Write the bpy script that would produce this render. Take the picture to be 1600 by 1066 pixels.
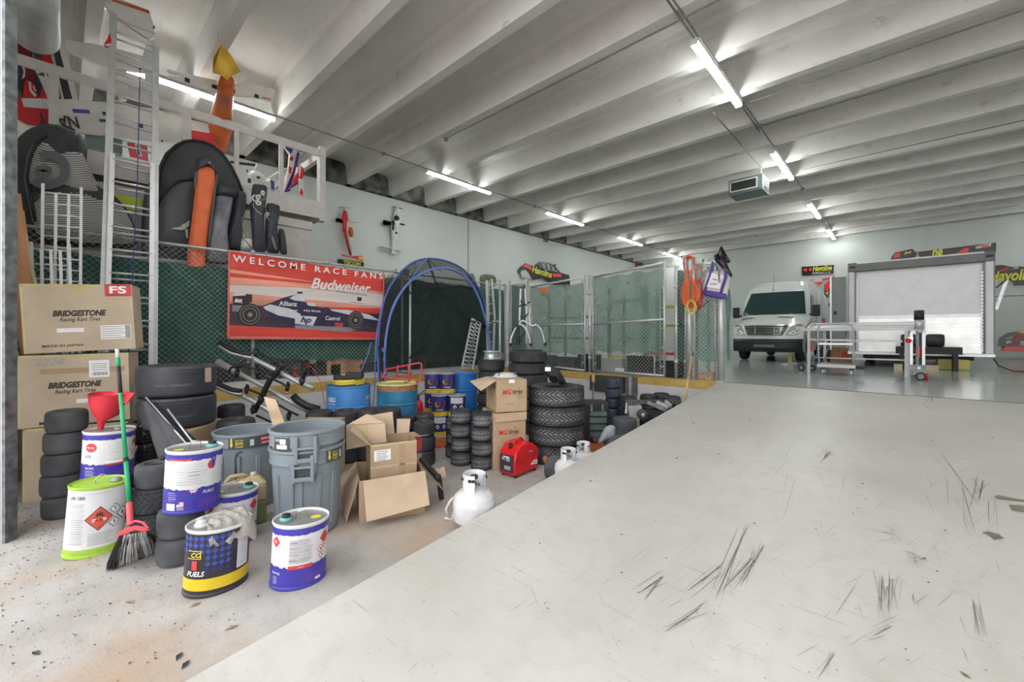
import bpy, bmesh, math, random
from mathutils import Matrix, Vector
for o in list(bpy.data.objects): bpy.data.objects.remove(o)
random.seed(7)
SC = bpy.context.scene; COL = SC.collection
# ---------------- camera ----------------
FPX = 656.0; YAW = math.radians(42.92); SY, CY = math.sin(YAW), math.cos(YAW); EYE = 1.57; HZ = 523.0
cam_d = bpy.data.cameras.new('camera'); cam_d.sensor_width = 36; cam_d.lens = 36*FPX/1600
cam_d.shift_y = -(533-HZ)/1600; cam_d.clip_start = .05; cam_d.clip_end = 200
cam = bpy.data.objects.new('camera', cam_d); COL.objects.link(cam)
cam.location = (0, 0, EYE); cam.rotation_euler = (math.pi/2, 0, YAW); SC.camera = cam
# ---------------- world and exposure ----------------
W = bpy.data.worlds.new('world'); SC.world = W; W.use_nodes = True
wn = W.node_tree.nodes; wl = W.node_tree.links
bg = wn['Background']; bg.inputs['Strength'].default_value = 2.9
tcw = wn.new('ShaderNodeTexCoord'); sx = wn.new('ShaderNodeSeparateXYZ'); rp = wn.new('ShaderNodeValToRGB')
wl.new(tcw.outputs['Generated'], sx.inputs[0]); wl.new(sx.outputs[2], rp.inputs[0]); wl.new(rp.outputs[0], bg.inputs['Color'])
rp.color_ramp.elements[0].position = .0; rp.color_ramp.elements[0].color = (.88,.86,.84,1)
rp.color_ramp.elements[1].position = .6; rp.color_ramp.elements[1].color = (.95,.97,1,1)
SC.view_settings.view_transform = 'Standard'; SC.view_settings.look = 'None'
SC.view_settings.exposure = 0.22; SC.view_settings.gamma = 1.0; SC.view_settings.use_curve_mapping = False
# ---------------- measures ----------------
FL = .74            # height of the raised floor above the loading pit
WX, WYB, RXW = -12.5, 24.9, 13.0
CB = 6.12; CS = 6.72   # underside of beams, underside of slab
FX = -7.5; DY = 7.9; RX = -2.36
def ray(u, v): a = (u-800)/FPX; return (-SY+a*CY, CY+a*SY, (HZ-v)/FPX)
def PT(u, v, t): r = ray(u, v); return Vector((r[0]*t, r[1]*t, EYE+r[2]*t))
def G(u, v, z=0.): r = ray(u, v); return PT(u, v, (z-EYE)/r[2])
def PX(u, v, X): return PT(u, v, X/ray(u, v)[0])
def PY(u, v, Y): return PT(u, v, Y/ray(u, v)[1])
def AT(u, t): p = PT(u, HZ, t); return p.x, p.y
FACE = YAW   # z-rotation that turns a thing's -Y side towards the viewing axis
# ---------------- materials ----------------
MATS = {}
def mat(name, col, rough=.6, metal=0., var=.12, scale=6., bump=0., bscale=60., alpha=1., emit=0., spec=None, trans=0., detail=4, vcol=None, stretch=(1,1,1)):
    m = bpy.data.materials.new(name); m.use_nodes = True; n = m.node_tree.nodes; l = m.node_tree.links
    b = n['Principled BSDF']; b.inputs['Roughness'].default_value = rough; b.inputs['Metallic'].default_value = metal
    c = tuple(col)+(1,)
    tc = n.new('ShaderNodeTexCoord'); mp = n.new('ShaderNodeMapping'); mp.inputs['Scale'].default_value = stretch
    l.new(tc.outputs['Object'], mp.inputs[0])
    if var > 0 or vcol:
        no = n.new('ShaderNodeTexNoise'); no.inputs['Scale'].default_value = scale; no.inputs['Detail'].default_value = detail
        l.new(mp.outputs[0], no.inputs['Vector'])
        r = n.new('ShaderNodeValToRGB'); l.new(no.outputs[0], r.inputs[0])
        d = tuple(vcol)+(1,) if vcol else tuple(max(0, x*(1-var*1.6)) for x in col)+(1,)
        e = tuple(min(1, x*(1+var*.6)) for x in col)+(1,)
        r.color_ramp.elements[0].position = .33; r.color_ramp.elements[0].color = d
        r.color_ramp.elements[1].position = .66; r.color_ramp.elements[1].color = e
        l.new(r.outputs[0], b.inputs['Base Color'])
    else: b.inputs['Base Color'].default_value = c
    if bump > 0:
        n2 = n.new('ShaderNodeTexNoise'); n2.inputs['Scale'].default_value = bscale; l.new(mp.outputs[0], n2.inputs['Vector'])
        bu = n.new('ShaderNodeBump'); bu.inputs['Strength'].default_value = bump; bu.inputs['Distance'].default_value = .01
        l.new(n2.outputs[0], bu.inputs['Height']); l.new(bu.outputs[0], b.inputs['Normal'])
    if alpha < 1: b.inputs['Alpha'].default_value = alpha
    if trans > 0: b.inputs['Transmission Weight'].default_value = trans
    if spec is not None: b.inputs['Specular IOR Level'].default_value = spec
    if emit > 0:
        b.inputs['Emission Color'].default_value = c; b.inputs['Emission Strength'].default_value = emit
    MATS[name] = m; return m
def floor_mat(name, base, dirt, rough, streak_ang=0., spots=.5, scale=1., dark=(.12,.11,.10), rust=None, bumpy=.15):
    m = bpy.data.materials.new(name); m.use_nodes = True; n = m.node_tree.nodes; l = m.node_tree.links; b = n['Principled BSDF']
    tc = n.new('ShaderNodeTexCoord')
    def noise(sc, st=(1,1,1), rot=0., det=5, ro=.55):
        mp = n.new('ShaderNodeMapping'); mp.inputs['Scale'].default_value = st; mp.inputs['Rotation'].default_value = (0,0,rot); l.new(tc.outputs['Object'], mp.inputs[0])
        t = n.new('ShaderNodeTexNoise'); t.inputs['Scale'].default_value = sc; t.inputs['Detail'].default_value = det; t.inputs['Roughness'].default_value = ro
        l.new(mp.outputs[0], t.inputs['Vector']); return t.outputs[0]
    def band(src, lo, hi):
        r = n.new('ShaderNodeValToRGB'); r.color_ramp.elements[0].position = lo; r.color_ramp.elements[1].position = hi; l.new(src, r.inputs[0]); return r.outputs[0]
    def mix(fac, a, bb, k=1.):
        mx = n.new('ShaderNodeMix'); mx.data_type = 'RGBA'
        f = n.new('ShaderNodeMath'); f.operation = 'MULTIPLY'; f.inputs[1].default_value = k; l.new(fac, f.inputs[0]); l.new(f.outputs[0], mx.inputs[0])
        if isinstance(a, tuple): mx.inputs[6].default_value = a+(1,)
        else: l.new(a, mx.inputs[6])
        mx.inputs[7].default_value = bb+(1,); return mx.outputs[2]
    c = mix(band(noise(1.1*scale), .35, .7), base, dirt, .8)
    c = mix(band(noise(9*scale, det=8), .5, .75), c, dirt, .6)
    c = mix(band(noise(3.2*scale, (1, 14, 1), streak_ang, 6), .62, .72), c, dark, .28)
    c = mix(band(noise(5*scale, (1, 26, 1), streak_ang+.5, 6), .68, .74), c, dark, .45*spots)
    c = mix(band(noise(42*scale, det=3), .68, .75), c, dark, .7*spots)
    if rust: c = mix(band(noise(.9*scale, det=6), .50, .68), c, rust, .8)
    l.new(c, b.inputs['Base Color']); b.inputs['Roughness'].default_value = rough
    bu = n.new('ShaderNodeBump'); bu.inputs['Strength'].default_value = bumpy; bu.inputs['Distance'].default_value = .006
    l.new(noise(55*scale, det=6), bu.inputs['Height']); l.new(bu.outputs[0], b.inputs['Normal'])
    MATS[name] = m; return m
# ---------------- mesh builder ----------------
TXT = {}
def glyphs(s, bold=.0, shear=0., caps=False):
    k = (s, bold, shear)
    if k in TXT: return TXT[k]
    cu = bpy.data.curves.new('t', 'FONT'); cu.body = s; cu.offset = bold; cu.shear = shear; cu.resolution_u = 3
    ob = bpy.data.objects.new('t', cu); COL.objects.link(ob)
    dg = bpy.context.evaluated_depsgraph_get(); me = bpy.data.meshes.new_from_object(ob.evaluated_get(dg))
    vs = [v.co.copy() for v in me.vertices]; fs = [tuple(p.vertices) for p in me.polygons]
    bpy.data.objects.remove(ob); bpy.data.meshes.remove(me); bpy.data.curves.remove(cu)
    x0 = min(v.x for v in vs); x1 = max(v.x for v in vs); y0 = min(v.y for v in vs); y1 = max(v.y for v in vs)
    vs = [Vector(((v.x-x0)/(x1-x0)-.5, (v.y-y0)/(y1-y0)-.5, 0)) for v in vs]
    TXT[k] = (vs, fs); return TXT[k]
def frame(o, x, y):
    x = Vector(x).normalized(); z = x.cross(Vector(y)).normalized(); y = z.cross(x)
    M = Matrix((x, y, z)).transposed().to_4x4(); M.translation = Vector(o); return M
def RZ(a): return Matrix.Rotation(a, 4, 'Z')
def RX_(a): return Matrix.Rotation(a, 4, 'X')
def RY_(a): return Matrix.Rotation(a, 4, 'Y')
def TR(x, y, z): return Matrix.Translation((x, y, z))
class MB:
    def __init__(s, M=None): s.v=[]; s.f=[]; s.m=[]; s.s=[]; s.names=[]; s.M=M
    def mi(s, name):
        if name not in s.names: s.names.append(name)
        return s.names.index(name)
    def add(s, vs, fs, m, smooth=False, M=None):
        k = len(s.v); i = s.mi(m)
        for p in vs:
            p = Vector(p)
            if M is not None: p = M @ p
            if s.M is not None: p = s.M @ p
            s.v.append(p)
        for f in fs: s.f.append(tuple(k+j for j in f)); s.m.append(i); s.s.append(smooth)
        return s
    def box(s, c, d, m, M=None, R=0.):
        x, y, z = [q/2 for q in d]; T = TR(*c) @ RZ(R) if R else TR(*c)
        if M is not None: T = M @ T
        vs = [(i*x, j*y, k*z) for i in (-1,1) for j in (-1,1) for k in (-1,1)]
        return s.add(vs, [(0,1,3,2),(4,6,7,5),(0,4,5,1),(2,3,7,6),(0,2,6,4),(1,5,7,3)], m, False, T)
    def bx(s, x0, x1, y0, y1, z0, z1, m, M=None): return s.box(((x0+x1)/2,(y0+y1)/2,(z0+z1)/2), (x1-x0,y1-y0,z1-z0), m, M)
    def tube(s, pts, r, m, n=8, closed=False, M=None, caps=True, smooth=True):
        P = [Vector(p) for p in pts]; N = len(P); vs=[]; fs=[]; up=None
        rr = r if isinstance(r, (list, tuple)) else [r]*N
        for i, p in enumerate(P):
            if closed: t = (P[(i+1)%N]-P[i-1])
            else: t = P[min(i+1,N-1)]-P[max(i-1,0)]
            t = t.normalized() if t.length > 1e-9 else Vector((0,0,1))
            if up is None: up = t.orthogonal().normalized()
            up = (up - t*up.dot(t)); up = up.normalized() if up.length > 1e-6 else t.orthogonal().normalized()
            w = t.cross(up)
            for k in range(n):
                a = 2*math.pi*(k+.5)/n; vs.append(p+(up*math.cos(a)+w*math.sin(a))*rr[i])
        L = N if closed else N-1
        for i in range(L):
            a = i*n; b = ((i+1)%N)*n
            for k in range(n): k2=(k+1)%n; fs.append((a+k, a+k2, b+k2, b+k))
        if caps and not closed: fs.append(tuple(reversed(range(n)))); fs.append(tuple((N-1)*n+k for k in range(n)))
        return s.add(vs, fs, m, smooth and n > 4, M)
    def bar(s, p, q, w, h, m, M=None, up=(0,0,1)):
        p, q = Vector(p), Vector(q); t = (q-p).normalized(); u = Vector(up)
        if abs(t.dot(u)) > .98: u = Vector((1,0,0))
        x = t.cross(u).normalized(); y = x.cross(t)
        vs = [e+x*(i*w/2)+y*(j*h/2) for e in (p,q) for i,j in ((-1,-1),(1,-1),(1,1),(-1,1))]
        return s.add(vs, [(3,2,1,0),(4,5,6,7),(0,1,5,4),(1,2,6,5),(2,3,7,6),(3,0,4,7)], m, False, M)
    def lathe(s, prof, m, n=32, M=None, sx=1., sy=1., closed=False, smooth=True, mats=None):
        vs=[]; K=len(prof)
        for r,z in prof:
            for k in range(n): a=2*math.pi*k/n; vs.append((r*math.cos(a)*sx, r*math.sin(a)*sy, z))
        L = K if closed else K-1
        for i in range(L):
            a=i*n; b=((i+1)%K)*n
            fs=[(a+k, a+(k+1)%n, b+(k+1)%n, b+k) for k in range(n)]
            mm = mats[i] if mats else m
            # add per-band so materials may differ
            base = [vs[a+k] for k in range(n)]+[vs[b+k] for k in range(n)]
            f2=[(k,(k+1)%n,n+(k+1)%n,n+k) for k in range(n)]
            s.add(base, f2, mm, smooth, M)
        if not closed:
            if prof[0][0] > 1e-6: s.add(vs[:n], [tuple(reversed(range(n)))], mats[0] if mats else m, False, M)
            if prof[-1][0] > 1e-6: s.add(vs[-n:], [tuple(range(n))], mats[-1] if mats else m, False, M)
        return s
    def cyl(s, p, q, r, m, n=16, r2=None, M=None): return s.tube([p,q], [r, r if r2 is None else r2], m, n, False, M)
    def prism(s, poly, h, m, M=None, both=True):
        """polygon in local XY, extruded to z=-h (front face at z=0)"""
        n=len(poly); A=sum(poly[i][0]*poly[(i+1)%n][1]-poly[(i+1)%n][0]*poly[i][1] for i in range(n))
        if A < 0: poly = poly[::-1]
        vs=[(x,y,0) for x,y in poly]+[(x,y,-h) for x,y in poly]
        fs=[tuple(range(n)), tuple(reversed(range(n,2*n)))]+[(i, n+i, n+(i+1)%n, (i+1)%n) for i in range(n)]
        return s.add(vs, fs, m, False, M)
    def flat(s, poly, m, M=None, off=0.):
        n=len(poly); A=sum(poly[i][0]*poly[(i+1)%n][1]-poly[(i+1)%n][0]*poly[i][1] for i in range(n))
        if A < 0: poly = poly[::-1]
        return s.add([(x,y,off) for x,y in poly], [tuple(range(n))], m, False, M)
    def slab(s, pts, nrm, h, m):
        """closed 3D outline in a plane, thickened away along -nrm"""
        P=[Vector(p) for p in pts]; d=Vector(nrm).normalized()*h; n=len(P)
        # orientation
        a=Vector((0,0,0))
        for i in range(n): a+=P[i].cross(P[(i+1)%n])
        if a.dot(d) < 0: P=P[::-1]
        vs=P+[p-d for p in P]
        fs=[tuple(range(n)), tuple(reversed(range(n,2*n)))]+[(i, n+i, n+(i+1)%n, (i+1)%n) for i in range(n)]
        return s.add(vs, fs, m)
    def puffy(s, pts, nrm, depth, m, rings=5, back=.35, wob=0., mats=None, sub=2, seed=1):
        """soft body: outline in a plane, bulging along nrm"""
        rnd=random.Random(seed); P=[Vector(p) for p in pts]; N=Vector(nrm).normalized()
        for _ in range(sub):
            Q=[]
            for i in range(len(P)):
                a=P[i]; b=P[(i+1)%len(P)]; Q+= [a*.84+b*.16, a*.5+b*.5, a*.16+b*.84]
            P=Q
        n=len(P); c=sum(P, Vector())/n; a=Vector()
        for i in range(n): a+=P[i].cross(P[(i+1)%n])
        if a.dot(N) < 0: P=P[::-1]
        for side in (1,-1):
            vs=[]; 
            for k in range(rings+1):
                f=1-k/rings; h=math.sqrt(max(0,1-f**2.6))*depth*(1 if side>0 else back)
                if k==rings: vs.append(c+N*h*side); break
                for p in P: vs.append(c+(p-c)*f+N*(h+ (rnd.uniform(-wob,wob) if 0<k else 0))*side)
            fs=[]
            for k in range(rings-1):
                for i in range(n):
                    q=(k*n+i, k*n+(i+1)%n, (k+1)*n+(i+1)%n, (k+1)*n+i); fs.append(q if side>0 else q[::-1])
            for i in range(n):
                q=((rings-1)*n+i, (rings-1)*n+(i+1)%n, rings*n); fs.append(q if side>0 else q[::-1])
            s.add(vs, fs, m, True)
        return s
    def text(s, t, w, h, m, M, bold=.01, shear=0., warp=None):
        vs, fs = glyphs(t, bold, shear)
        P=[Vector((v.x*w, v.y*h, 0)) for v in vs]
        if warp: P=[warp(p.x,p.y) for p in P]; M=None
        return s.add(P, fs, m, False, M)
    def sphere(s, c, r, m, n=16, sc=(1,1,1), M=None, z0=-1, z1=1):
        K=max(6,n//2); prof=[]
        for i in range(K+1):
            a=-math.pi/2+math.pi*i/K; prof.append((math.cos(a)*r, math.sin(a)*r))
        prof=[(max(x,0),y) for x,y in prof if z0*r-1e-6<=y<=z1*r+1e-6]
        T=TR(*c) @ Matrix.Diagonal((*sc,1)); T = M@T if M is not None else T
        return s.lathe(prof, m, n, T)
    def build(s, name, parent=None, bevel=0., local=False, origin=None, seg=2, solid=0.):
        me=bpy.data.meshes.new(name); vs=s.v
        ob=bpy.data.objects.new(name, me)
        if parent is not None:
            ob.parent=parent
            if not local:
                I=WMAT[parent.name].inverted(); vs=[I@v for v in vs]
                WMAT[ob.name]=WMAT[parent.name].copy()
            else: WMAT[ob.name]=WMAT[parent.name].copy()
        elif not local:
            xs=[v.x for v in vs]; ys=[v.y for v in vs]; zs=[v.z for v in vs]
            o=Vector(origin) if origin is not None else Vector(((min(xs)+max(xs))/2,(min(ys)+max(ys))/2,min(zs)))
            vs=[v-o for v in vs]; ob.location=o; WMAT[ob.name]=Matrix.Translation(o)
        else: WMAT[ob.name]=Matrix.Identity(4)
        me.from_pydata([tuple(v) for v in vs], [], s.f)
        for nm in s.names: me.materials.append(MATS[nm])
        me.polygons.foreach_set('material_index', s.m); me.polygons.foreach_set('use_smooth', s.s)
        me.update()
        COL.objects.link(ob)
        if bevel: b=ob.modifiers.new('b','BEVEL'); b.width=bevel; b.segments=seg; b.limit_method='ANGLE'; b.angle_limit=math.radians(40)
        if solid: b=ob.modifiers.new('s','SOLIDIFY'); b.thickness=solid
        return ob
WMAT={}
def thing(name, label, cat, loc=(0,0,0), rot=0., group=None):
    o=bpy.data.objects.new(name, None); COL.objects.link(o); o.location=loc; o.rotation_euler=(0,0,rot); o.empty_display_size=.1
    WMAT[o.name]=TR(*loc)@RZ(rot); return tag(o, label, cat, group)
def tag(o, label, cat, group=None, kind=None):
    o['label']=label; o['category']=cat
    if group: o['group']=group
    if kind: o['kind']=kind
    return o
def struct(o, label=None):
    o['kind']='structure'
    if label: o['label']=label
    return o
def clone(src, label, loc=None, rot=None, group=None, scale=None):
    def cp(o, par):
        c=o.copy(); COL.objects.link(c)
        if par is not None: c.parent=par
        for ch in [x for x in bpy.data.objects if x.parent is o]: cp(ch, c)
        return c
    r=cp(src, None); r['label']=label; WMAT[r.name]=Matrix.Identity(4)
    if group: r['group']=group
    if loc is not None: r.location=loc
    if rot is not None: r.rotation_euler=rot if isinstance(rot,(tuple,list)) else (0,0,rot)
    if scale: r.scale=(scale,)*3
    return r
USED=set()
def first_or_clone(src, label, loc, rot=0., group=None, scale=None):
    if src.name in USED: return clone(src, label, loc, rot, group, scale)
    USED.add(src.name); src['label']=label; src.location=loc; src.rotation_euler=rot if isinstance(rot,(tuple,list)) else (0,0,rot)
    if group: src['group']=group
    if scale: src.scale=(scale,)*3
    return src
# ---------------- material library ----------------
floor_mat('pit_concrete', (.50,.475,.45), (.30,.275,.25), .85, .9, 1.3, 1., rust=(.42,.29,.19), bumpy=.5)
floor_mat('ramp_paint', (.56,.545,.51), (.45,.43,.39), .38, -.35, .8, 1., bumpy=.12)
floor_mat('epoxy', (.42,.455,.44), (.36,.39,.375), .16, 0., .1, 1., bumpy=.02)
floor_mat('ceil_concrete', (.74,.72,.69), (.62,.605,.58), .9, 1.57, .10, 1.)
mat('dark_concrete', (.20,.20,.185), .9, var=.5, scale=3)
mat('wall_paint', (.60,.625,.605), .75, var=.02, scale=1.5, bump=.1, bscale=30)
mat('dock_white', (.66,.66,.66), .8, var=.06, scale=5, bump=.2)
mat('dock_yellow', (.60,.41,.12), .75, var=.14, scale=7, bump=.2)
mat('seam', (.09,.095,.09), .9, var=0)
mat('scuff', (.20,.185,.165), .7, var=.3, scale=30)
mat('oilstain', (.22,.185,.14), .5, var=.2, scale=10)
mat('white_trim', (.66,.63,.61), .6, var=.05)
mat('galv', (.58,.60,.61), .42, .5, var=.08, scale=9)
mat('galv_dark', (.22,.23,.24), .5, .6, var=.3, scale=14)
mat('alu', (.70,.71,.73), .38, .5, var=.05, scale=9)
mat('alu_white', (.76,.76,.78), .35, .3, var=.03, scale=9)
mat('chrome', (.8,.8,.8), .15, 1., var=0)
mat('wire', (.56,.62,.58), .5, .4, var=.1)
mat('screen', (.030,.115,.09), .85, var=.15, scale=2.2, bump=.15, bscale=20, alpha=.90)
mat('screen_light', (.10,.23,.185), .85, var=.12, scale=2.2, bump=.15, bscale=20, alpha=.66)
mat('net', (.02,.035,.035), .9, var=.3, scale=3, alpha=.62)
mat('net_thin', (.03,.05,.05), .9, var=.3, scale=3, alpha=.40)
mat('blue_pole', (.09,.15,.52), .35, var=.1)
mat('blue_light', (.14,.22,.58), .35, var=.1)
mat('lamp', (.96,1,.97), .5, var=0, emit=53.0)
mat('lamp_housing', (.70,.72,.70), .5, var=.03)
mat('black', (.018,.018,.02), .55, var=.2)
mat('black_gloss', (.02,.021,.026), .2, var=.2)
mat('black_wrap', (.015,.015,.017), .16, var=.3, bump=.9, bscale=14)
mat('rubber', (.036,.038,.044), .62, var=.3, scale=9, bump=.08)
mat('rubber_gray', (.080,.083,.092), .75, var=.22, scale=6, bump=.12)
mat('rubber_blue', (.045,.052,.085), .5, var=.3, scale=6, bump=.08)
mat('rubber_tread', (.040,.042,.046), .72, var=.3, scale=9)
mat('tread_dust', (.46,.45,.43), .8, var=.25, scale=14)
mat('slick', (.045,.048,.062), .42, var=.25, scale=3, bump=.06)
mat('kart_dust', (.33,.335,.345), .8, var=.2, scale=12)
mat('chalk', (.20,.20,.21), .8, var=.2)
mat('card', (.47,.335,.215), .8, var=.10, scale=4, bump=.08, bscale=25)
mat('card_light', (.57,.43,.30), .8, var=.10, scale=4, bump=.08, bscale=25)
mat('card_pale', (.56,.455,.335), .8, var=.10, scale=3, bump=.08, bscale=25)
mat('card_dark', (.36,.235,.14), .85, var=.12)
mat('tape', (.56,.50,.24), .4, var=.1)
mat('tape_brown', (.42,.28,.17), .35, var=.05)
mat('ink', (.045,.035,.03), .7, var=.0)
mat('gray_ink', (.35,.35,.36), .7, var=.0)
mat('faint_ink', (.36,.36,.38), .7, var=.0)
mat('red_ink', (.60,.03,.03), .6, var=.0)
mat('label_white', (.88,.88,.88), .5, var=.04)
mat('label_red', (.62,.05,.06), .5, var=.05)
mat('hazard_red', (.68,.10,.06), .45, var=.05)
mat('label_yellow', (.72,.62,.05), .5, var=.05)
mat('can_white', (.72,.72,.73), .35, var=.06)
mat('can_blue', (.055,.045,.36), .3, var=.12)
mat('can_purple', (.11,.05,.36), .3, var=.12)
mat('lime', (.36,.58,.05), .4, var=.06)
mat('can_top', (.33,.32,.30), .35, .4, var=.12)
mat('teal_cap', (.16,.42,.40), .4, var=.05)
mat('sun_blue', (.035,.075,.36), .35, var=.1)
mat('sun_black', (.035,.03,.035), .35, var=.1)
mat('sun_navy', (.035,.03,.16), .35, var=.1)
mat('sun_yellow', (.70,.50,.02), .4, var=.05)
mat('rag', (.40,.375,.34), .95, var=.2, scale=14, bump=.5)
mat('bin_gray', (.235,.275,.305), .5, var=.10, scale=3)
mat('bin_dark', (.06,.068,.07), .5, var=.1)
mat('red_plastic', (.70,.035,.06), .35, var=.05)
mat('pink_red', (.66,.07,.09), .4, var=.05)
mat('green_pole', (.01,.33,.13), .35, var=.05)
mat('bristle_black', (.03,.03,.03), .8, var=.2)
mat('bristle_gray', (.66,.66,.66), .8, var=.2)
mat('jug', (.56,.44,.24), .45, var=.05, alpha=.93)
mat('jug_green', (.20,.24,.10), .4, var=.08)
mat('drum_blue', (.07,.27,.64), .35, var=.12)
mat('drum_teal', (.04,.21,.38), .3, var=.2)
mat('drum_bright', (.03,.20,.62), .35, var=.08)
mat('rust', (.34,.17,.08), .85, var=.3, scale=20)
mat('bright_yellow', (.76,.56,.08), .4, var=.08)
mat('pale_yellow', (.70,.66,.25), .4, var=.08)
mat('red_metal', (.62,.05,.06), .35, var=.05)
mat('gen_red', (.66,.015,.02), .25, var=.05)
mat('tank', (.70,.70,.71), .4, var=.12)
mat('tank_cream', (.68,.66,.60), .45, var=.12)
mat('wood', (.50,.34,.18), .75, var=.3, scale=4, stretch=(1,1,.1))
mat('wood_red', (.50,.25,.12), .75, var=.25, scale=4, stretch=(1,1,.1))
mat('wood_pale', (.66,.50,.32), .7, var=.2, scale=5)
mat('orange_tarp', (.50,.12,.04), .7, var=.2)
mat('orange_cord', (.80,.16,.04), .5, var=.05)
mat('yellow_cord', (.78,.60,.06), .5, var=.05)
mat('red_cord', (.70,.03,.03), .5, var=.05)
mat('tote_white', (.68,.66,.62), .8, var=.05)
mat('tote_purple', (.11,.06,.34), .8, var=.1)
mat('bag_gray', (.060,.063,.070), .75, var=.2, scale=3, bump=.5, bscale=5)
mat('bag_mid', (.115,.115,.13), .6, var=.15, scale=3, bump=.5, bscale=6)
mat('bag_dark', (.045,.048,.058), .6, var=.25, scale=3, bump=.6, bscale=6)
mat('bag_navy', (.035,.04,.055), .5, var=.25, scale=3, bump=.6, bscale=6)
mat('bag_silver', (.20,.21,.25), .45, var=.25, scale=4, bump=.8, bscale=6)
mat('bag_orange', (.80,.17,.055), .6, var=.10, scale=4, bump=.9, bscale=5)
mat('stripe_white', (.60,.585,.55), .7, var=.1)
mat('plane_white', (.66,.64,.61), .5, var=.04)
mat('plane_red', (.60,.015,.02), .3, var=.05)
mat('plane_maroon', (.22,.01,.02), .35, var=.3)
mat('plane_dark', (.035,.04,.05), .5, var=.3)
mat('plane_orange', (.58,.12,.02), .4, var=.2)
mat('plane_blue', (.03,.04,.22), .4, var=.1)
mat('cover_yellow', (.74,.45,.05), .7, var=.1, bump=.5, bscale=8)
mat('lime_board', (.50,.60,.03), .5, var=.05)
mat('van_white', (.78,.81,.81), .18, var=.02)
mat('van_dark', (.018,.022,.03), .5, var=.1)
mat('van_glass', (.02,.05,.05), .06, var=.0)
mat('lens', (.70,.72,.70), .08, .6, var=.1, scale=40)
mat('amber', (.80,.16,.03), .2, var=.1)
mat('post_gray', (.40,.41,.42), .35, .4, var=.05)
mat('header_gray', (.16,.165,.165), .5, .2, var=.1)
mat('trailer_white', (.80,.80,.82), .30, var=.03)
mat('trailer_door', (.20,.215,.22), .4, var=.05)
mat('diamond', (.74,.74,.73), .30, .6, var=.10, scale=3)
mat('panel_black', (.012,.012,.014), .25, var=.1)
mat('havoline_red', (.78,.03,.02), .35, var=.05)
mat('havoline_yellow', (.66,.66,.03), .4, var=.05)
mat('unit_green', (.13,.19,.18), .5, var=.15)
mat('unit_frame', (.34,.35,.33), .5, var=.1)
mat('conduit', (.22,.225,.215), .5, .3, var=.1)
mat('beam_yellow', (.60,.56,.16), .5, var=.05)
mat('beam_red', (.62,.12,.10), .5, var=.05)
mat('banner_red', (.76,.07,.05), .5, var=.12, scale=2.5, stretch=(1,.35,3))
mat('banner_light', (.88,.38,.27), .5, var=.25, scale=2, stretch=(1,.3,3))
mat('banner_pale', (.78,.70,.68), .5, var=.10, scale=2, stretch=(1,.3,3))
mat('banner_edge', (.72,.19,.16), .5, var=.08)
mat('banner_dark', (.085,.05,.07), .5, var=.25, scale=2, stretch=(1,.3,3))
mat('car_navy', (.035,.03,.085), .5, var=.1)
mat('car_white', (.70,.72,.78), .5, var=.08)
mat('car_gray', (.30,.28,.33), .5, var=.1)
mat('rag_blue', (.30,.45,.62), .8, var=.1)
mat('brick', (.50,.33,.20), .8, var=.3, scale=20)
mat('orange_sign', (.72,.24,.10), .6, var=.1)
mat('amp_white', (.62,.62,.58), .5, var=.1)
mat('khaki', (.20,.21,.12), .8, var=.2)
mat('rope_blue', (.03,.07,.30), .6, var=.1)
mat('rim', (.52,.58,.60), .35, .5, var=.1)
# ---------------- the room ----------------
m=MB(); m.bx(WX-.2, 30, -14, DY+.2, -.2, 0, 'pit_concrete'); struct(m.build('floor', local=True))
# stepped slab beyond / beside the pit
m=MB(); m.bx(WX, RXW, DY, WYB, 0.002, FL, 'epoxy'); fr=struct(m.build('floor_raised', local=True))
m=MB(); m.bx(WX, FX-.02, -.6, DY-.002, 0.002, FL, 'dark_concrete'); struct(m.build('floor_cage', local=True))
# dock faces, white with a yellow lip
m=MB(); m.bx(FX-.018, FX+.06, -.6, DY-.05, .003, FL-.16, 'dock_white'); m.bx(FX-.018, FX+.063, -.6, DY-.05, FL-.16, FL+.003, 'dock_yellow')
m.bx(FX-.15, FX+.05, -.4, DY-.1, FL+.003, FL+.10, 'dock_white'); struct(m.build('trim_1', local=True))
m=MB(); m.bx(FX, RX-.01, DY-.06, DY-.003, .003, FL-.15, 'dock_white'); m.bx(FX, RX-.01, DY-.063, DY-.003, FL-.15, FL+.003, 'dock_yellow')
struct(m.build('trim_2', local=True))
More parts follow.
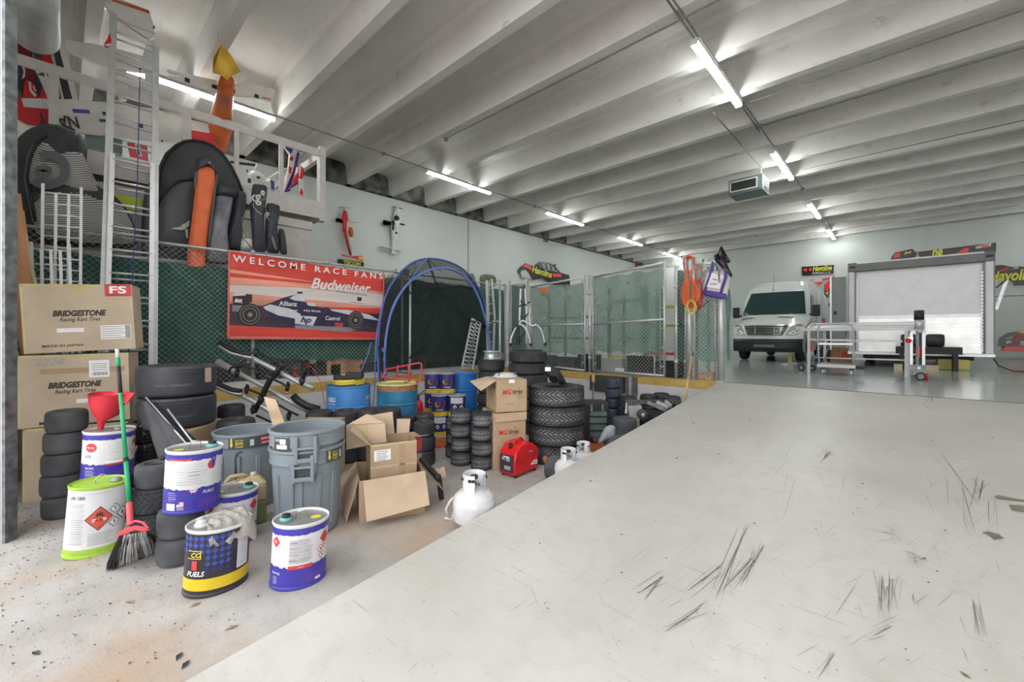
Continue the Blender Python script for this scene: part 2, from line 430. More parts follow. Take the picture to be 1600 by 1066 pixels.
# ramp
m=MB(); y0=.30
m.add([(RX,y0,0.004),(RXW,y0,.004),(RXW,DY,FL),(RX,DY,FL),(RX,DY,0.004),(RXW,DY,0.004)], [(0,1,2,3),(0,3,4),(1,5,2),(0,4,5,1)], 'ramp_paint')
rs=(FL)/(DY-y0)
def on_ramp(u,v,off=.0062):
    r=ray(u,v); # EYE + rz t = rs*(ry t - y0)
    t=(EYE+rs*y0-off)/(rs*r[1]-r[2]); return Vector((r[0]*t, r[1]*t, EYE+r[2]*t))
def mark(pts, mt):
    m.add([on_ramp(*p) for p in pts], [tuple(range(len(pts)))], mt)
rs_=random.Random(21)
def scratch(u0,v0,u1,v1,w,mt='scuff',_in=False):
    p=on_ramp(u0,v0); q=on_ramp(u1,v1); d=(q-p); n=Vector((-d.y,d.x,0)).normalized()*w/2
    if n.length<1e-6: return
    mid=(p+q)/2
    n=n*.30
    sub_=3 if w>=.014 else (1 if w>=.008 else 0)
    if sub_ and not _in:
        for k_ in range(sub_+1):
            j_=lambda s_: rs_.uniform(-s_,s_)
            scratch(u0+j_(16),v0+j_(16),u1+j_(16),v1+j_(16),w*rs_.uniform(.25,.5),mt,True)
    P=[p, p.lerp(q,.12)+n, p.lerp(q,.55)+n*.9, p.lerp(q,.9)+n*.5, q, p.lerp(q,.8)-n*.6, p.lerp(q,.45)-n, p.lerp(q,.1)-n*.7]
    c=(P[1]-P[0]).cross(P[2]-P[0])
    if c.z<0: P=P[::-1]
    m.add(P,[tuple(range(8))],mt)
for a in [(770,660+240,690,980,.016),(1182,743,1160,760,.02),(1290,852,1306,836,.02)]: pass
c8=lambda x,y:(1000+x/2.107,560+y/2.107)
for x0,y0_,x1,y1,w in [(985,305,1120,490,.012),(1130,400,1115,470,.025),(1060,420,1105,580,.012),(1147,465,1149,548,.01),(798,712,792,836,.016),(822,720,816,838,.014),(832,722,828,800,.01),(898,775,901,803,.014),
    (1095,790,1118,918,.014),(512,395,468,540,.008),(345,570,245,800,.018),(375,650,265,770,.014),(410,610,330,750,.02),(80,715,0,770,.03),(270,680,150,770,.02),(200,820,75,905,.02),(640,970,585,1055,.012),
    (830,880,765,915,.014),(628,305,608,330,.03),(615,308,606,328,.02),(945,660,890,655,.014),(910,645,850,630,.012),(790,570,835,578,.02),(490,330,420,410,.007),(505,275,470,345,.006),(710,745,640,850,.007),(675,385,662,450,.006),(590,530,605,575,.006),(645,545,610,580,.006),(1010,390,1015,485,.006),(960,125,962,145,.03)]:
    scratch(*c8(x0,y0_),*c8(x1,y1),w)
rnd=random.Random(3)
for i in range(110):
    u=rnd.uniform(560,1560); v=rnd.uniform(720,1050)
    if v < 1066-(u-250)*.541+30: continue
    a=rnd.choice([-.6,-.75,-.5,1.2]); L=rnd.uniform(8,45); scratch(u,v,u+L*math.cos(a),v-L*math.sin(a)*-1 if a>1 else v+L*math.sin(a),rnd.uniform(.003,.006))
for i in range(70):
    u=rnd.uniform(700,1590); v=rnd.uniform(640,1060)
    if v < 1066-(u-250)*.541+30: continue
    s_=rnd.uniform(.8,2.6); mark([(u-s_,v),(u,v-s_*.5),(u+s_*1.3,v),(u+.2,v+s_*.6)],'scuff')
for P in [[(1165,455),(1180,450),(1215,458),(1264,466),(1264,472),(1215,466),(1175,462)],[(1215,482),(1264,484),(1264,506),(1225,500)],[(1125,572),(1150,570),(1185,580),(1194,592),(1165,597),(1150,582)],
          [(1050,1028),(1075,1040),(1092,1055),(1070,1048)],[(1340,135),(1345,140)][:0]]:
    if P: mark([c8(*p) for p in P][::-1],'oilstain')
for P in [[(350,640),(365,636),(372,640),(358,643)],[(1275,497),(1285,497),(1283,502),(1274,501)],[(1270,517),(1290,518),(1288,524)],[(1285,536),(1310,536),(1308,542),(1290,541)]]:
    mark([(840+x/5.33,560+y/5.33) for x,y in P][::-1],'scuff')
struct(m.build('floor_ramp', local=True))
m=MB(); m.bx(RX, RXW, DY-.015, DY+.01, FL, FL+.003, 'seam'); struct(m.build('trim_3', local=True))
# walls
m=MB(); m.bx(WX-.2, WX, -1, WYB, 0, CB, 'wall_paint')
for y in (10.9,): m.bx(WX, WX+.01, y, y+.025, FL, CB, 'seam')
m.bx(WX, WX+.006, 4, WYB, 4.1, 4.112, 'galv')
struct(m.build('wall_left', local=True))
m=MB(); m.bx(WX-.2, RXW, WYB, WYB+.2, 0, CS, 'wall_paint'); struct(m.build('wall_back', local=True))
m=MB(); m.bx(RXW, RXW+.2, -1, WYB, 0, CS, 'wall_paint'); struct(m.build('wall_right', local=True))
# office block under the mezzanine
m=MB(); m.bx(WX+.01, -8.85, -.6, 3.48, FL, 3.86, 'white_trim'); m.bx(WX+.01,-8.80,-.6,3.5,3.70,3.86,'white_trim'); struct(m.build('wall_office', local=True))
m=MB(); m.bx(WX+.01, -8.72, -.6, 3.66, 3.94, 4.2, 'white_trim'); m.bx(WX+.02, -8.9, -.5, 3.4, 3.86, 3.94, 'card_dark'); struct(m.build('floor_mezzanine', local=True))
# ceiling: slab and double-tee stems
m=MB(); m.bx(WX-.2, RXW+.2, -1.0, WYB+.2, CS, CS+.2, 'ceil_concrete')
m.bx(WX, WX+.25, -1, WYB, CB, CS, 'dark_concrete')  # darker strip between the beam ends along the left wall
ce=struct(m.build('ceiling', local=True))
y=3.15-1.41*2
while y < WYB-.3:
    m=MB(); a,b=.085,.14
    m.add([(x,y+s*w,z) for x in (WX,RXW) for s,w,z in ((-1,a,CB),(1,a,CB),(1,b,CS-.08),(1,b+.07,CS+.01),(-1,b+.07,CS+.01),(-1,b,CS-.08))],
          [(0,1,7,6),(1,2,8,7),(2,3,9,8),(4,5,11,10),(5,0,6,11),(0,5,4,3,2,1),(6,7,8,9,10,11)], 'ceil_concrete')
    struct(m.build('ceiling_beam', ce, local=True)); y+=1.41
m=MB()
for y in (3.15+.13,): m.bx(WX, RXW, 3.15+.10, 3.15+.125, CB+.2, CB+.205, 'seam')
# front wall: left of the bay door, above it and beyond it
m=MB(); m.bx(WX-.2,-5.6,-.95,-.70,0,CS,'white_trim'); m.bx(-5.6,8.0,-.95,-.70,5.75,CS,'white_trim'); m.bx(8.0,RXW+.2,-.95,-.70,0,CS,'white_trim'); struct(m.build('wall_front',local=True))
m=MB(); c=PT(70,20,4.3); m.cyl((c.x-1.2,c.y-.10,c.z+.30),(c.x+.10,c.y-.10,c.z+.30),.21,'galv',28); m.bx(c.x-1.2,c.x+.08,c.y-.42,c.y+.08,c.z+.40,c.z+.52,'galv'); struct(m.build('trim_7',local=True))
# jamb of the roll-up door at the left edge of the frame
m=MB(); q=PT(-15,523,3.2)
J=frame((q.x,q.y,0),(CY,SY,0),(0,0,1))
m.bx(-.30,.112,0,4.9,-.06,.06,'label_white',J); m.bx(.112,.138,0,4.9,-.04,.04,'galv_dark',J); m.bx(.138,.146,0,4.9,-.05,.05,'alu',J); m.bx(.146,.172,0,4.9,-.03,.05,'galv_dark',J)
struct(m.build('trim_4', local=True))
# ---------------- lamps, conduits, unit on the ceiling ----------------
def lamp_fixture(L=2.42):
    t=thing('ceiling_light','', 'ceiling light'); 
    m=MB(); m.add([(-.06,0,0),(.06,0,0),(.06,L,0),(-.06,L,0),(-.035,0,.05),(.035,0,.05),(.035,L,.05),(-.035,L,.05)],[(0,1,2,3)[::-1],(4,5,6,7),(0,1,5,4),(1,2,6,5),(2,3,7,6),(3,0,4,7)],'lamp_housing')
    m.bx(-.06,.06,-.01,0.012,-.05,.05,'lamp_housing'); m.bx(-.06,.06,L-.012,L+.01,-.05,.05,'lamp_housing'); m.build('housing',t,local=True)
    for s in (-1,1):
        m=MB(); m.cyl((s*.034,.02,-.03),(s*.034,L-.02,-.03),.019,'lamp',10); m.build('lamp_tube',t,local=True)
    return t
lp=lamp_fixture(); i=0
nA=['first and nearest','second','third','fourth','fifth and farthest']
for k,y in enumerate((.62,6.84,12.1,17.4,22.35)):
    first_or_clone(lp, f'twin tube strip light in the row near the left wall, {nA[k]}', (-9.56,y,CB-.06), 0, 'strip lights in the left row')
nB=['nearest and largest','second','third','farthest']
for k,y in enumerate((6.6,11.9,17.4,22.2)):
    first_or_clone(lp, f'twin tube strip light in the row over ramp and van, {nB[k]}', (-2.34,y,CB-.06), 0, 'strip lights in the right row')
first_or_clone(lp,'twin tube strip light of the right row above the foot of the ramp',(-2.34,1.2,CB-.06),0,'strip lights in the right row')
# third row of the same lamps, added out of view to light the hall
for k,y in enumerate((1.2,6.6,11.9,17.4,22.2)):
    first_or_clone(lp,'twin tube strip light of the unseen third row, added on the right',(5.2,y,CB-.06),0,'unseen strip lights added on the right')
def conduit(name,pts,label,r=.014,mt='conduit',boxes=()):
    m=MB(); m.tube(pts,r,mt,6)
    for b in boxes: m.cyl(Vector(b)+Vector((0,0,-.03)),Vector(b)+Vector((0,0,.03)),.05,mt,10)
    return tag(m.build(name),label,'conduit','ceiling conduits')
zc=CB-.02
conduit('conduit',[(-9.5,-.8,zc),(-9.5,24.8,zc)],'thin steel conduit running along the left row of strip lights',boxes=[(-9.5,5.5,zc),(-9.5,11.4,zc)])
conduit('conduit',[(-2.27,-.8,zc),(-2.27,24.8,zc)],'pair of steel conduits running along the right row of strip lights',boxes=[(-2.27,10.3,zc),(-2.27,15.7,zc)])
conduit('conduit',[(-2.33,-.8,zc),(-2.33,10.6,zc)],'second steel conduit beside the right row of strip lights')
def px_on(u,v,z): return PT(u,v,(z-EYE)*FPX/(HZ-v))
a=px_on(697,217,CB-.03); b=px_on(1060,36,CB-.03); conduit('conduit',[(a.x,a.y,zc-.01),(b.x,a.y,zc-.01),(4,a.y,zc-.01)],'long steel conduit crossing the ceiling along a beam from a round box',boxes=[(a.x,a.y,zc-.02)])
for (u,v) in ((1160,163),(1190,196)):
    a=px_on(u,v,CB-.01); conduit('conduit',[(-2.3,a.y,zc),(8,a.y,zc)],f'steel conduit branching right along a beam from the {"near" if u==1160 else "middle"} strip light of the right row',boxes=[(-2.3,a.y,zc)])
a=px_on(1220,272,CB-.01); conduit('conduit',[(-2.0,a.y,zc),(8,a.y,zc)],'steel conduit branching right along a beam beside the second strip light')
a=px_on(1114,176,CB-.03); b=px_on(1190,262,CB-.05)
conduit('conduit',[a,b],'steel conduit running down to the hanging heater unit')
# heater unit
q=px_on(1170,300,5.55); 
t=thing('hanging_heater','square dark green air heater unit hung under the ceiling beams','heater',(q.x,q.y,5.45),-.02)
def L4(m): return m
m=MB(); m.bx(-.42,.42,-.35,.35,0,.42,'unit_green'); m.build('casing',t,bevel=.01,local=True)
m=MB(); 
for x0,x1,z0,z1 in ((-.38,.30,.07,.10),(-.38,.30,.33,.36),(-.38,-.35,.07,.36),(.27,.30,.07,.36)): m.bx(x0,x1,-.375,-.35,z0,z1,'amp_white')
m.bx(-.35,.27,-.358,-.35,.10,.33,'black'); m.build('front_grille',t,local=True)
m=MB(); m.bx(.42,.435,-.25,.25,.06,.36,'unit_frame')
for k in range(4): m.bx(.433,.445,-.22,.22,.09+k*.065,.115+k*.065,'black')
m.build('side_vent',t,local=True)
for sx_ in (-.3,.3):
    m=MB(); m.cyl((sx_,0,.42),(sx_,0,.95),.012,'galv',6); m.build('hanger',t,local=True)
m=MB(); m.tube([(.3,.1,.45),(.45,.15,.32),(.62,.2,.30),(.75,.2,.45),(.78,.2,.65)],.012,'galv',6); m.build('flexible_conduit',t,local=True)
# ---------------- chain link cage ----------------
ZT=2.84
def mesh_links(m, a, b, z0, z1, pitch=.075, r=.0022, wob=0):
    """diamond wire between two floor points: straight three-sided wires in both diagonals"""
    a=Vector(a); b=Vector(b); L=(b-a).length; d=(b-a)/L; H=z1-z0; n=int((L+H)/pitch)
    nr=Vector((-d.y,d.x,0))
    for sgn in (1,-1):
        for i in range(1,n):
            s0=i*pitch-H; 
            p0=max(0,s0); p1=min(L,s0+H)
            if p1-p0<.02: continue
            zz0=z0+(p0-s0); zz1=z0+(p1-s0)
            if sgn<0: zz0,zz1=z1-(zz0-z0),z1-(zz1-z0)
            P=a+d*p0+Vector((0,0,zz0)); Q=a+d*p1+Vector((0,0,zz1))
            m.tube([P+nr*sgn*.002,Q+nr*sgn*.002],r,'wire',3,caps=False)
def cloth(m, a, b, z0, z1, mt, nx=24, nz=8, amp=.012, seed=1):
    r=random.Random(seed); a=Vector(a); b=Vector(b); d=(b-a).normalized(); nr=Vector((-d.y,d.x,0)); vs=[]; fs=[]
    for j in range(nz+1):
        for i in range(nx+1):
            f=i/nx; p=a+(b-a)*f+nr*(amp*math.sin(i*1.7+j*.3)+r.uniform(-amp,amp)*.4)+Vector((0,0,z0+(z1-z0)*j/nz + (math.sin(i*1.1)*.02 if j in(0,nz) else 0))); vs.append(p)
    for j in range(nz):
        for i in range(nx): k=j*(nx+1)+i; fs.append((k,k+1,k+nx+2,k+nx+1))
    m.add(vs,fs,mt,True)
# left fence
t=thing('chain_link_fence','long galvanised chain link fence with green screen along the left dock edge','fence',(FX,3.5,FL))
m=MB(); m.tube([(FX,-.5,ZT),(FX,DY-.05,ZT)],.022,'galv',10); m.tube([(FX+.03,3.2,ZT-.01),(FX+.03,3.25,ZT+.03)],.03,'galv',8); m.build('top_rail',t)
for y in (-.45,2.06,4.75,7.2,DY-.12):
    m=MB(); m.tube([(FX+.02,y,FL),(FX+.02,y,ZT+.02)],.027,'galv',10); m.sphere((FX+.02,y,ZT+.03),.033,'galv',10); m.build('fence_post',t)
m=MB(); mesh_links(m,(FX+.035,-.5,0),(FX+.035,DY-.1,0),FL+.12,ZT-.01); m.build('wire_mesh',t)
m=MB(); cloth(m,(FX-.04,-.5,0),(FX-.04,2.9,0),FL+.42,2.58,'screen',40,10,seed=2); cloth(m,(FX-.05,2.8,0),(FX-.05,DY-.1,0),FL+.38,2.72,'screen',50,10,seed=3); m.build('green_screen',t)
# right fence: fixed panels
def post(x,y,z0,z1,r,nm,par,mt='galv'):
    m=MB(); m.tube([(x,y,z0),(x,y,z1)],r,mt,12); m.sphere((x,y,z1),r*1.15,mt,12,(1,1,.7)); return m.build(nm,par)
t=thing('fence_panel','narrow chain link panel with green screen beside the dome net','fence',(-7.2,DY,FL))
m=MB(); m.tube([(-7.45,DY,ZT),(-6.85,DY,ZT)],.02,'galv'); m.tube([(-7.45,DY,FL+.06),(-6.85,DY,FL+.06)],.018,'galv'); m.build('top_rail',t)
post(-7.42,DY,FL,ZT+.1,.035,'fence_post',t); post(-6.83,DY,FL,ZT+.16,.04,'fence_post',t)
m=MB(); mesh_links(m,(-7.4,DY-.03,0),(-6.85,DY-.03,0),FL+.1,ZT); m.build('wire_mesh',t)
m=MB(); cloth(m,(-7.4,DY+.04,0),(-6.85,DY+.04,0),FL+.12,ZT-.03,'screen',8,8); m.build('green_screen',t)
def gate(label,a,b,z0a,z1a,z0b,z1b,mt,loc):
    t=thing('chain_link_gate',label,'gate',loc)
    a=Vector(a); b=Vector(b)
    def P(f,g): 
        p=a+(b-a)*f; lo=z0a+(z0b-z0a)*f; hi=z1a+(z1b-z1a)*f; return Vector((p.x,p.y,lo+(hi-lo)*g))
    m=MB()
    for f0,g0,f1,g1 in ((0,0,1,0),(0,1,1,1),(0,0,0,1.02),(1,0,1,1.02),(0,.5,1,.5)): m.tube([P(f0,g0),P(f1,g1)],.024,'galv',10)
    m.tube([P(.04,.02),P(.04,.97)],.009,'galv',6); m.tube([P(.95,.02),P(.95,.97)],.009,'galv',6)
    for g in (.08,.25,.42,.6,.78,.93):
        for f in (.02,.97): m.tube([P(f-.02,g),P(f+.025,g)],.016,'galv',6)
    m.build('gate_frame',t)
    m=MB(); d=(b-a).normalized(); n=Vector((d.y,-d.x,0))*.02
    m2=MB(); mesh_links(m2,a+n,b+n,min(z0a,z0b)+.03,min(z1a,z1b)-.02); m2.build('wire_mesh',t)
    cloth(m,a-n*1.5,b-n*1.5,z0a+.42 if 'bicycle' not in label else z0a+.3,min(z1a,z1b)-.03,mt,20,10,seed=5); m.build('green_screen',t)
    return t,P
g1,P1=gate('chain link gate with green screen and an orange sign, beside the bicycle hoops',(-6.72,DY+.0,0),(-5.12,DY-.04,0),FL+.10,ZT-.10,FL+.04,ZT+.0,'screen_light',(-5.9,DY,FL+.06))
g2,P2=gate('wide chain link gate in front of the storage shelves, left of the cord post',(-4.92,DY-.02,0),(-3.22,DY-.3,0),FL+.05,ZT-.02,FL+.07,ZT+.06,'screen_light',(-4.1,DY-.15,FL+.06))
for x,y,z0,z1,r,lb in ((-5.00,DY-.03,FL+.0,ZT+.03,.03,'slim steel gate post between the two chain link gates'),(-3.10,DY-.06,FL+.0,ZT+.02,.028,'slim steel gate post right of the wide gate'),(-2.98,DY+.1,FL,ZT-.02,.026,'slim steel post close left of the thick cord post')):
    m=MB(); m.tube([(x,y,z0),(x,y,z1)],r,'galv',12); 
    for z in (FL+.3,FL+1.0,FL+1.7): m.tube([(x,y,z),(x,y,z+.05)],r*1.5,'galv',12)
    tag(m.build('gate_post'),lb,'gate post','gate posts')
# narrow panel between thick posts
t=thing('fence_panel','narrow chain link panel between the cord post and the end post with the tote bag','fence',(-2.65,DY,FL))
m=MB(); m.tube([(-2.86,DY,ZT),(-2.35,DY,ZT)],.022,'galv'); m.tube([(-2.78,DY,FL+.04),(-2.78,DY,ZT-.05)],.012,'galv'); m.tube([(-2.43,DY,FL+.04),(-2.43,DY,ZT-.05)],.012,'galv')
for z in (1.0,1.55,2.1,2.6): m.tube([(-2.45,DY,z),(-2.34,DY,z)],.012,'galv',6)
m.build('panel_frame',t)
post(-2.88,DY,FL,ZT+.15,.055,'fence_post',t); post(-2.335,DY,FL,ZT+.20,.06,'fence_post',t)
m=MB(); m.bx(-2.40,-2.27,DY-.07,DY+.07,FL,FL+.015,'galv'); m.build('base_plate',t)
m=MB(); mesh_links(m,(-2.8,DY-.02,0),(-2.4,DY-.02,0),FL+.05,ZT); m.build('wire_mesh',t)
m=MB(); cloth(m,(-2.8,DY+.03,0),(-2.36,DY+.03,0),FL+.35,ZT-.03,'screen_light',8,10); m.build('green_screen',t)
m=MB(); m.puffy([PY(u,v,DY+.08) for u,v in ((1133,455),(1140,450),(1143,480),(1139,520),(1141,560),(1136,568),(1135,500))],(0,-1,0),.04,'screen_light'); tag(m.build('green_strap'),'green cloth strip hanging behind the end post','cloth strip')
# screened strip left of the cord post and dark stores behind the gates
t=thing('fence_panel','narrow screened chain link strip just left of the thick cord post','fence',(-3.05,DY+.12,FL))
m=MB(); mesh_links(m,(-3.2,DY+.16,0),(-2.92,DY+.16,0),FL+.05,ZT-.02); m.build('wire_mesh',t)
m=MB(); cloth(m,(-3.2,DY+.2,0),(-2.92,DY+.2,0),FL+.30,ZT-.05,'screen',6,8); m.build('green_screen',t)
r=random.Random(9)
for k in range(6):
    x=-6.5+k*.62; h=r.uniform(.26,.40)
    m=MB(); m.box((x,DY+.36,FL+h/2),(.50,.24,h),r.choice(['black','bag_dark','bag_navy','unit_frame'])); tag(m.build('storage_crate',bevel=.02),'dark storage crate on the floor behind the chain link gates, '+['leftmost','second from left','third from left','third from right','second from right','rightmost'][k],'crate','dark crates behind the gates')
# orange sign on gate 1
p=PY(850,454,DY-.08); m=MB(); m.box((p.x,p.y,p.z),(.24,.012,.15),'orange_sign'); tag(m.build('warning_sign',bevel=.004),'small blank orange plate tied to the gate mesh','sign')
# shelves behind the gates
for k,(x0,x1,zz,lb) in enumerate(((-6.6,-5.2,(.95,1.45,1.95),'steel storage rack behind the first gate'),(-4.9,-4.0,(1.05,1.45,1.85,2.28),'steel storage rack with yellow beams behind the left half of the wide gate'),(-4.0,-2.9,(1.15,1.72,2.1),'steel storage rack with yellow and red beams behind the right half of the wide gate'))):
    y=DY+.55; t=thing('storage_rack',lb,'storage rack',((x0+x1)/2,y+.35,FL))
    for x in (x0+.04,x1-.04):
        for yy in (y,y+.7):
            m=MB(); m.bar((x,yy,FL),(x,yy,2.6),.05,.05,'unit_frame'); m.build('upright',t)
    for i,z in enumerate(zz):
        m=MB(); m.bx(x0,x1,y-.02,y+.02,z,z+.06,'beam_red' if (k==2 and i==0) else 'beam_yellow'); m.bx(x0,x1,y+.02,y+.7,z+.04,z+.06,'galv'); m.build('shelf',t)
m=MB(); m.box((-2.62,DY+.15,FL+.07),(.26,.16,.14),'brick'); 
for i in range(4): m.box((-2.72+i*.065,DY+.06,FL+.11),(.03,.02,.03),'card_dark')
tag(m.build('concrete_block'),'tan rough block on the floor behind the narrow fence panel','block')
m=MB(); m.box((-4.35,DY+.1,FL+.09),(.2,.03,.07),'label_white'); tag(m.build('floor_tag'),'small white tag low behind the wide gate','tag')
# extruded posts and ladder rails at the corner beside the net
t=thing('leaning_ladder','old aluminium ladder standing upright at the fence corner beside the net','ladder',(-6.95,DY-1.0,0))
def uv(u,v,X): return PX(u,v,X)
m=MB(); 
A=[PX(760,438,-6.9),PX(763,600,-6.75)]; B=[PX(768,436,-6.9),PX(773,500,-6.85),PX(772,505,-6.85),PX(769,600,-6.75)]
m.bar(A[0],A[1],.05,.03,'alu'); m.build('rail',t)
m=MB(); m.bar(B[0],B[1],.05,.03,'alu'); m.bar(B[2],B[3],.05,.03,'alu'); m.build('rail',t)
for k in range(11):
    f=k/10.; m=MB(); m.tube([A[0].lerp(A[1],.06+f*.9),B[0].lerp(B[3],.06+f*.9)],.012,'alu',6); m.build('rung',t)
m=MB(); p=PX(781,438,-6.86); q=PX(781,600,-6.7); m.tube([p,q],.03,'galv'); m.tube([PX(770,502,-6.8),PX(783,503,-6.8)],.02,'galv')
m.sphere(p,.035,'galv',10); tag(m.build('steel_pole'),'single galvanised pole standing upright beside the corner ladder','pole')
# storage platform behind the fence that carries the bags
t=thing('storage_platform','grey storage platform behind the fence carrying the sports bags','platform',(-8.25,1.4,FL))
m=MB(); m.bx(-8.78,-7.86,-.5,3.44,2.60,2.68,'unit_frame'); m.build('deck',t)
for x in (-8.7,-7.95):
    for y in (-.4,1.4,3.3):
        m=MB(); m.bx(x-.05,x+.05,y-.05,y+.05,FL,2.60,'unit_frame'); m.build('leg',t)
# small things behind the fence foot
r=random.Random(5)
for k in range(9):
    y=-.1+k*.85; x=-7.73-r.uniform(0,.0); h=r.uniform(.22,.36); mt=r.choice(['black','bag_dark','card_dark','rubber','bag_navy'])
    if y<3.5 and abs(x+7.95)<.12: x-=.0
    m=MB(); m.box((x,y,FL+h/2),(.22,.5,h),mt); tag(m.build('storage_crate',bevel=.02),f'dark storage crate low behind the left fence, {["nearest the door jamb","second from the jamb","third from the jamb","fourth from the jamb","middle of the row","fourth from the corner","third from the corner","second from the corner","nearest the corner"][k]}','crate','dark crates behind the fence')
# ---------------- mezzanine guard rail and model aircraft ----------------
XM=-8.72
t=thing('guard_rail','white painted wooden guard rail on the mezzanine edge','guard rail',(XM,1.5,4.2))
m=MB(); m.bx(XM-.05,XM,-.55,3.68,5.22,5.36,'white_trim'); m.build('top_rail',t)
m=MB(); m.bx(XM-.05,XM+.01,-.55,3.68,3.94,4.28,'white_trim'); m.build('skirt_board',t)
for u,w in ((84,.10),(292,.12),(370,.07),(440,.07)):
    y=PX(u,300,XM).y; m=MB(); m.bx(XM-.06,XM+.005,y-w/2,y+w/2,4.2,5.3,'white_trim'); m.build('post',t)
m=MB(); m.bx(XM-.12,XM+.02,3.60,3.72,3.90,5.42,'white_trim'); m.build('corner_post',t)
m=MB(); m.bx(WX+.1,XM-.1,3.64,3.69,5.22,5.36,'white_trim'); m.bx(WX+.1,XM-.1,3.64,3.69,3.94,4.28,'white_trim'); m.build('side_rail',t)
def cr(k):
    ox,oy,s={1:(0,0,4.846),2:(240,40,4.846),3:(0,180,4.443),4:(220,200,4.847),5:(340,370,4.633)}[k]
    return lambda x,y:(ox+x/s,oy+y/s)
def out(k,pts,X): f=cr(k); return [PX(*f(x,y),X) for x,y in pts]
def panel(name,label,cat,k,pts,X,h,mt,extra=(),group=None):
    m=MB(); m.slab(out(k,pts,X),(1,0,0),h,mt)
    for j,(kk,pp,mm) in enumerate(extra): m.slab(out(kk,pp,X+.004*(j+1)),(1,0,0),.003,mm)
    return tag(m.build(name,bevel=0.),label,cat,group)
g='model aircraft wings stored on the mezzanine'
panel('model_wing','dark red model aircraft wing standing upright at the far left of the mezzanine','model wing',1,[(105,125),(165,118),(225,160),(240,330),(290,740),(160,740),(150,500),(118,350)],-9.35,.06,'plane_maroon',
   [(1,[(150,130),(225,165),(235,260),(200,350),(150,300),(130,220)],'plane_red'),(1,[(195,600),(270,640),(285,735),(175,735),(180,640)],'plane_red'),
    (1,[(215,615),(235,620),(240,680),(278,720),(265,735),(225,690)],'plane_white'),(1,[(245,650),(262,655),(276,690),(262,692)],'plane_white'),(1,[(115,480),(185,470),(195,560),(150,700),(118,640)],'plane_dark'),(1,[(160,480),(190,520),(190,580),(165,600),(180,545)],'plane_white')],g)
m_=panel('model_wing','bright red and white model aircraft wing standing beside the dark red one','model wing',1,[(228,162),(350,195),(395,450),(410,500),(425,740),(290,740),(265,450)],-9.32,.06,'plane_red',
   [(1,[(228,162),(270,175),(310,400),(345,560),(300,740),(285,740),(255,420)],'plane_dark'),(1,[(265,530),(320,510),(385,620),(385,740),(360,740),(300,600)],'plane_white'),(1,[(280,560),(330,545),(340,580),(300,570)],'plane_dark'),(1,[(350,195),(372,205),(420,470),(395,460)],'plane_white')],g)
panel('model_wing','cream edged wing with a dark centre leaning behind the mezzanine rail','model wing',1,[(362,205),(470,238),(592,765),(470,750)],-9.25,.06,'plane_white',
   [(1,[(372,255),(430,300),(548,750),(485,750),(420,470)],'plane_dark'),(1,[(390,330),(460,380),(462,386),(395,345)],'bright_yellow')],g)
panel('model_wing','long plain white wing lying across behind the rail left of the ladder','model wing',1,[(490,298),(830,352),(1090,425),(1172,455),(1182,560),(830,515),(505,385)],-9.05,.06,'plane_white',[(1,[(600,400),(606,395),(606,402),(601,406)],'plane_dark')],g)
a=panel('model_wing','long white navy lettered wing with red tips lying on the mezzanine edge','model wing',1,[(110,742),(420,750),(825,775),(1200,830),(1357,885),(1565,935),(1640,990),(1685,1115),(1480,1090),(1357,1082),(830,1025),(450,985),(205,945),(130,900)],-8.98,.08,'plane_white',
   [(1,[(110,742),(160,740),(180,808),(395,828),(385,965),(205,945),(130,900)],'plane_red'),(1,[(545,824),(675,832),(684,860),(555,853)],'can_purple'),(1,[(770,845),(820,850),(820,875),(780,872)],'plane_dark'),
    (1,[(1447,985),(1585,1008),(1605,950),(1640,990),(1685,1115),(1480,1090),(1450,1040)],'plane_red'),(1,[(1062,925),(1082,930),(1084,978),(1062,975),(1048,950)],'plane_dark'),(1,[(750,900),(810,905),(808,925),(755,920)],'plane_dark'),(1,[(1220,1060),(1235,1062),(1232,1078),(1220,1075)],'plane_dark')],g)
m=MB(); f=cr(1); p=PX(*f(440,915),-8.955); p2=PX(*f(600,930),-8.955); p0=PX(*f(285,900),-8.955)
M=frame((p.x,p.y,p.z),(p0-p2),(0,0,-1)); m.text('NAVY',(p2-p0).length,.17,'ink',M,.02); m.build('lettering',a)
panel('model_tailplane','white model tail with an orange edge standing up behind the tall ladder','model tailplane',1,[(765,-30),(850,-30),(1130,78),(1165,200),(1172,280),(1140,300),(1170,450),(1150,640),(1110,640),(1080,420),(1120,290),(905,150),(860,135),(800,40)],-8.02,.05,'plane_white',
   [(1,[(850,-12),(1128,78),(1134,104),(850,8)],'plane_orange'),(1,[(1158,190),(1174,200),(1172,218),(1160,215)],'plane_dark')],g)
panel('model_stabiliser','small orange and white stabiliser piece behind the ladder above the wing','model part',1,[(885,430),(940,500),(975,640),(960,760),(900,760),(880,600)],-9.1,.05,'plane_white',())
panel('red_flag_clamp','small red and white brush tucked by the ladder near the ceiling','brush',1,[(828,250),(845,300),(838,345),(800,350),(790,330),(812,290)],-7.72,.05,'plane_red',[(1,[(800,335),(838,330),(838,345),(802,350)],'plane_white')])  # red flag clamp at the left rail of the tall ladder
panel('model_stabiliser','red model rudder with a white arrow seen between the ladder rungs','model part',3,[(885,190),(1020,200),(1030,315),(905,285)],-8.95,.05,'plane_red',[(3,[(925,165),(965,190),(990,290),(955,285),(945,230)],'plane_white'),(3,[(945,210),(960,215),(972,275),(962,272)],'plane_dark')])
panel('foam_box','dark grey case on the mezzanine seen left of the tall ladder','case',3,[(590,120),(850,170),(850,270),(605,220)],-9.15,.3,'unit_green',())
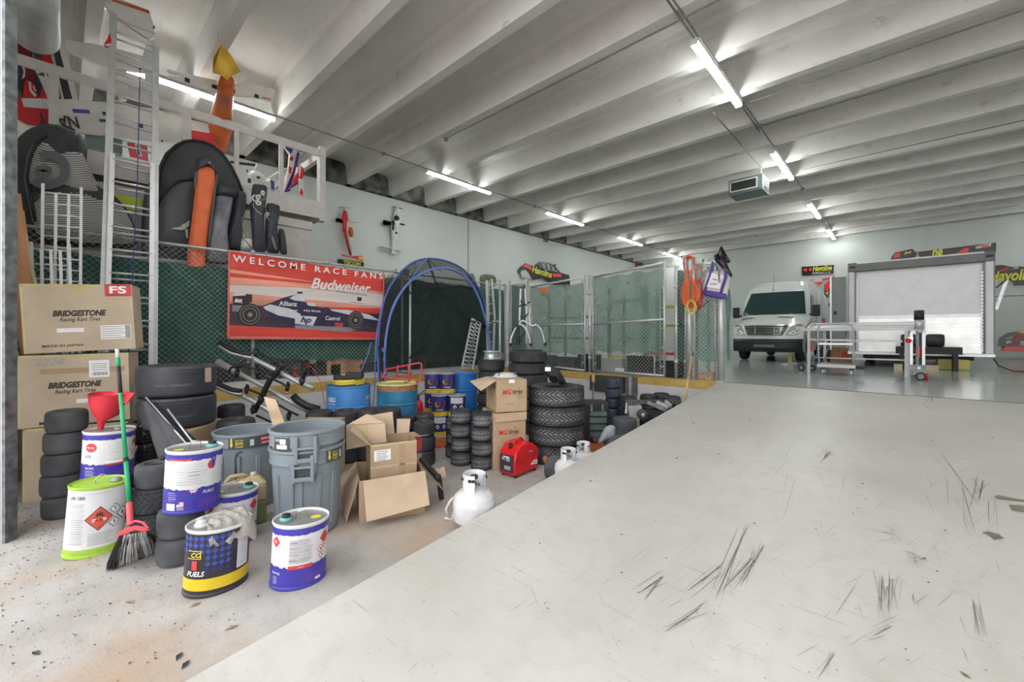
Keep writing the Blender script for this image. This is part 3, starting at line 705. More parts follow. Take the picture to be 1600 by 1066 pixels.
panel('lime_board','lime yellow board standing behind the tall ladder','board',3,[(785,548),(985,575),(975,665),(885,650),(850,610),(785,590)],-8.2,.03,'lime_board',())
# orange model aircraft with its tail up under a yellow cloth cover
t=thing('model_airplane','orange model aircraft standing nose down on the mezzanine, yellow cover over its tail','model airplane',(-9.0,2.3,4.2))
f=cr(2); pts=[(560,405,-7.85),(545,480,-8.1),(535,560,-8.4),(515,680,-8.86),(500,780,-8.98),(505,950,-9.1)]; P=[PX(*f(x,y),X_) for x,y,X_ in pts]
m=MB(); m.tube(P,[.09,.12,.13,.16,.18,.10],'plane_orange',12); m.build('fuselage',t)
m=MB(); 
for (x,y,s_,X_) in ((555,500,.05,-8.05),(545,540,.05,-8.2),(540,590,.05,-8.4),(528,640,.05,-8.6)):
    q=PX(*f(x,y),X_); m.sphere(q,s_*.7,'plane_dark',8,(.3,1,1.2))
m.build('lettering',t)
m=MB(); m.slab(out(2,[(105,332),(480,415),(478,512),(105,392),(108,378),(200,398),(205,370),(105,350)],-8.15),(1,0,0),.03,'plane_white'); m.build('tailplane',t)
m=MB(); m.slab(out(2,[(600,445),(700,418),(922,487),(890,572),(770,545),(580,530)],-8.14),(1,0,0),.03,'plane_white')
m.slab(out(2,[(820,540),(890,552),(888,560),(820,546)],-8.13),(1,0,0),.005,'plane_orange'); m.build('tailplane',t)
for x,y in ((255,412),(460,462),(600,495),(780,535)):
    q=PX(*f(x,y),-8.12); m=MB(); m.box(q,(.03,.06,.05),'black'); m.build('hinge',t)
t=thing('cloth_cover','mustard yellow cloth cover draped over the tail of the orange model aircraft','cover',(-9.2,2.65,5.9))
m=MB(); top=[PX(*f(*p),-9.2) for p in [(515,135),(450,240)]]
def Q(x,y,X): return PX(*f(x,y),X)
V=[Q(515,137,-7.68),Q(450,245,-7.72),Q(448,358,-7.75),Q(505,372,-7.70),Q(555,415,-7.68),Q(600,375,-7.70),Q(662,350,-7.75),Q(595,235,-7.75),Q(470,250,-7.98),Q(455,350,-8.05),Q(640,440,-8.05),Q(650,360,-8.05),Q(590,240,-7.98)]
m.add(V,[(0,1,2,3),(0,3,4),(0,4,5),(0,5,6,7),(0,8,9),(0,9,2,1),(0,7,12),(7,6,11,12),(6,10,11)],'cover_yellow',True); tag_o=m.build('cloth',t,solid=.008)
# right part: blue white red wing bundle
panel('model_wing','blue, white and red model wing leaning at the right end of the mezzanine','model wing',4,[(1082,120),(1250,165),(1215,205),(1190,240),(1170,340),(1130,420),(1120,490),(1083,488),(1120,300),(1130,200)],-9.3,.08,'plane_white',
   [(4,[(1185,180),(1205,190),(1130,480),(1085,488),(1150,330)],'plane_blue'),(4,[(1082,120),(1160,145),(1140,195),(1100,160)],'plane_blue'),(4,[(1130,215),(1158,222),(1150,250),(1125,240)],'plane_red'),(4,[(1120,290),(1145,300),(1135,350),(1122,340)],'plane_red'),(4,[(1180,150),(1240,165),(1225,185),(1185,175)],'plane_blue')],g)
panel('model_wing','small red white and blue model wing at the right end post of the mezzanine','model wing',4,[(1200,270),(1235,310),(1240,350),(1200,420),(1120,465),(1160,410),(1150,400),(1195,330)],-9.15,.06,'plane_red',
   [(4,[(1140,440),(1200,400),(1200,420),(1125,465)],'plane_blue'),(4,[(1200,270),(1215,290),(1205,380),(1195,340)],'plane_white')],g)
panel('model_wing','white and red wing tip standing at the foot of the right rail post','model wing',4,[(1200,380),(1235,400),(1240,515),(1200,505)],-9.1,.05,'plane_white',[(4,[(1215,450),(1232,490),(1225,512),(1200,500)],'plane_red')],g)
m=MB(); P=out(4,[(800,430),(810,345),(850,315),(900,340),(940,375),(930,410),(900,430)],-9.05); m.puffy(P,(1,0,0),.14,'tank',rings=4)
m.tube([PX(*cr(4)(860,330),-8.98),PX(*cr(4)(880,280),-8.98)],.022,'plane_white',8); m.box(PX(*cr(4)(890,375),-8.9),(.02,.05,.04),'black'); m.box(PX(*cr(4)(822,400),-8.9),(.02,.05,.08),'black'); m.box(PX(*cr(4)(805,325),-8.95),(.02,.02,.04),'black')
tag(m.build('foam_float'),'pale grey model aircraft fairing sitting on the mezzanine floor behind the rail','model part')
m=MB(); m.tube([PX(*cr(4)(900,425),-9.0),PX(*cr(4)(1090,310),-9.1)],.022,'plane_white',8); m.tube([PX(*cr(4)(1090,310),-9.1),PX(*cr(4)(1098,325),-9.1)],.05,'tank',10); tag(m.build('white_tube'),'thin white tube lying sloped on the mezzanine floor','tube')
m=MB(); m.puffy(out(4,[(930,410),(960,385),(1000,390),(1015,420),(1010,470),(960,470)],-9.0),(1,0,0),.08,'plane_white',rings=4); m.slab(out(4,[(985,390),(1010,405),(1012,465),(990,465)],-8.9),(1,0,0),.02,'plane_blue'); tag(m.build('model_cowl'),'round white and blue model cowl on the mezzanine floor behind the rail','model part')
m=MB(); m.bar(PX(*cr(4)(680,258),-9.2),PX(*cr(4)(885,285),-9.2),.03,.04,'black'); tag(m.build('black_bar'),'thin black bar lying behind the rail on the mezzanine','bar')
# ---------------- sports bags on the platform ----------------
gb='sports bags standing above the fence'
XB=-7.95
t=thing('sports_bag','huge slumped grey board bag with pinstriped side and ring emblem, left of the tall ladder','bag',(-8.15,.2,2.5))
o1=[(85,240),(120,160),(190,100),(300,55),(420,68),(520,105),(580,150),(608,230),(600,330),(640,410),(720,560),(860,612),(940,780),(950,930),(560,915),(150,880),(100,640),(90,480),(75,330)]
m=MB(); m.puffy(out(3,o1,-8.1),(1,0,0),.30,'bag_gray',rings=7,wob=.008); m.build('bag_body',t)
MATS['pin']=MATS['stripe_white']
# pin-striped side panel: stripes belong to the cloth
mm=bpy.data.materials.new('pinstripe'); mm.use_nodes=True; n=mm.node_tree.nodes; l=mm.node_tree.links
w=n.new('ShaderNodeTexWave'); w.wave_type='BANDS'; w.bands_direction='DIAGONAL'; w.inputs['Scale'].default_value=17; w.inputs['Distortion'].default_value=.4
tc=n.new('ShaderNodeTexCoord'); mp=n.new('ShaderNodeMapping'); mp.inputs['Rotation'].default_value=(math.radians(-58),0,0); l.new(tc.outputs['Object'],mp.inputs[0]); l.new(mp.outputs[0],w.inputs[0])
r_=n.new('ShaderNodeValToRGB'); r_.color_ramp.interpolation='CONSTANT'; r_.color_ramp.elements[0].color=(.10,.10,.11,1); r_.color_ramp.elements[1].color=(.56,.545,.51,1); r_.color_ramp.elements[1].position=.42
l.new(w.outputs[0],r_.inputs[0]); l.new(r_.outputs[0],n['Principled BSDF'].inputs['Base Color']); n['Principled BSDF'].inputs['Roughness'].default_value=.7; MATS['pinstripe']=mm
m=MB(); m.puffy(out(3,[(300,168),(400,255),(500,235),(575,262),(600,330),(640,410),(715,545),(700,560),(600,560),(450,520),(260,480),(185,470),(195,360),(230,240)],-7.86),(1,0,0),.09,'pinstripe',rings=5,back=.1); 
m.puffy(out(3,[(230,505),(560,500),(720,575),(850,620),(930,780),(935,900),(560,885),(250,850),(215,620)],-7.88),(1,0,0),.10,'pinstripe',rings=5,back=.1); m.build('striped_panel',t)
def ringpx(k,cx,cy,rx,ry,w,X,mt,n=40,a0=0,a1=2*math.pi):
    m=MB(); f=cr(k); o=[]; ii=[]
    vs=[]
    for i in range(n+1):
        a=a0+(a1-a0)*i/n; vs.append(PX(*f(cx+rx*math.cos(a),cy+ry*math.sin(a)),X)); vs.append(PX(*f(cx+(rx-w)*math.cos(a),cy+(ry-w)*math.sin(a)),X))
    m.add(vs,[(2*i,2*i+1,2*i+3,2*i+2) for i in range(n)],mt); return m
m=ringpx(3,330,380,158,135,62,-7.72,'bag_mid',a0=-2.0,a1=2.4); m.flat([(0,0)]*0,'bag_mid') if 0 else None
c_=ringpx(3,300,387,62,44,61,-7.715,'bag_mid'); m.add(c_.v,c_.f,'bag_mid'); m.build('ring_emblem',t,solid=.006)
m=MB(); m.tube(out(3,[(325,140),(250,190),(205,300),(185,430),(215,600),(245,740)],-7.84),.016,'black',6); m.tube(out(3,[(310,145),(238,190),(192,300),(172,430),(202,600),(230,740)],-7.86),.005,'stripe_white',5); m.build('zip',t)
m=MB(); m.tube(out(3,[(440,70),(490,90),(520,105)],-7.85),.012,'black',6); m.build('strap',t)
t=thing('sports_bag','big round top dark grey kite bag behind the orange bag, right of the tall ladder','bag',(-8.15,1.9,2.5))
m=MB(); m.puffy(out(4,[(125,1060),(120,700),(125,480),(140,300),(190,190),(260,130),(330,95),(400,88),(480,100),(550,130),(620,190),(690,290),(740,400),(775,480),(790,600),(760,800),(750,1060),(600,1075),(400,1070)],-8.12),(1,0,0),.16,'bag_gray',rings=7,wob=.006); m.build('bag_body',t)
m=MB(); m.tube(out(4,[(120,620),(125,480),(145,300),(195,195),(265,133),(330,100),(400,92),(480,105),(550,135),(620,195),(690,295),(740,400),(770,480)],-8.07),.02,'black',6); m.tube(out(4,[(135,560),(180,490),(240,430),(310,395),(400,388)],-7.95),.016,'black',6); m.build('piping',t)
m=MB(); m.puffy(out(4,[(130,900),(130,700),(150,540),(240,430),(310,395),(400,385),(420,520),(400,700),(380,900)],-8.0),(1,0,0),.10,'bag_mid',rings=5); m.build('front_pocket',t)
m=MB(); m.add(out(4,[(225,762),(300,748),(370,700),(365,740),(330,770),(310,775)],-7.87),[(0,1,2,3,4,5)],'stripe_white')
m.add(out(4,[(300,745),(330,720),(345,745),(325,770)],-7.868),[(0,1,2,3)],'stripe_white'); m.add(out(4,[(335,770),(355,765),(360,835),(345,835)],-7.868),[(0,1,2,3)],'stripe_white'); m.build('bird_logo',t,solid=.003)
t=thing('sports_bag','dark grey bag half hidden between the tall ladder and the round top kite bag','bag',(-8.3,1.3,2.5))
m=MB(); m.puffy(out(4,[(0,800),(10,640),(30,470),(70,400),(130,340),(140,600),(130,1040),(0,1010)],-8.15),(1,0,0),.12,'bag_mid',rings=5); m.build('bag_body',t)
t=thing('sports_bag','long bright orange equipment bag with a black cap, standing from floor to above the fence','bag',(-7.70,2.05,FL))
f=cr(4); XO=-7.66
ol=[(435,310),(500,290),(560,300),(562,420),(530,620),(505,800),(495,930),(490,1066)]; orr=[(345,1066),(350,930),(365,850),(385,700),(405,520),(425,400)]
P=[PX(*f(*p),XO) for p in ol]+[PX(272,560,XO),PX(262,585,XO)][:0]
low=[PX(317,470,XO),PX(300,580,XO),PX(268,580,XO),PX(285,480,XO)]
m=MB(); m.puffy(P+low+[PX(*f(*p),XO) for p in orr],(1,0,0),.08,'bag_orange',rings=5,wob=.003,back=.5); m.build('bag_body',t)
m=MB(); m.puffy(out(4,[(412,260),(430,225),(480,213),(530,220),(575,255),(582,350),(560,310),(500,290),(440,310),(415,330)],XO),(1,0,0),.08,'bag_dark',rings=4); m.sphere(PX(*f(520,262),XO+.07),.02,'chrome',8); m.build('cap',t)
m=MB(); m.tube(out(4,[(575,350),(560,470),(540,640),(520,800),(515,900)],XO-.02),.022,'bag_mid',6); m.tube(out(4,[(420,330),(410,430),(420,480)],XO-.02),.02,'bag_mid',6); m.build('side_band',t)
t=thing('sports_bag','silver grey equipment bag with a black top, right beside the orange bag','bag',(-7.75,2.5,2.5))
m=MB(); m.puffy(out(4,[(570,520),(600,510),(700,520),(690,600),(655,780),(670,930),(660,1020),(500,1010),(500,900),(550,640)],-7.74),(1,0,0),.09,'bag_silver',rings=5,wob=.006); m.build('bag_body',t)
m=MB(); m.puffy(out(4,[(570,430),(640,440),(740,475),(735,500),(705,530),(600,510),(565,500)],-7.74),(1,0,0),.10,'bag_dark',rings=4); m.build('bag_top',t)
t=thing('sports_bag','tall limp black equipment bag between the silver grey bag and the lettered bag','bag',(-7.8,2.8,2.5))
m=MB(); m.puffy(out(4,[(735,480),(770,475),(800,500),(795,640),(770,720),(760,910),(670,905),(655,830),(700,640),(715,560)],-7.83),(1,0,0),.10,'bag_dark',rings=5,wob=.008); m.build('bag_body',t)
m=MB(); m.tube(out(4,[(790,640),(765,700),(770,760),(790,800)],-7.7),.008,'khaki',5); m.build('strap',t)
t=thing('sports_bag','narrow navy equipment bag lettered kg standing above the fence','bag',(-7.8,3.15,2.5))
m=MB(); m.puffy(out(4,[(845,430),(870,422),(960,440),(955,520),(935,650),(935,800),(955,945),(850,935),(840,800),(825,600)],-7.82),(1,0,0),.08,'bag_navy',rings=5,wob=.004); m.build('bag_body',t)
p=PX(*f(885,530),-7.72); M=frame(p,(0,1,.25),(0,-.25,1)); m=MB(); m.text('kg°',.26,.24,'stripe_white',M,.03,.2)
m.tube(out(4,[(850,570),(855,600),(880,630),(915,655)],-7.725),.006,'stripe_white',4); m.tube(out(4,[(925,500),(945,540),(915,545)],-7.73),.004,'stripe_white',4); m.build('lettering',t)
t=thing('sports_bag','narrow black equipment bag right of the lettered navy bag','bag',(-7.8,3.3,2.5))
m=MB(); m.puffy(out(4,[(950,570),(1000,570),(1055,590),(1050,660),(1030,760),(1045,860),(1050,955),(950,945),(940,800),(945,680)],-7.83),(1,0,0),.09,'bag_navy',rings=5,wob=.008); m.build('bag_body',t)
m=MB(); m.text('kg',.05,.2,'stripe_white',frame(PX(*f(962,660),-7.73),(0,1,.1),(0,-.1,1)),.02,.2); m.puffy(out(4,[(985,810),(1005,830),(1035,930),(1015,920),(995,870)],-7.74),(1,0,0),.03,'bag_silver',rings=3); m.build('pocket',t)
m=MB(); m.puffy(out(4,[(1040,760),(1080,765),(1095,820),(1112,965),(1050,955)],-7.85),(1,0,0),.06,'bag_dark',rings=4); tag(m.build('sports_bag'),'small dark grey bag at the right end of the bags above the fence','bag',gb)
t=thing('white_canister','small white canister with a black line standing between two black bags','canister',(-7.8,2.95,2.5))
m=MB(); m.puffy(out(4,[(758,830),(845,838),(842,925),(760,918)],-7.80),(1,0,0),.06,'stripe_white',rings=4,sub=1); m.build('canister_body',t)
m=MB(); m.tube(out(4,[(765,830),(800,860),(842,915)],-7.73),.006,'ink',4); m.tube(out(4,[(785,830),(785,790),(810,790),(812,825)],-7.76),.008,'tank',5); m.build('handle',t)
# ---------------- tyres ----------------
def tyre_prof(R,w,ri):
    return [(ri,.16*w),(ri*1.25,.02*w),(R*.80,0),(R*.93,.05*w),(R*.985,.16*w),(R,.3*w),(R,.7*w),(R*.985,.84*w),(R*.93,.95*w),(R*.80,w),(ri*1.25,.98*w),(ri,.84*w),(ri*1.05,.8*w),(R*.86,.74*w),(R*.86,.26*w),(ri*1.05,.2*w)]
def tyre(label,cat,R,w,ri,mt,chalk=False,n=40):
    m=MB(); m.lathe(tyre_prof(R,w,ri),mt,n,closed=True)
    return tag(m.build('tyre',local=True),label,cat)
def tread_tyre(label,R,w,ri,nb=44,ang=.42,dust='tread_dust',bands=((.10,.42,1),(.44,.56,0),(.58,.90,-1)),name='tyre',blk=.72):
    """grooves show the dust; raised rubber blocks stand on the carcass"""
    m=MB(); P=tyre_prof(R,w,ri); mats=['rubber_tread']*len(P)
    for i in (4,5,6): mats[i]=dust
    m.lathe(P,'rubber_tread',48,closed=True,mats=mats)
    h=.004
    def pt(a,z,rr): return (rr*math.cos(a),rr*math.sin(a),z)
    for z0,z1,sg in bands:
        for k in range(nb):
            a=2*math.pi*k/nb+(.5*math.pi*2/nb if sg==0 else 0); da=2*math.pi/nb*blk; sk=ang*sg
            def col(z,f): return a+da*f+sk*((z-z0)/(z1-z0))
            vs=[]
            for rr in (R-.004,R+h):
                for z in (z0,(z0+z1)/2,z1):
                    for f in (0,1): vs.append(pt(col(z,f),z*w,rr-(.015*R if z in (.10,.90) else 0)))
            fs=[(6,8,9,7)[::-1],(8,10,11,9)[::-1],(0,6,7,1)[::-1],(4,5,11,10)[::-1],(0,2,8,6)[::-1],(2,4,10,8)[::-1],(1,7,9,3)[::-1],(3,9,11,5)[::-1]]
            m.add(vs,fs,'rubber_tread')
    return tag(m.build(name,local=True),label,'tyre')
T_gray=tyre('','tyre',.135,.182,.062,'rubber_gray'); T_slick=tyre('','tyre',.138,.185,.062,'rubber'); T_blue=tyre('','tyre',.130,.150,.062,'rubber_blue')
T_wrap=tyre('','tyre',.145,.19,.062,'black_wrap')
T_ktread=tread_tyre('',.125,.162,.062,22,.45,'kart_dust',((.08,.33,1),(.37,.62,-1),(.66,.92,-1)),blk=.62)
T_kbig=tread_tyre('',.14,.19,.062,20,.5,'rubber_gray',((.10,.48,1),(.52,.90,-1)),blk=.66)
T_car=tread_tyre('',.345,.232,.19,36,.34,'tread_dust',((.05,.33,1),(.345,.64,-1),(.655,.94,1)),blk=.80)
T_road=tread_tyre('',.305,.185,.19,40,0,'rubber_gray',((.10,.28,0),(.32,.48,0),(.52,.68,0),(.72,.90,0)),blk=.93)
T_small=tread_tyre('',.225,.19,.14,40,.25,'rubber_gray',((.10,.36,1),(.39,.61,0),(.64,.90,-1)),blk=.7)
ORD={1:['single'],2:['bottom','top'],3:['bottom','middle','top'],4:['bottom','second lowest','third lowest','top'],5:['bottom','second lowest','middle','fourth lowest','top'],6:['bottom','second lowest','third lowest','fourth lowest','fifth lowest','top'],7:['bottom','second lowest','third lowest','middle','third highest','second highest','top']}
def stack(proto,u,t,n,h,what,where,group,z0=0,jit=.012,sc=None,xy=None,seed=0):
    r=random.Random(int(u*13+n)+seed if not isinstance(u,float) else int(u*7)+seed); x,y=xy if xy else AT(u,t)
    ln=.05 if t<3.8 else .0
    for k in range(n):
        p=proto[k] if isinstance(proto,list) else proto
        lb=f'{ORD[n][k]} {what} in stack {where}' if n>1 else f'{what} {where}'
        first_or_clone(p,lb,(x+r.uniform(-jit,jit)+ln*CY*k*h,y+r.uniform(-jit,jit)+ln*SY*k*h,z0+k*h),r.uniform(0,6),group,sc)
    return x,y
kg='worn kart tyres'
stack(T_gray,98,3.66,5,.183,'grey kart tyre','of five beside the cardboard tyre boxes',kg)
stack(T_gray,280,2.93,2,.183,'grey kart tyre','under the white fuel can, right of the broom',kg)
stack([T_kbig,T_kbig,T_gray],238,3.32,3,.19,'kart tyre','between the broom handle and the white fuel can',kg)
stack(T_slick,167,3.52,2,.19,'dark kart tyre','hidden under the fuel can with the red funnel',kg)
stack(T_wrap,226,3.95,4,.19,'black plastic wrapped tyre','behind the black folded cloth',kg)
stack([T_slick,T_slick,T_slick,T_kbig],187,5.0,4,.20,'kart tyre','behind the red funnel','worn kart tyres',)
# two wide racing slicks on a carton
x,y=AT(277,4.25)
m=MB(); R,w=.325,.30; m.lathe([(.19,.1*w),(.22,.01),(R*.86,0),(R*.96,.03*w),(R,.10*w),(R*1.005,.5*w),(R,.90*w),(R*.96,.97*w),(R*.86,w),(.22,w-.01),(.19,.9*w),(R*.85,.85*w),(R*.85,.15*w)],'slick',56,closed=True)
m.lathe([(R*1.006,.82*w),(R*1.007,.825*w)],'chalk',56)
def cyl_warp(R,th0,z0): return lambda px,py: Vector(((R)*math.cos(th0+px/R),(R)*math.sin(th0+px/R),z0+py))
T_race=m.build('racing_slick',local=True); tag(T_race,'','racing tyre')
th=math.atan2(-y,-x)
lm=MB(); lm.text('UNTITLED Z-VENNOM',.22,.022,'chalk',None,0,0,cyl_warp(R*1.009,0,.36*w))
for k in range(2):
    o=first_or_clone(T_race,['lower wide racing slick under the labelled one on the brown carton','upper wide racing slick with a paper label, stacked on the brown carton'][k],(x,y,.665+k*.302),th,'wide racing slicks')
    q=MB(); q.text(['Z-VENNOM 73','7-VENNOM 3.7 WTUT'][k],.20,.020,'chalk',None,0,0,cyl_warp(R*1.009,-.25 if k else .15,.40*w)); o2=q.build('chalk_writing',o,local=True)
    if k:
        q=MB(); vs=[]
        for i in range(5):
            a=.72+.10*i/1.6
            for zz in (.42*w,.90*w): vs.append((R*1.010*math.cos(a),R*1.010*math.sin(a),zz))
        q.add(vs,[(2*i,2*i+2,2*i+3,2*i+1) for i in range(4)],'card_pale'); q.build('paper_label',o,local=True)
m=MB(); m.box((x,y,.33),(.62,.62,.655),'card',R=YAW+.1); m.box((x,y,.331),(.08,.625,.66),'tape_brown',R=YAW+.1); tag(m.build('cardboard_box',bevel=.006),'brown carton under the two wide racing slicks','box')
# tyres behind the bins and along the pit
stack(T_slick,368,4.35,3,.235,'dark kart tyre','just behind the rear grey bin',kg,sc=1.25)
stack(T_slick,362,4.9,4,.19,'dark kart tyre','further behind the rear grey bin',kg)
stack(T_slick,441,4.75,2,.19,'dark kart tyre','beneath the tray rack',kg)
for (u,t,n,wh) in ((500,5.15,3,'left of the front blue drum row'),(541,5.22,3,'before the light blue drum'),(575,5.30,3,'between the two drums'),(606,5.32,3,'before the yellow banded drum'),):
    stack(T_slick,u,t,n,.213,'dark kart tyre',wh,kg,sc=1.14)
stack(T_slick,663,5.12,3,.172,'black kart tyre','right of the open cartons',kg,sc=.93)
stack(T_slick,632,5.32,3,.18,'black kart tyre','behind the red printed carton',kg,sc=.95); stack(T_slick,662,5.52,3,.18,'black kart tyre','before the fire extinguisher',kg,sc=.95)
gt='treaded kart tyres'
stack(T_ktread,753.5,4.93,4,.167,'treaded kart tyre','nearest the lower tyre box',gt)
stack(T_ktread,721,5.12,4,.167,'treaded kart tyre','just left of the front treaded stack',gt)
stack(T_ktread,712,5.45,3,.167,'treaded kart tyre','behind the two front treaded stacks',gt)
stack(T_car,869,5.32,4,.235,'chevron tread car tyre','of four right of the tyre boxes',"chevron tread car tyres",jit=.008)
xr,yr=stack(T_road,826,6.85,7,.187,'black road tyre','under the bicycle hoops','road tyres in a tall stack',jit=.01)
xs,ys=stack(T_small,768,7.25,6,.19,'small knobbly tyre','that carries the bare steel rim','small knobbly tyres',jit=.01)
m=MB(); m.lathe([(.13,0),(.145,.005),(.145,.02),(.125,.03),(.12,.09),(.125,.12),(.15,.13),(.15,.145),(.13,.145),(.105,.10),(.105,.03)],'rim',32,M=TR(xs,ys,1.143),closed=True); tag(m.build('wheel_rim',origin=(xs,ys,1.143)),'bare silver steel wheel rim on top of the small knobbly tyres','wheel rim')
# right end of the pit
stack(T_blue,958,7.15,5,.166,'dark blue kart tyre','of five against the dock wall',kg,sc=1.05)
stack(T_slick,982,6.85,3,.19,'dark kart tyre','just right of the tall dark blue stack',kg)
stack(T_gray,976,5.66,2,.235,'grey kart tyre','beside the ramp edge, before the steel frame',kg,sc=1.2)
stack(T_gray,962,5.12,2,.19,'grey kart tyre','at the ramp edge by the grey tub',kg)
stack(T_slick,1012,7.2,3,.18,'dark kart tyre','at dock wall, left of three behind steel frame',kg); stack(T_slick,1034,7.35,3,.18,'dark kart tyre','at dock wall, middle of three behind steel frame',kg); stack(T_slick,1050,7.0,3,.18,'dark kart tyre','at dock wall, right of three behind steel frame',kg)
stack(T_slick,1022,6.5,2,.19,'dark kart tyre','below the steel frame by the ramp',kg)
# a wheel standing on its tread next to the small gas tank
x,y=AT(866,4.5); o=first_or_clone(T_gray,'grey kart tyre standing on its tread before the large chevron tyres',(x-.06,y,.137),(math.pi/2,0,YAW+.9),kg)
# ---------------- oval fuel cans ----------------
def oval(a,b,th,z,off=0.): return Vector(((a+off)*math.cos(th),(b+off)*math.sin(th),z))
def patch(m,a,b,th0,th1,z0,z1,mt,off=.001,n=10,jag=0,seed=1):
    vs=[]; r=random.Random(seed)
    for i in range(n+1):
        th=th0+(th1-th0)*i/n; vs.append(oval(a,b,th,z0+(r.uniform(-jag,jag) if jag else 0),off)); vs.append(oval(a,b,th,z1+(r.uniform(-jag,jag) if jag else 0),off))
    m.add(vs,[(2*i,2*i+2,2*i+3,2*i+1) for i in range(n)],mt,False)
def owarp(a,b,th0,z0,off=.002,dz=0.):
    # walks along the oval by arc length from th0
    def f(x,y):
        th=th0; s=0; step=.02 if x>0 else -.02; L=abs(x)
        while s<L:
            d=math.hypot(a*math.sin(th),b*math.cos(th))*.02
            if s+d>L: th+=step*(L-s)/d; break
            s+=d; th+=step
        return oval(a,b,th,z0+y+x*dz,off)
    return f
def diamond(m,a,b,th0,z0,w,h,mt,off):
    W_=owarp(a,b,th0,z0,off); P=[W_(0,-h/2),W_(w/2,0),W_(0,h/2),W_(-w/2,0)]; c=W_(0,0)+Vector((0,0,0))
    Q=[W_(0,-h/2),W_(w/4,-h/4),W_(w/2,0),W_(w/4,h/4),W_(0,h/2),W_(-w/4,h/4),W_(-w/2,0),W_(-w/4,-h/4),W_(0,0)]
    m.add(Q,[(8,i,(i+1)%8) for i in range(8)],mt)
def lines(m,a,b,th0,th1,z0,z1,n,mt='faint_ink',off=.0035,seed=1,h=.004):
    r=random.Random(seed)
    for k in range(n):
        z=z1-(z1-z0)*(k+.5)/n; e=th0+(th1-th0)*r.uniform(.75,1); patch(m,a,b,th0,e,z,z+h*r.uniform(.5,1.1),mt,off,6)
def can_base(label,x,y,z,rot,a,b,H,body,topm='can_top',rimm='can_white',spout=True,yellow=True,ys=1,teal='teal_cap',bail=True,group=None,lean=.055,botm=None):
    t=thing('fuel_can',label,'fuel can',(x,y,z+.002),rot,group); botm=botm or body; t.rotation_euler=(Matrix.Rotation(lean,3,(Vector((-SY,CY,0))))@Matrix.Rotation(rot,3,'Z')).to_euler()
    m=MB(); m.lathe([(1.0,0),(1.03,.004),(1.03,.016),(1,.022),(1,H-.02),(1.03,H-.012),(1.03,H),(1.005,H+.002),(.985,H-.004),(.97,H-.012)],body,48,M=Matrix.Diagonal((a,b,1,1)),mats=[botm,botm,botm,body,rimm,rimm,rimm,rimm,rimm,topm]); return t,m
def top_fit(t,a,b,H,xs=.6,side=1,yellow=True,capm='teal_cap',capc='black'):
    m=MB(); m.lathe([(.0,H-.012),(.97,H-.012)],'can_top',48,M=Matrix.Diagonal((a,b,1,1))) if 0 else None
    m.cyl((xs*a*side,0,H-.014),(xs*a*side,0,H+.008),.036,capm,20); m.cyl((xs*a*side,0,H+.008),(xs*a*side,0,H+.026),.026,capc,16); m.cyl((xs*a*side,0,H+.004),(xs*a*side,0,H+.012),.031,capm,16,r2=.026); m.build('spout_cap',t,local=True)
    m=MB(); c=0; m.tube([(c-.035,0,H-.012),(c-.028,-.012,H+.03),(c-.02,-.02,H+.045),(c+.02,-.02,H+.045),(c+.028,-.012,H+.03),(c+.035,0,H-.012)],.003,'chrome',6); m.build('bail_handle',t,local=True)
    if yellow:
        m=MB(); m.lathe([(0,0),(.030,0),(.030,.0012),(0,.0012)],'label_yellow',20,M=TR(-xs*a*side*.95,-.01,H-.0115)@Matrix.Diagonal((1,.8,1,1))); m.build('round_sticker',t,local=True)
A_,B_,H_=.160,.134,.40
PI=math.pi
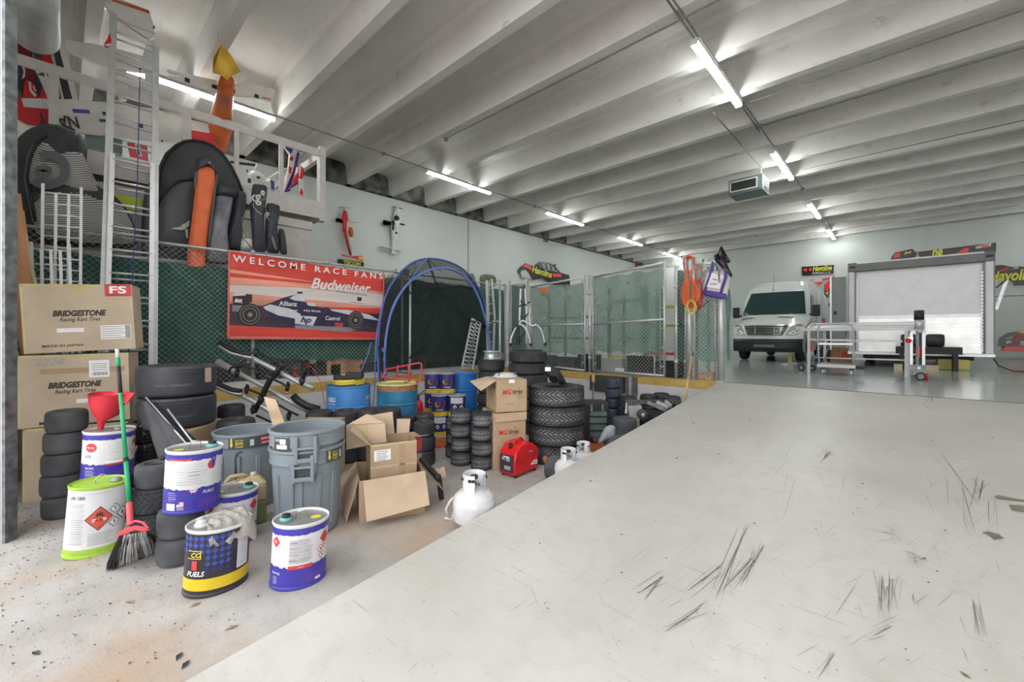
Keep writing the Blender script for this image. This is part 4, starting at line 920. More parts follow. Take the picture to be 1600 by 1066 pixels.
# camera-facing direction in local frame: compute rot so local -Y faces the camera
def face_rot(x,y,extra=0.): return math.atan2(-y,-x)+PI/2+extra
def vp_can(label,x,y,z,extra,style,H=H_):
    rot=face_rot(x,y,extra); t,m=can_base(label,x,y,z,rot,A_,B_,H,'can_white',group='racing fuel cans',botm='can_blue'); T=-PI/2
    patch(m,A_,B_,0,2*PI,H-.055,H-.022,'can_blue',.0012,48,.0)
    patch(m,A_,B_,0,2*PI,H-.062,H-.052,'can_blue',.0011,60,.004,3)
    zb=.135 if style!='tall' else .16
    patch(m,A_,B_,0,2*PI,.022,zb,'can_blue',.0012,48); patch(m,A_,B_,0,2*PI,zb-.004,zb+.008,'can_blue',.0011,70,.006,4)
    patch(m,A_,B_,T+.2,T+1.0,.03,.09,'can_purple',.0014,8)
    if style=='front':
        lines(m,A_,B_,T-.42,T+.42,zb+.03,H-.09,17,seed=3); lines(m,A_,B_,T-.42,T-.1,zb+.03,H-.09,4,'red_ink',.0036,seed=5,h=.003)
        patch(m,A_,B_,T-.45,T+.42,zb-.004,zb+.018,'label_red',.003,8); m.text('DANGER',.03,.006,'label_white',None,.0,0,owarp(A_,B_,T,zb+.007,.0038))
        diamond(m,A_,B_,T-1.02,H-.105,.06,.07,'label_red',.0030); m.text('Py',.024,.02,'label_white',None,.01,.3,owarp(A_,B_,T-1.02,H-.105,.0036))
        diamond(m,A_,B_,T+.95,H-.115,.075,.085,'label_red',.0030)
        for (q,zz) in ((.74,zb+.085),(.98,zb+.10),(.82,zb+.045)): diamond(m,A_,B_,T+q,zz,.045,.052,'label_red',.003); diamond(m,A_,B_,T+q,zz,.036,.042,'label_white',.0036); patch(m,A_,B_,T+q-.03,T+q+.03,zz-.008,zz+.008,'ink',.0042,2)
        m.text('Racing',.055,.02,'label_white',None,.0,0,owarp(A_,B_,T-.95,zb-.028,.0038)); lines(m,A_,B_,T-1.1,T-.85,.035,.085,5,'can_white',.003,h=.003)
        patch(m,A_,B_,T+.55,T+.8,.035,.052,'can_white',.003,3)
    elif style=='tall':
        lines(m,A_,B_,T-.62,T+.5,zb+.03,H-.08,9,seed=4,h=.003); lines(m,A_,B_,T-.2,T+.3,zb+.06,H-.13,3,'gray_ink',.0036,seed=8,h=.006)
        patch(m,A_,B_,T-1.0,T-.1,H-.060,H-.048,'label_red',.002,8,.002); 
        V=owarp(A_,B_,T+.80,H-.075,.004); c=V(-.012,0)
        m.text('V',.05,.10,'can_blue',None,.04,.1,owarp(A_,B_,T+.72,H-.082,.0045)); m.text('P',.02,.04,'can_white',None,.02,.1,owarp(A_,B_,T+.86,H-.07,.005))
        W_=owarp(A_,B_,T+.62,H-.105,.0035); Q=[W_(.024*math.cos(q*PI/8),.03*math.sin(q*PI/8)) for q in range(16)]; m.add(Q,[tuple(range(16))],'label_red')
        m.text('FUELS',.07,.02,'label_white',None,.01,.3,owarp(A_,B_,T+.55,zb-.025,.003)); patch(m,A_,B_,T-1.0,T-.62,.03,.075,'label_white',.003,4); 
        patch(m,A_,B_,T-.55,T-.30,.055,.085,'label_white',.003,4); 
        for k in range(4): patch(m,A_,B_,T-.46,T-.30,.057+k*.007,.060+k*.007,'label_red',.0036,3)
        patch(m,A_,B_,T-.55,T-.46,.07,.085,'can_blue',.0036,2)
        lines(m,A_,B_,T-.95,T-.55,.085,zb-.01,5,'can_white',.003,h=.003); lines(m,A_,B_,T-.55,T-.25,.03,.05,3,'can_white',.003,h=.003)
        W_=owarp(A_,B_,T+.0,zb+.005,.004); Q=[W_(.028*math.cos(q*PI/8)*(1 if q%2 else .7),.028*math.sin(q*PI/8)*(1 if q%2 else .7)) for q in range(16)]; m.add(Q,[tuple(range(16))],'can_white'); m.text('RACE',.05,.012,'red_ink',None,.01,0,owarp(A_,B_,T,zb-.002,.005))
    elif style=='back':
        patch(m,A_,B_,T-.1,T+.75,zb+.01,H-.08,'label_white',.003,8); lines(m,A_,B_,T-.08,T+.72,zb+.03,H-.085,16,'gray_ink',.0036,seed=3,h=.003)
        patch(m,A_,B_,T-.1,T+.75,zb-.006,zb+.01,'label_red',.003,8)
        W_=owarp(A_,B_,T-.72,H-.12,.0035); Q=[W_(.036*math.cos(q*PI/8),.036*math.sin(q*PI/8)) for q in range(16)]; m.add(Q,[tuple(range(16))],'label_red'); m.text('Racing',.05,.018,'label_white',None,.01,.3,owarp(A_,B_,T-.72,H-.12,.0045))
        m.text('C12',.04,.022,'ink',None,.01,0,owarp(A_,B_,T-.85,H-.19,.003)); m.text('RACING',.06,.016,'label_white',None,.01,0,owarp(A_,B_,T-.75,zb-.02,.003)); lines(m,A_,B_,T-.95,T-.5,.05,zb-.04,4,'can_white',.003,h=.003)
        for (q,zz) in ((1.05,zb+.10),(1.2,zb+.06)): diamond(m,A_,B_,T+q,zz,.04,.05,'label_red',.003); diamond(m,A_,B_,T+q,zz,.03,.038,'label_white',.0036)
        diamond(m,A_,B_,T+1.2,H-.11,.05,.06,'label_red',.003)
    m.build('can_body',t,local=True)
    return t
x,y=AT(466,2.70); t=vp_can('purple and white racing fuel can standing alone in front of the stacked grey bins',x,y,0,.05,'front'); top_fit(t,A_,B_,H_,.55,-1)
x,y=AT(300,2.93); t=vp_can('white and purple racing fuel can with teal cap standing on grey kart tyres',x,y,.368,.0,'tall',.42); top_fit(t,A_,B_,.42,.60,1)
x,y=AT(168,3.50); t=vp_can('white and blue racing fuel can holding the red funnel, behind the lime green can',x,y,.383,.0,'back'); 
m=MB(); m.cyl((.05,0,H_-.012),(.05,0,H_+.008),.03,'can_top',16); m.build('spout_cap',t,local=True); FUN=(x,y,.383+H_)
x,y=AT(361,3.20); t=vp_can('purple fuel can with yellow sticker hidden behind the checkered can, beside the jug',x,y,0,.0,'front'); top_fit(t,A_,B_,H_,.6,1); 
# checkered can with a rag
x,y=AT(338,2.64); rot=face_rot(x,y,.12); t,m=can_base('blue and black checkered racing fuel can with a grey rag on top',x,y,0,rot,.168,.140,.40,'sun_black',group='racing fuel cans'); a,b,T=.168,.140,-PI/2
patch(m,a,b,0,2*PI,.045,.115,'sun_yellow',.0014,48)
r=random.Random(2); wd,hd_=.034,.038
for j in range(-1,7):
    for i in range(-9,5):
        for od in (0,1):
            z=.165+(j+.5*od)*hd_; sx0=(i+.5*od)*wd
            if z>.362 or z<.15 or sx0>.055 or (z<.25 and sx0<-.075): continue
            P=owarp(a,b,T,z,.0016)(sx0,0); th=math.atan2(P.y/b,P.x/a)
            if od==0: diamond(m,a,b,th,z,wd*.98,hd_*.98,'sun_blue' if z>.2 else 'sun_navy',.0016)
patch(m,a,b,T+.5,T+1.0,.13,.345,'can_white',.003,8); lines(m,a,b,T+.53,T+.95,.14,.33,18,'faint_ink',.0036,seed=5,h=.003); diamond(m,a,b,T+1.2,.28,.05,.07,'label_red',.003)
patch(m,a,b,T-1.15,T-.62,.235,.285,'sun_yellow',.003,6); patch(m,a,b,T-1.15,T-.66,.24,.28,'sun_black',.0036,6); m.text('CO',.055,.028,'label_yellow',None,.02,.2,owarp(a,b,T-.80,.26,.0045))
patch(m,a,b,T-.95,T-.75,.17,.225,'label_red',.003,4); m.text('FUELS',.10,.03,'label_white',None,.02,.25,owarp(a,b,T-.80,.148,.004))
m.build('can_body',t,local=True)
m=MB(); m.cyl((-.09,0,.385),(-.09,0,.41),.04,'tank',20); m.cyl((-.09,0,.41),(-.09,0,.425),.028,'tank',16); m.build('spout_cap',t,local=True)
m=MB(); m.tube([(-.13,0,.41),(-.12,-.02,.445),(-.09,-.03,.455),(-.06,-.02,.44),(-.055,0,.41)],.0025,'chrome',6); m.build('bail_handle',t,local=True)
# rag
def rag(label,cx,cy,z,w,d,mt,seed=1,droop=None,rot=0,name='rag'):
    r=random.Random(seed); n=14; vs=[]; T_=TR(cx,cy,0)@RZ(rot)
    for j in range(n+1):
        for i in range(n+1):
            X=(i/n-.5)*w; Y=(j/n-.5)*d; q=math.hypot(X/w*2,Y/d*2)
            Z=z+.012+.05*max(0,1-q)*(.6+.4*math.sin(7*i/n+3*j/n))+.016*math.sin(i*1.9+j*.7)+r.uniform(0,.008)
            if droop: Z=min(Z+0, Z)-droop(X,Y)
            vs.append(T_@Vector((X*(1+.06*math.sin(j)),Y*(1+.07*math.sin(i*1.3)),Z)))
    m=MB(); m.add(vs,[(j*(n+1)+i,j*(n+1)+i+1,(j+1)*(n+1)+i+1,(j+1)*(n+1)+i) for j in range(n) for i in range(n)],mt,True); o=m.build(name,solid=.006); return tag(o,label,'rag')
ca,sa=math.cos(rot),math.sin(rot)
rag('crumpled grey rag draped over the right side of the checkered fuel can',x+ca*.07+sa*.035,y+sa*.07-ca*.035,.40,.24,.24,'rag',3,lambda X,Y: .0 if (X<.09 and Y>-.085) else (max(0,X-.09)*2.0+max(0,-.085-Y)*3.0),rot)
# lime green can
x,y=AT(146,3.06); rot=face_rot(x,y,.06); a,b,H=.158,.128,.50
t,m=can_base('tall white and lime green fuel can with a red hazard diamond beside the broom',x,y,0,rot,a,b,H,'can_white',rimm='lime',topm='lime',group='racing fuel cans',lean=.095,botm='lime')
patch(m,a,b,0,2*PI,.018,.065,'lime',.0016,48)
diamond(m,a,b,T+.02,.275,.150,.175,'ink',.0030); diamond(m,a,b,T+.02,.275,.138,.162,'hazard_red',.0036)
for k,(dx,dz,w_,h_) in enumerate(((-.012,.0,.014,.036),(0,.004,.016,.050),(.012,.0,.014,.036))): 
    W_=owarp(a,b,T+.02,.305,.0042); m.add([W_(dx-w_/2,-.012),W_(dx+w_/2,-.012),W_(dx+w_*.25,.006),W_(dx+.002,dz+h_/2),W_(dx-w_*.3,.008)],[(0,1,2,3,4)],'ink')
W_=owarp(a,b,T+.02,.288,.0042); m.add([W_(-.024,-.002),W_(.024,-.002),W_(.024,.001),W_(-.024,.001)],[(0,1,2,3)],'ink')
W_=owarp(a,b,T+.02,.265,.0042); m.add([W_(-.035,-.011),W_(.035,-.011),W_(.035,.011),W_(-.035,.011)],[(0,1,2,3)],'label_white'); m.text('UN 1203',.058,.013,'ink',None,.01,0,owarp(a,b,T+.02,.265,.0052)); m.text('3',.007,.011,'ink',None,.01,0,owarp(a,b,T+.02,.215,.0046))
for (dx,dz,s_,tx) in ((.080,.325,.068,'o'),(.080,.228,.068,'!'),(.135,.278,.085,'x')):
    th=T+.02+dx/ .150; diamond(m,a,b,th,dz,s_,s_*1.1,'ink',.0030); diamond(m,a,b,th,dz,s_*.85,s_*.93,'label_white',.0036)
    m.text({'o':'Y','!':'!','x':'*'}[tx],.010 if tx=='!' else .024,.030,'ink',None,.02,0,owarp(a,b,th,dz,.0044))
m.text('UN 1203',.085,.024,'ink',None,.012,0,owarp(a,b,T-.80,.43,.0035)); patch(m,a,b,T-.62,T+.5,.456,.458,'gray_ink',.003,8)
lines(m,a,b,T-1.0,T-.42,.10,.39,24,'faint_ink',.003,seed=9,h=.004); lines(m,a,b,T-.30,T+.60,.085,.175,9,'gray_ink',.003,seed=11,h=.003)
m.text('12/11/21',.09,.014,'gray_ink',None,0,0,owarp(a,b,T-.55,.042,.003)); m.text('12L1911',.09,.012,'gray_ink',None,0,0,owarp(a,b,T+.3,.042,.003))
m.build('can_body',t,local=True)
m=MB(); m.cyl((.085,.0,H-.012),(.085,0,H+.006),.036,'can_top',20); m.cyl((.085,.0,H+.006),(.085,0,H+.012),.026,'gray_ink',16); m.build('spout_cap',t,local=True)
m=MB(); m.tube([(-.02,0,H-.01),(-.03,-.005,H+.02),(0.0,-.01,H+.055),(.025,-.01,H+.05),(.012,-.004,H+.02),(-.01,0,H-.01)],.003,'stripe_white',6); m.build('bail_handle',t,local=True)
# red funnel
x,y,z=FUN; t=thing('funnel','bright red plastic funnel stuck in the fuel can behind the lime green can','funnel',(x,y,z-.004))
d=Vector((-SY,CY,0)); R_=Vector((CY,SY,0)); top=PT(170,612,3.45)
ax=(Vector((x-R_.x*.06,y-R_.y*.06,z)))
m=MB(); c0=ax; c1=c0+Vector((R_.x*.01,R_.y*.01,.07)); c2=c1+Vector((R_.x*.03,R_.y*.03,.06)); c3=c2+Vector((R_.x*.02,R_.y*.02,.10)); c4=c3+Vector((R_.x*.015,R_.y*.015,.05))
m.tube([c0,c1,c2,c3,c4,c4+Vector((0,0,.014))],[.020,.028,.085,.118,.128,.140],'red_plastic',28,caps=False); m.tube([c4+Vector((0,0,.014)),c4,c3,c2],[.137,.124,.114,.08],'red_plastic',28,caps=False)
m.build('funnel_cone',t)
m=MB(); m.slab([c4+R_*.12+Vector((0,0,.014)),c4+R_*.22+Vector((0,0,.024)),c4+R_*.15+Vector((0,0,-.07)),c3+R_*.10],d,.01,'red_plastic'); m.build('lip',t)
m=MB(); m.puffy([c3-R_*.03+d*(-.10)+Vector((0,0,z_)) + R_*q for z_,q in ((-.05,-.005),(-.04,.025),(.02,.03),(.03,-.01))],-d,.006,'label_red',rings=2); m.build('handle',t)
# broom
p0=PT(183,546,3.02); p1=PT(202,786,2.80); p2=PT(207,818,2.74)
t=thing('broom','angled broom with green pole, red head and grey bristles leaning before the tyres','broom',(p2.x,p2.y,0))
m=MB(); q1=p0.lerp(p1,.06); q2=p0.lerp(p1,.12); m.tube([p0,q1],.012,'stripe_white',10); m.tube([q1,q2],.0125,'green_pole',10); m.tube([q2,p0.lerp(p1,.3)],.012,'black',10); m.tube([p0.lerp(p1,.3),p0.lerp(p1,.75)],.0125,'green_pole',10); m.tube([p0.lerp(p1,.72),p0.lerp(p1,.74)],.015,'black',10); m.tube([p0.lerp(p1,.75),p1],.0135,'green_pole',10); m.build('pole',t)
m=MB()
hd=[(183,843),(185,833),(195,826),(212,821),(228,824),(233,828),(231,833),(212,829),(197,834),(187,846)]
m.slab([PT(u,v,2.72) for u,v in hd],PT(200,800,2.7)-PT(200,800,2.8),.04,'pink_red'); m.tube([p1,PT(204,820,2.73)],.018,'pink_red',12); m.tube([PT(u,v,2.72) for u,v in ((200,820),(212,814),(224,817),(232,826))],.008,'pink_red',8); m.build('head',t,bevel=.004)
m=MB(); r=random.Random(8)
for i in range(1000):
    f=r.random(); tp=PT(186+f*45,838-f*8,2.72+r.uniform(-.02,.02)); bt=G(168+f*82+r.uniform(-4,4),889-f*32+r.uniform(-8,6)); bt=Vector((bt.x,bt.y,max(.0,r.uniform(0,.02)))); 
    mid=tp.lerp(bt,.5)+Vector((r.uniform(-.006,.006),r.uniform(-.006,.006),0)); m.tube([tp,mid,bt],.0021,'bristle_black' if (f<.18 or f>.95 or r.random()<.12) else 'bristle_gray',3,caps=False)
o=m.build('bristles',t)
# jug
x,y=AT(383,3.50); rot=face_rot(x,y,0.12)
t=thing('plastic_jug','translucent square jug half full of green liquid beside the rear grey bin','jug',(x,y,0),rot)
m=MB(); m.bx(-.145,.145,-.10,.10,.19,.33,'jug'); m.add([(-.145,-.10,.33),(.145,-.10,.33),(.145,.10,.33),(-.145,.10,.33),(.02,-.05,.385),(.10,-.05,.385),(.10,.05,.385),(.02,.05,.385),(-.145,0,.33)],[(0,1,5,4),(1,2,6,5),(2,3,7,6),(3,0,4,7),(4,5,6,7)],'jug'); m.build('jug_body',t,bevel=.02,local=True,seg=3)
m=MB(); m.bx(-.145,.145,-.10,.10,0,.19,'jug_green'); m.build('green_liquid',t,bevel=.02,local=True,seg=3)
m=MB(); m.tube([(-.125,0,.31),(-.135,0,.37),(-.10,0,.405),(-.02,0,.405),(.02,0,.38)],.016,'jug',10); m.build('handle',t,local=True)
m=MB(); m.cyl((.06,0,.38),(.06,0,.41),.022,'stripe_white',16); m.build('cap',t,local=True)
m=MB(); m.bx(.06,.12,-.1012,-.1002,.08,.3,'khaki'); 
# ---------------- grey bins ----------------
def bin_body(t,z0,seed=0,D=.28):
    m=MB(); b,tp=.225,D-.012
    prof=[(b-.02,0),(b,.015),(b+.012,.10),(tp-.012,.56),(tp-.012,.565),(tp+.006,.575),(tp+.006,.585),(tp+.004,.60),(tp+.004,.665),(tp+.016,.672),(tp+.016,.69),(tp+.002,.692),(tp-.008,.685),(tp-.010,.60),(tp-.03,.5),(b-.01,.05),(b-.02,.03)]
    m.lathe([(r,z+z0) for r,z in prof],'bin_gray',56); m.build('bin_body',t,local=True)
def bin_ribs(t,z0,angs):
    for a in angs:
        m=MB(); r0,r1=.236,.263
        vs=[]
        for (z,r_,w) in ((.08,.236,.010),(.50,.262,.016)):
            for s in (-1,1): vs.append(Vector(((r_-.004)*math.cos(a+s*w/r_*1.4),(r_-.004)*math.sin(a+s*w/r_*1.4),z+z0))); 
            for s in (-1,1): vs.append(Vector(((r_+.008)*math.cos(a+s*w/r_),(r_+.008)*math.sin(a+s*w/r_),z+z0)))
        m.add(vs,[(2,3,7,6),(0,2,6,4),(1,5,7,3),(4,6,7,5),(0,1,3,2)],'bin_gray'); m.build('rib',t,local=True)
def bin_handle(t,z0,a):
    m=MB(); R=.272; M=TR(R*math.cos(a),R*math.sin(a),z0)@RZ(a-PI/2)
    # local: x tangent, y outward
    for xx in (-.065,.065): m.bx(xx-.012,xx+.012,-.01,.035,.46,.66,'bin_gray',M)
    m.bx(-.065,.065,.012,.035,.47,.50,'bin_gray',M); m.bx(-.065,.065,.008,.035,.565,.585,'bin_gray',M); m.bx(-.055,.055,-.012,.002,.50,.56,'bin_dark',M)
    m.add([M@Vector(p) for p in ((-.10,.0,.60),(-.077,.033,.60),(-.077,.033,.50),(-.08,.0,.50))],[(0,1,2,3)],'bin_gray'); m.add([M@Vector(p) for p in ((.10,.0,.60),(.077,.033,.60),(.077,.033,.50),(.08,.0,.50))][::-1],[(0,1,2,3)],'bin_gray')
    m.build('handle',t,bevel=.004,local=True)
def bin_sticker(t,z0,a0,a1,za,zb,items,R=.2795,base='bin_dark'):
    m=MB(); patch(m,R,R,a0,a1,z0+za,z0+zb,base,.001,10)
    for (a,z,kind,w,h) in items:
        if kind.startswith('#'): patch(m,R,R,a-w/2/R,a+w/2/R,z0+z-h/2,z0+z+h/2,kind[1:],.002,4)
        elif kind=='arrow':
            W_=owarp(R,R,a,z0+z,.003); m.add([W_(-w/4,h/2),W_(-w/4,-h*.1),W_(-w/2,-h*.1),W_(0,-h/2),W_(w/2,-h*.1),W_(w/4,-h*.1),W_(w/4,h/2)],[(6,5,4,3,2,1,0)[::-1]],'label_yellow')
        else:
            tx,mt=kind.split('|'); m.text(tx,w,h,mt,None,.02,0,owarp(R,R,a,z0+z,.0035))
    m.build('sticker',t,local=True)
x,y=AT(481,3.42); rot=face_rot(x,y); T=-PI/2
t=thing('trash_can','lower of two nested grey round trash bins, behind the front purple fuel can','trash can',(x,y,0),rot,'grey round trash bins')
bin_body(t,0); bin_ribs(t,0,[T-.95,T-.45,T-.2,T+.3,T+.8]); bin_handle(t,0,T-.12)
bin_sticker(t,0,T+.48,T+1.1,.575,.665,[(T+.57,.625,'arrow',.03,.075),(T+.76,.645,'UP TO|label_yellow',.05,.014),(T+.76,.62,'50%|label_yellow',.05,.024),(T+.76,.595,'STRONGER|label_yellow',.05,.014),(T+.98,.62,'#stripe_white',.025,.06)])
t=thing('trash_can','upper of two nested grey round trash bins, empty with a handle facing forward','trash can',(x,y,.14),rot+.03,'grey round trash bins')
bin_body(t,0); bin_handle(t,0,T-.08)
bin_sticker(t,0,T-.98,T-.5,.56,.655,[(T-.85,.635,'#gray_ink',.05,.02),(T-.68,.625,'#label_white',.05,.04),(T-.72,.585,'#label_white',.09,.03)])
x,y=AT(388,3.92); rot=face_rot(x,y)
t=thing('trash_can','single grey round trash bin with a black sticker, left of the nested bins','trash can',(x,y,0),rot,'grey round trash bins')
bin_body(t,0); bin_ribs(t,0,[T-.9,T-.3,T+.3,T+.9])
m=MB(); R=.268; m.tube([Vector((R*math.cos(a),R*math.sin(a),z)) for a,z in ((T-.36,.1),(T-.36,.50),(T-.33,.53),(T-.28,.54),(T+.8,.54))],.006,'bin_dark',6); m.build('moulded_rib',t,local=True)
bin_sticker(t,0,T-.55,T+.75,.575,.665,[(T-.46,.625,'arrow',.03,.085),(T-.24,.645,'UP TO|label_yellow',.06,.014),(T-.24,.62,'50%|label_yellow',.06,.026),(T-.24,.592,'STRONGER|label_yellow',.06,.014),(T+.10,.62,'#stripe_white',.03,.055),(T+.50,.642,'#label_red',.09,.026),(T+.50,.605,'#label_red',.09,.026),(T+.50,.642,'Rubbermaid|label_white',.075,.014),(T+.50,.605,'BRUTE|label_white',.06,.014)])
# ---------------- drums and small cans ----------------
def drum(label,u,t_,mt,topm,band=None,H=.88,R=.285,scal=1,txt=None):
    x,y=AT(u,t_); rot=face_rot(x,y); t=thing('steel_drum',label,'drum',(x,y,0),rot,'blue drums'); m=MB()
    P=[(R-.02,.0),(R+.006,.004),(R+.006,.02),(R,.03),(R,.27),(R+.008,.285),(R+.008,.295),(R,.31),(R,.57),(R+.008,.585),(R+.008,.595),(R,.61),(R,.78),(R,.855),(R+.008,.86),(R+.008,H),(R-.008,H),(R-.012,H-.02)]
    ms=[mt]*len(P)
    if band: ms[12]=band; ms[13]='bright_yellow' if band=='rust' else band
    if topm: 
        for k in (13,14,15,16,17): ms[k]=topm
    m.lathe(P,mt,48,mats=ms)
    if txt: txt(m,R)
    m.build('drum_body',t,local=True)
    m=MB(); m.cyl((.12,.08,H-.02),(.12,.08,H+.004),.03,'can_top',16); m.build('bung',t,local=True); return t,x,y
def dt(m,R):
    T=-PI/2
    patch(m,R,R,T-1.1,T-.55,.52,.75,'drum_blue',.001,8); m.text('FUELS',.14,.06,'label_white',None,.02,.1,owarp(R,R,T-.85,.71,.004)); lines(m,R,R,T-1.1,T-.6,.53,.66,5,'label_white',.004,seed=2,h=.006)
    m.text('VP',.09,.06,'label_white',None,.02,.1,owarp(R,R,T+1.0,.71,.004)); lines(m,R,R,T+.8,T+1.2,.53,.66,4,'label_white',.004,seed=2,h=.006)
dr1=drum('light blue steel drum with white lettering carrying a coil of yellow hose',545,5.80,'drum_blue',None,None,txt=dt)
dr2=drum('dark blue steel drum with a pale yellow band, under the red frame stand',621,6.05,'drum_teal','pale_yellow','rust')
dr3=drum('bright blue plastic drum half hidden behind the upper tyre box',721,7.52,'drum_bright',None,None,txt=lambda m,R:[patch(m,R,R,T_+.1,T_+.4,.30,.34,'label_white',.01,4) for T_ in (-PI/2-.2,)])
# what stands on the drums
x,y=dr1[1],dr1[2]
m=MB(); P=[]
for i in range(100):
    a=i*.19*2; P.append(Vector((x+(.20+.01*math.sin(i))*math.cos(a),y+(.20+.01*math.cos(i))*math.sin(a),.895+.0006*i+.004*math.sin(i*2.1))))
m.tube(P,.008,'yellow_cord',6); tag(m.build('hose_coil'),'coil of thin yellow hose lying on the light blue drum','hose')
m=MB(); q=PT(545,583,5.8); M=TR(q.x,q.y,.965)@RZ(YAW+.2); m.bx(-.19,-.02,-.07,.07,-.01,.035,'black',M); m.bx(-.03,.19,-.09,.09,0,.085,'black',M); m.cyl(Vector((-.15,0,.0)),Vector((-.15,0,.06)),.05,'black',14,M=M); tag(m.build('black_pump',bevel=.012),'flat black pump body resting on the hose coil','pump')
x,y=dr2[1],dr2[2]
t=thing('frame_stand','bright red tubular frame stand lying on the yellow banded drum','stand',(x,y,.885))
TT=5.95
f4=lambda a,b:(560+a/4.847,540+b/4.847)
def b4(m,*p,r=.012,t_=TT,mt='red_metal'): m.tube([PT(*f4(*q),t_) for q in p],r,mt,8)
m=MB(); b4(m,(215,180),(460,132),(478,138),(478,262),(465,262),(195,240),(175,250),(215,180)); m.build('outer_frame',t)
m=MB(); b4(m,(300,150),(290,240)); b4(m,(380,148),(385,205),(385,275),r=.014); m.build('cross_bar',t)
m=MB(); b4(m,(215,195),(290,200),(400,215),r=.009,mt='black'); m.build('black_rod',t)
m=MB(); b4(m,(205,255),(205,275)); b4(m,(440,258),(440,285)); m.build('foot',t)
# small stacked cans
def small_can(style):
    t=thing('racing_fuel_tin','', 'fuel can',(0,0,0)); R,H=.132,.31; m=MB(); T=-PI/2
    m.lathe([(R,0),(R+.004,.003),(R+.004,.012),(R,.016),(R,.055),(R,H-.03),(R,H-.015),(R+.004,H-.01),(R+.004,H),(R-.004,H),(R-.008,H-.012)],'sun_navy',36,mats=['sun_yellow','sun_yellow','sun_yellow','sun_yellow','sun_navy','sun_navy','stripe_white','stripe_white','stripe_white','can_top','can_top'])
    if style=='logo':
        W_=owarp(R,R,T,.17,.002); m.add([W_(-.085,0),W_(-.05,-.048),W_(.05,-.048),W_(.085,0),W_(.05,.048),W_(-.05,.048)],[(0,1,2,3,4,5)],'sun_yellow'); m.add([owarp(R,R,T,.165,.003)(*q) for q in ((-.05,-.03),(-.02,-.045),(.10,.035),(.09,.055),(.0,.03))],[(0,1,2,3,4)],'label_red')
        m.text('SUNOCO',.12,.028,'ink',None,.02,0,owarp(R,R,T,.17,.0045)); m.text('RACE FUELS',.12,.02,'label_white',None,.02,.3,owarp(R,R,T,.085,.003))
        for i in range(10):
            for j in range(3): diamond(m,R,R,T-1.2+i*.26+(j%2)*.13,.225+j*.022,.02,.024,'sun_blue',.0015)
        m.text('OCTANE',.08,.012,'ink',None,.01,0,owarp(R,R,T,.037,.003))
    else:
        patch(m,R,R,T-.95,T+.6,.19,H-.03,'can_white',.002,10); lines(m,R,R,T-.9,T+.5,.2,.27,6,'gray_ink',.003,seed=2,h=.004); diamond(m,R,R,T-.4,.135,.06,.075,'label_white',.003); diamond(m,R,R,T+.4,.135,.06,.075,'label_white',.003)
        for q in (-.4,.4): diamond(m,R,R,T+q,.135,.03,.04,'ink',.004)
    m.build('tin_body',t,local=True); return t
ca_,cb_=small_can('logo'),small_can('label')
gs='stacked navy and yellow racing fuel tins'
for (u,tt,styles,where) in ((687,6.65,'ba','in the front left column beside the extinguisher'),(714,6.62,'bb','in the front right column'),(676,6.98,'baa','in the rear left column'),(699,6.98,'baa','in the rear right column')):
    x,y=AT(u,tt); fr_=face_rot(x,y)
    for k,s_ in enumerate(styles):
        first_or_clone(ca_ if s_=='a' else cb_, f'{ORD[len(styles)][k]} navy racing fuel tin {where}',(x,y,k*.312),fr_+{'a':0,'b':.15}[s_],gs)
# extinguisher
x,y=AT(653,6.3); t=thing('fire_extinguisher','dark red fire extinguisher standing between the dark blue drum and the fuel tins','fire extinguisher',(x,y,0))
m=MB(); m.lathe([(.07,0),(.078,.01),(.078,.50),(.07,.55),(.04,.585),(.025,.60)],'gen_red',24,M=TR(x,y,0)); m.build('cylinder_body',t)
m=MB(); m.cyl((x,y,.60),(x,y,.66),.022,'black',12); m.bar((x,y,.65),(x+.09,y+.07,.70),.02,.01,'black'); m.bar((x,y,.66),(x+.09,y+.07,.74),.02,.01,'black'); m.build('valve_handle',t)
m=MB(); m.tube([(x,y,.64),(x-.06,y-.07,.66),(x-.08,y-.08,.55),(x-.06,y-.065,.35)],.01,'black',8); m.build('hose',t)
# ---------------- cardboard ----------------
def carton(name,label,M,L,D,H,mt='card',inner='card_dark',open_=False,t=.006,group=None,sx=0.,top=True):
    """M: local frame, x along the front face, y into the box, z up; origin front-left-bottom"""
    o=M@Vector((L/2,D/2,0)); T=thing(name,label,'box',tuple(o),0,group)
    m=MB(M)
    if not open_: m.bx(0,L,0,D,0,H,mt)
    else:
        m.bx(0,L,0,t,0,H,mt); m.bx(0,L,D-t,D,0,H,mt); m.bx(0,t,t,D-t,0,H,mt); m.bx(L-t,L,t,D-t,0,H,mt); m.bx(t,L-t,t,D-t,0,t,mt)
    m.build('box_body',T,bevel=.0025)
    return T
def flap(T,M,pts,mt='card_light',h=.005,nm='flap'):
    P=[M@Vector(p) for p in pts]; n=(P[1]-P[0]).cross(P[2]-P[0]); m=MB(); m.slab(P,n,h,mt); return m.build(nm,T)
def face_M(M,x,z,off=-.0012): # frame on the front face (y=0), centred at x,z
    return M@frame((x,off,z),(1,0,0),(0,0,1))
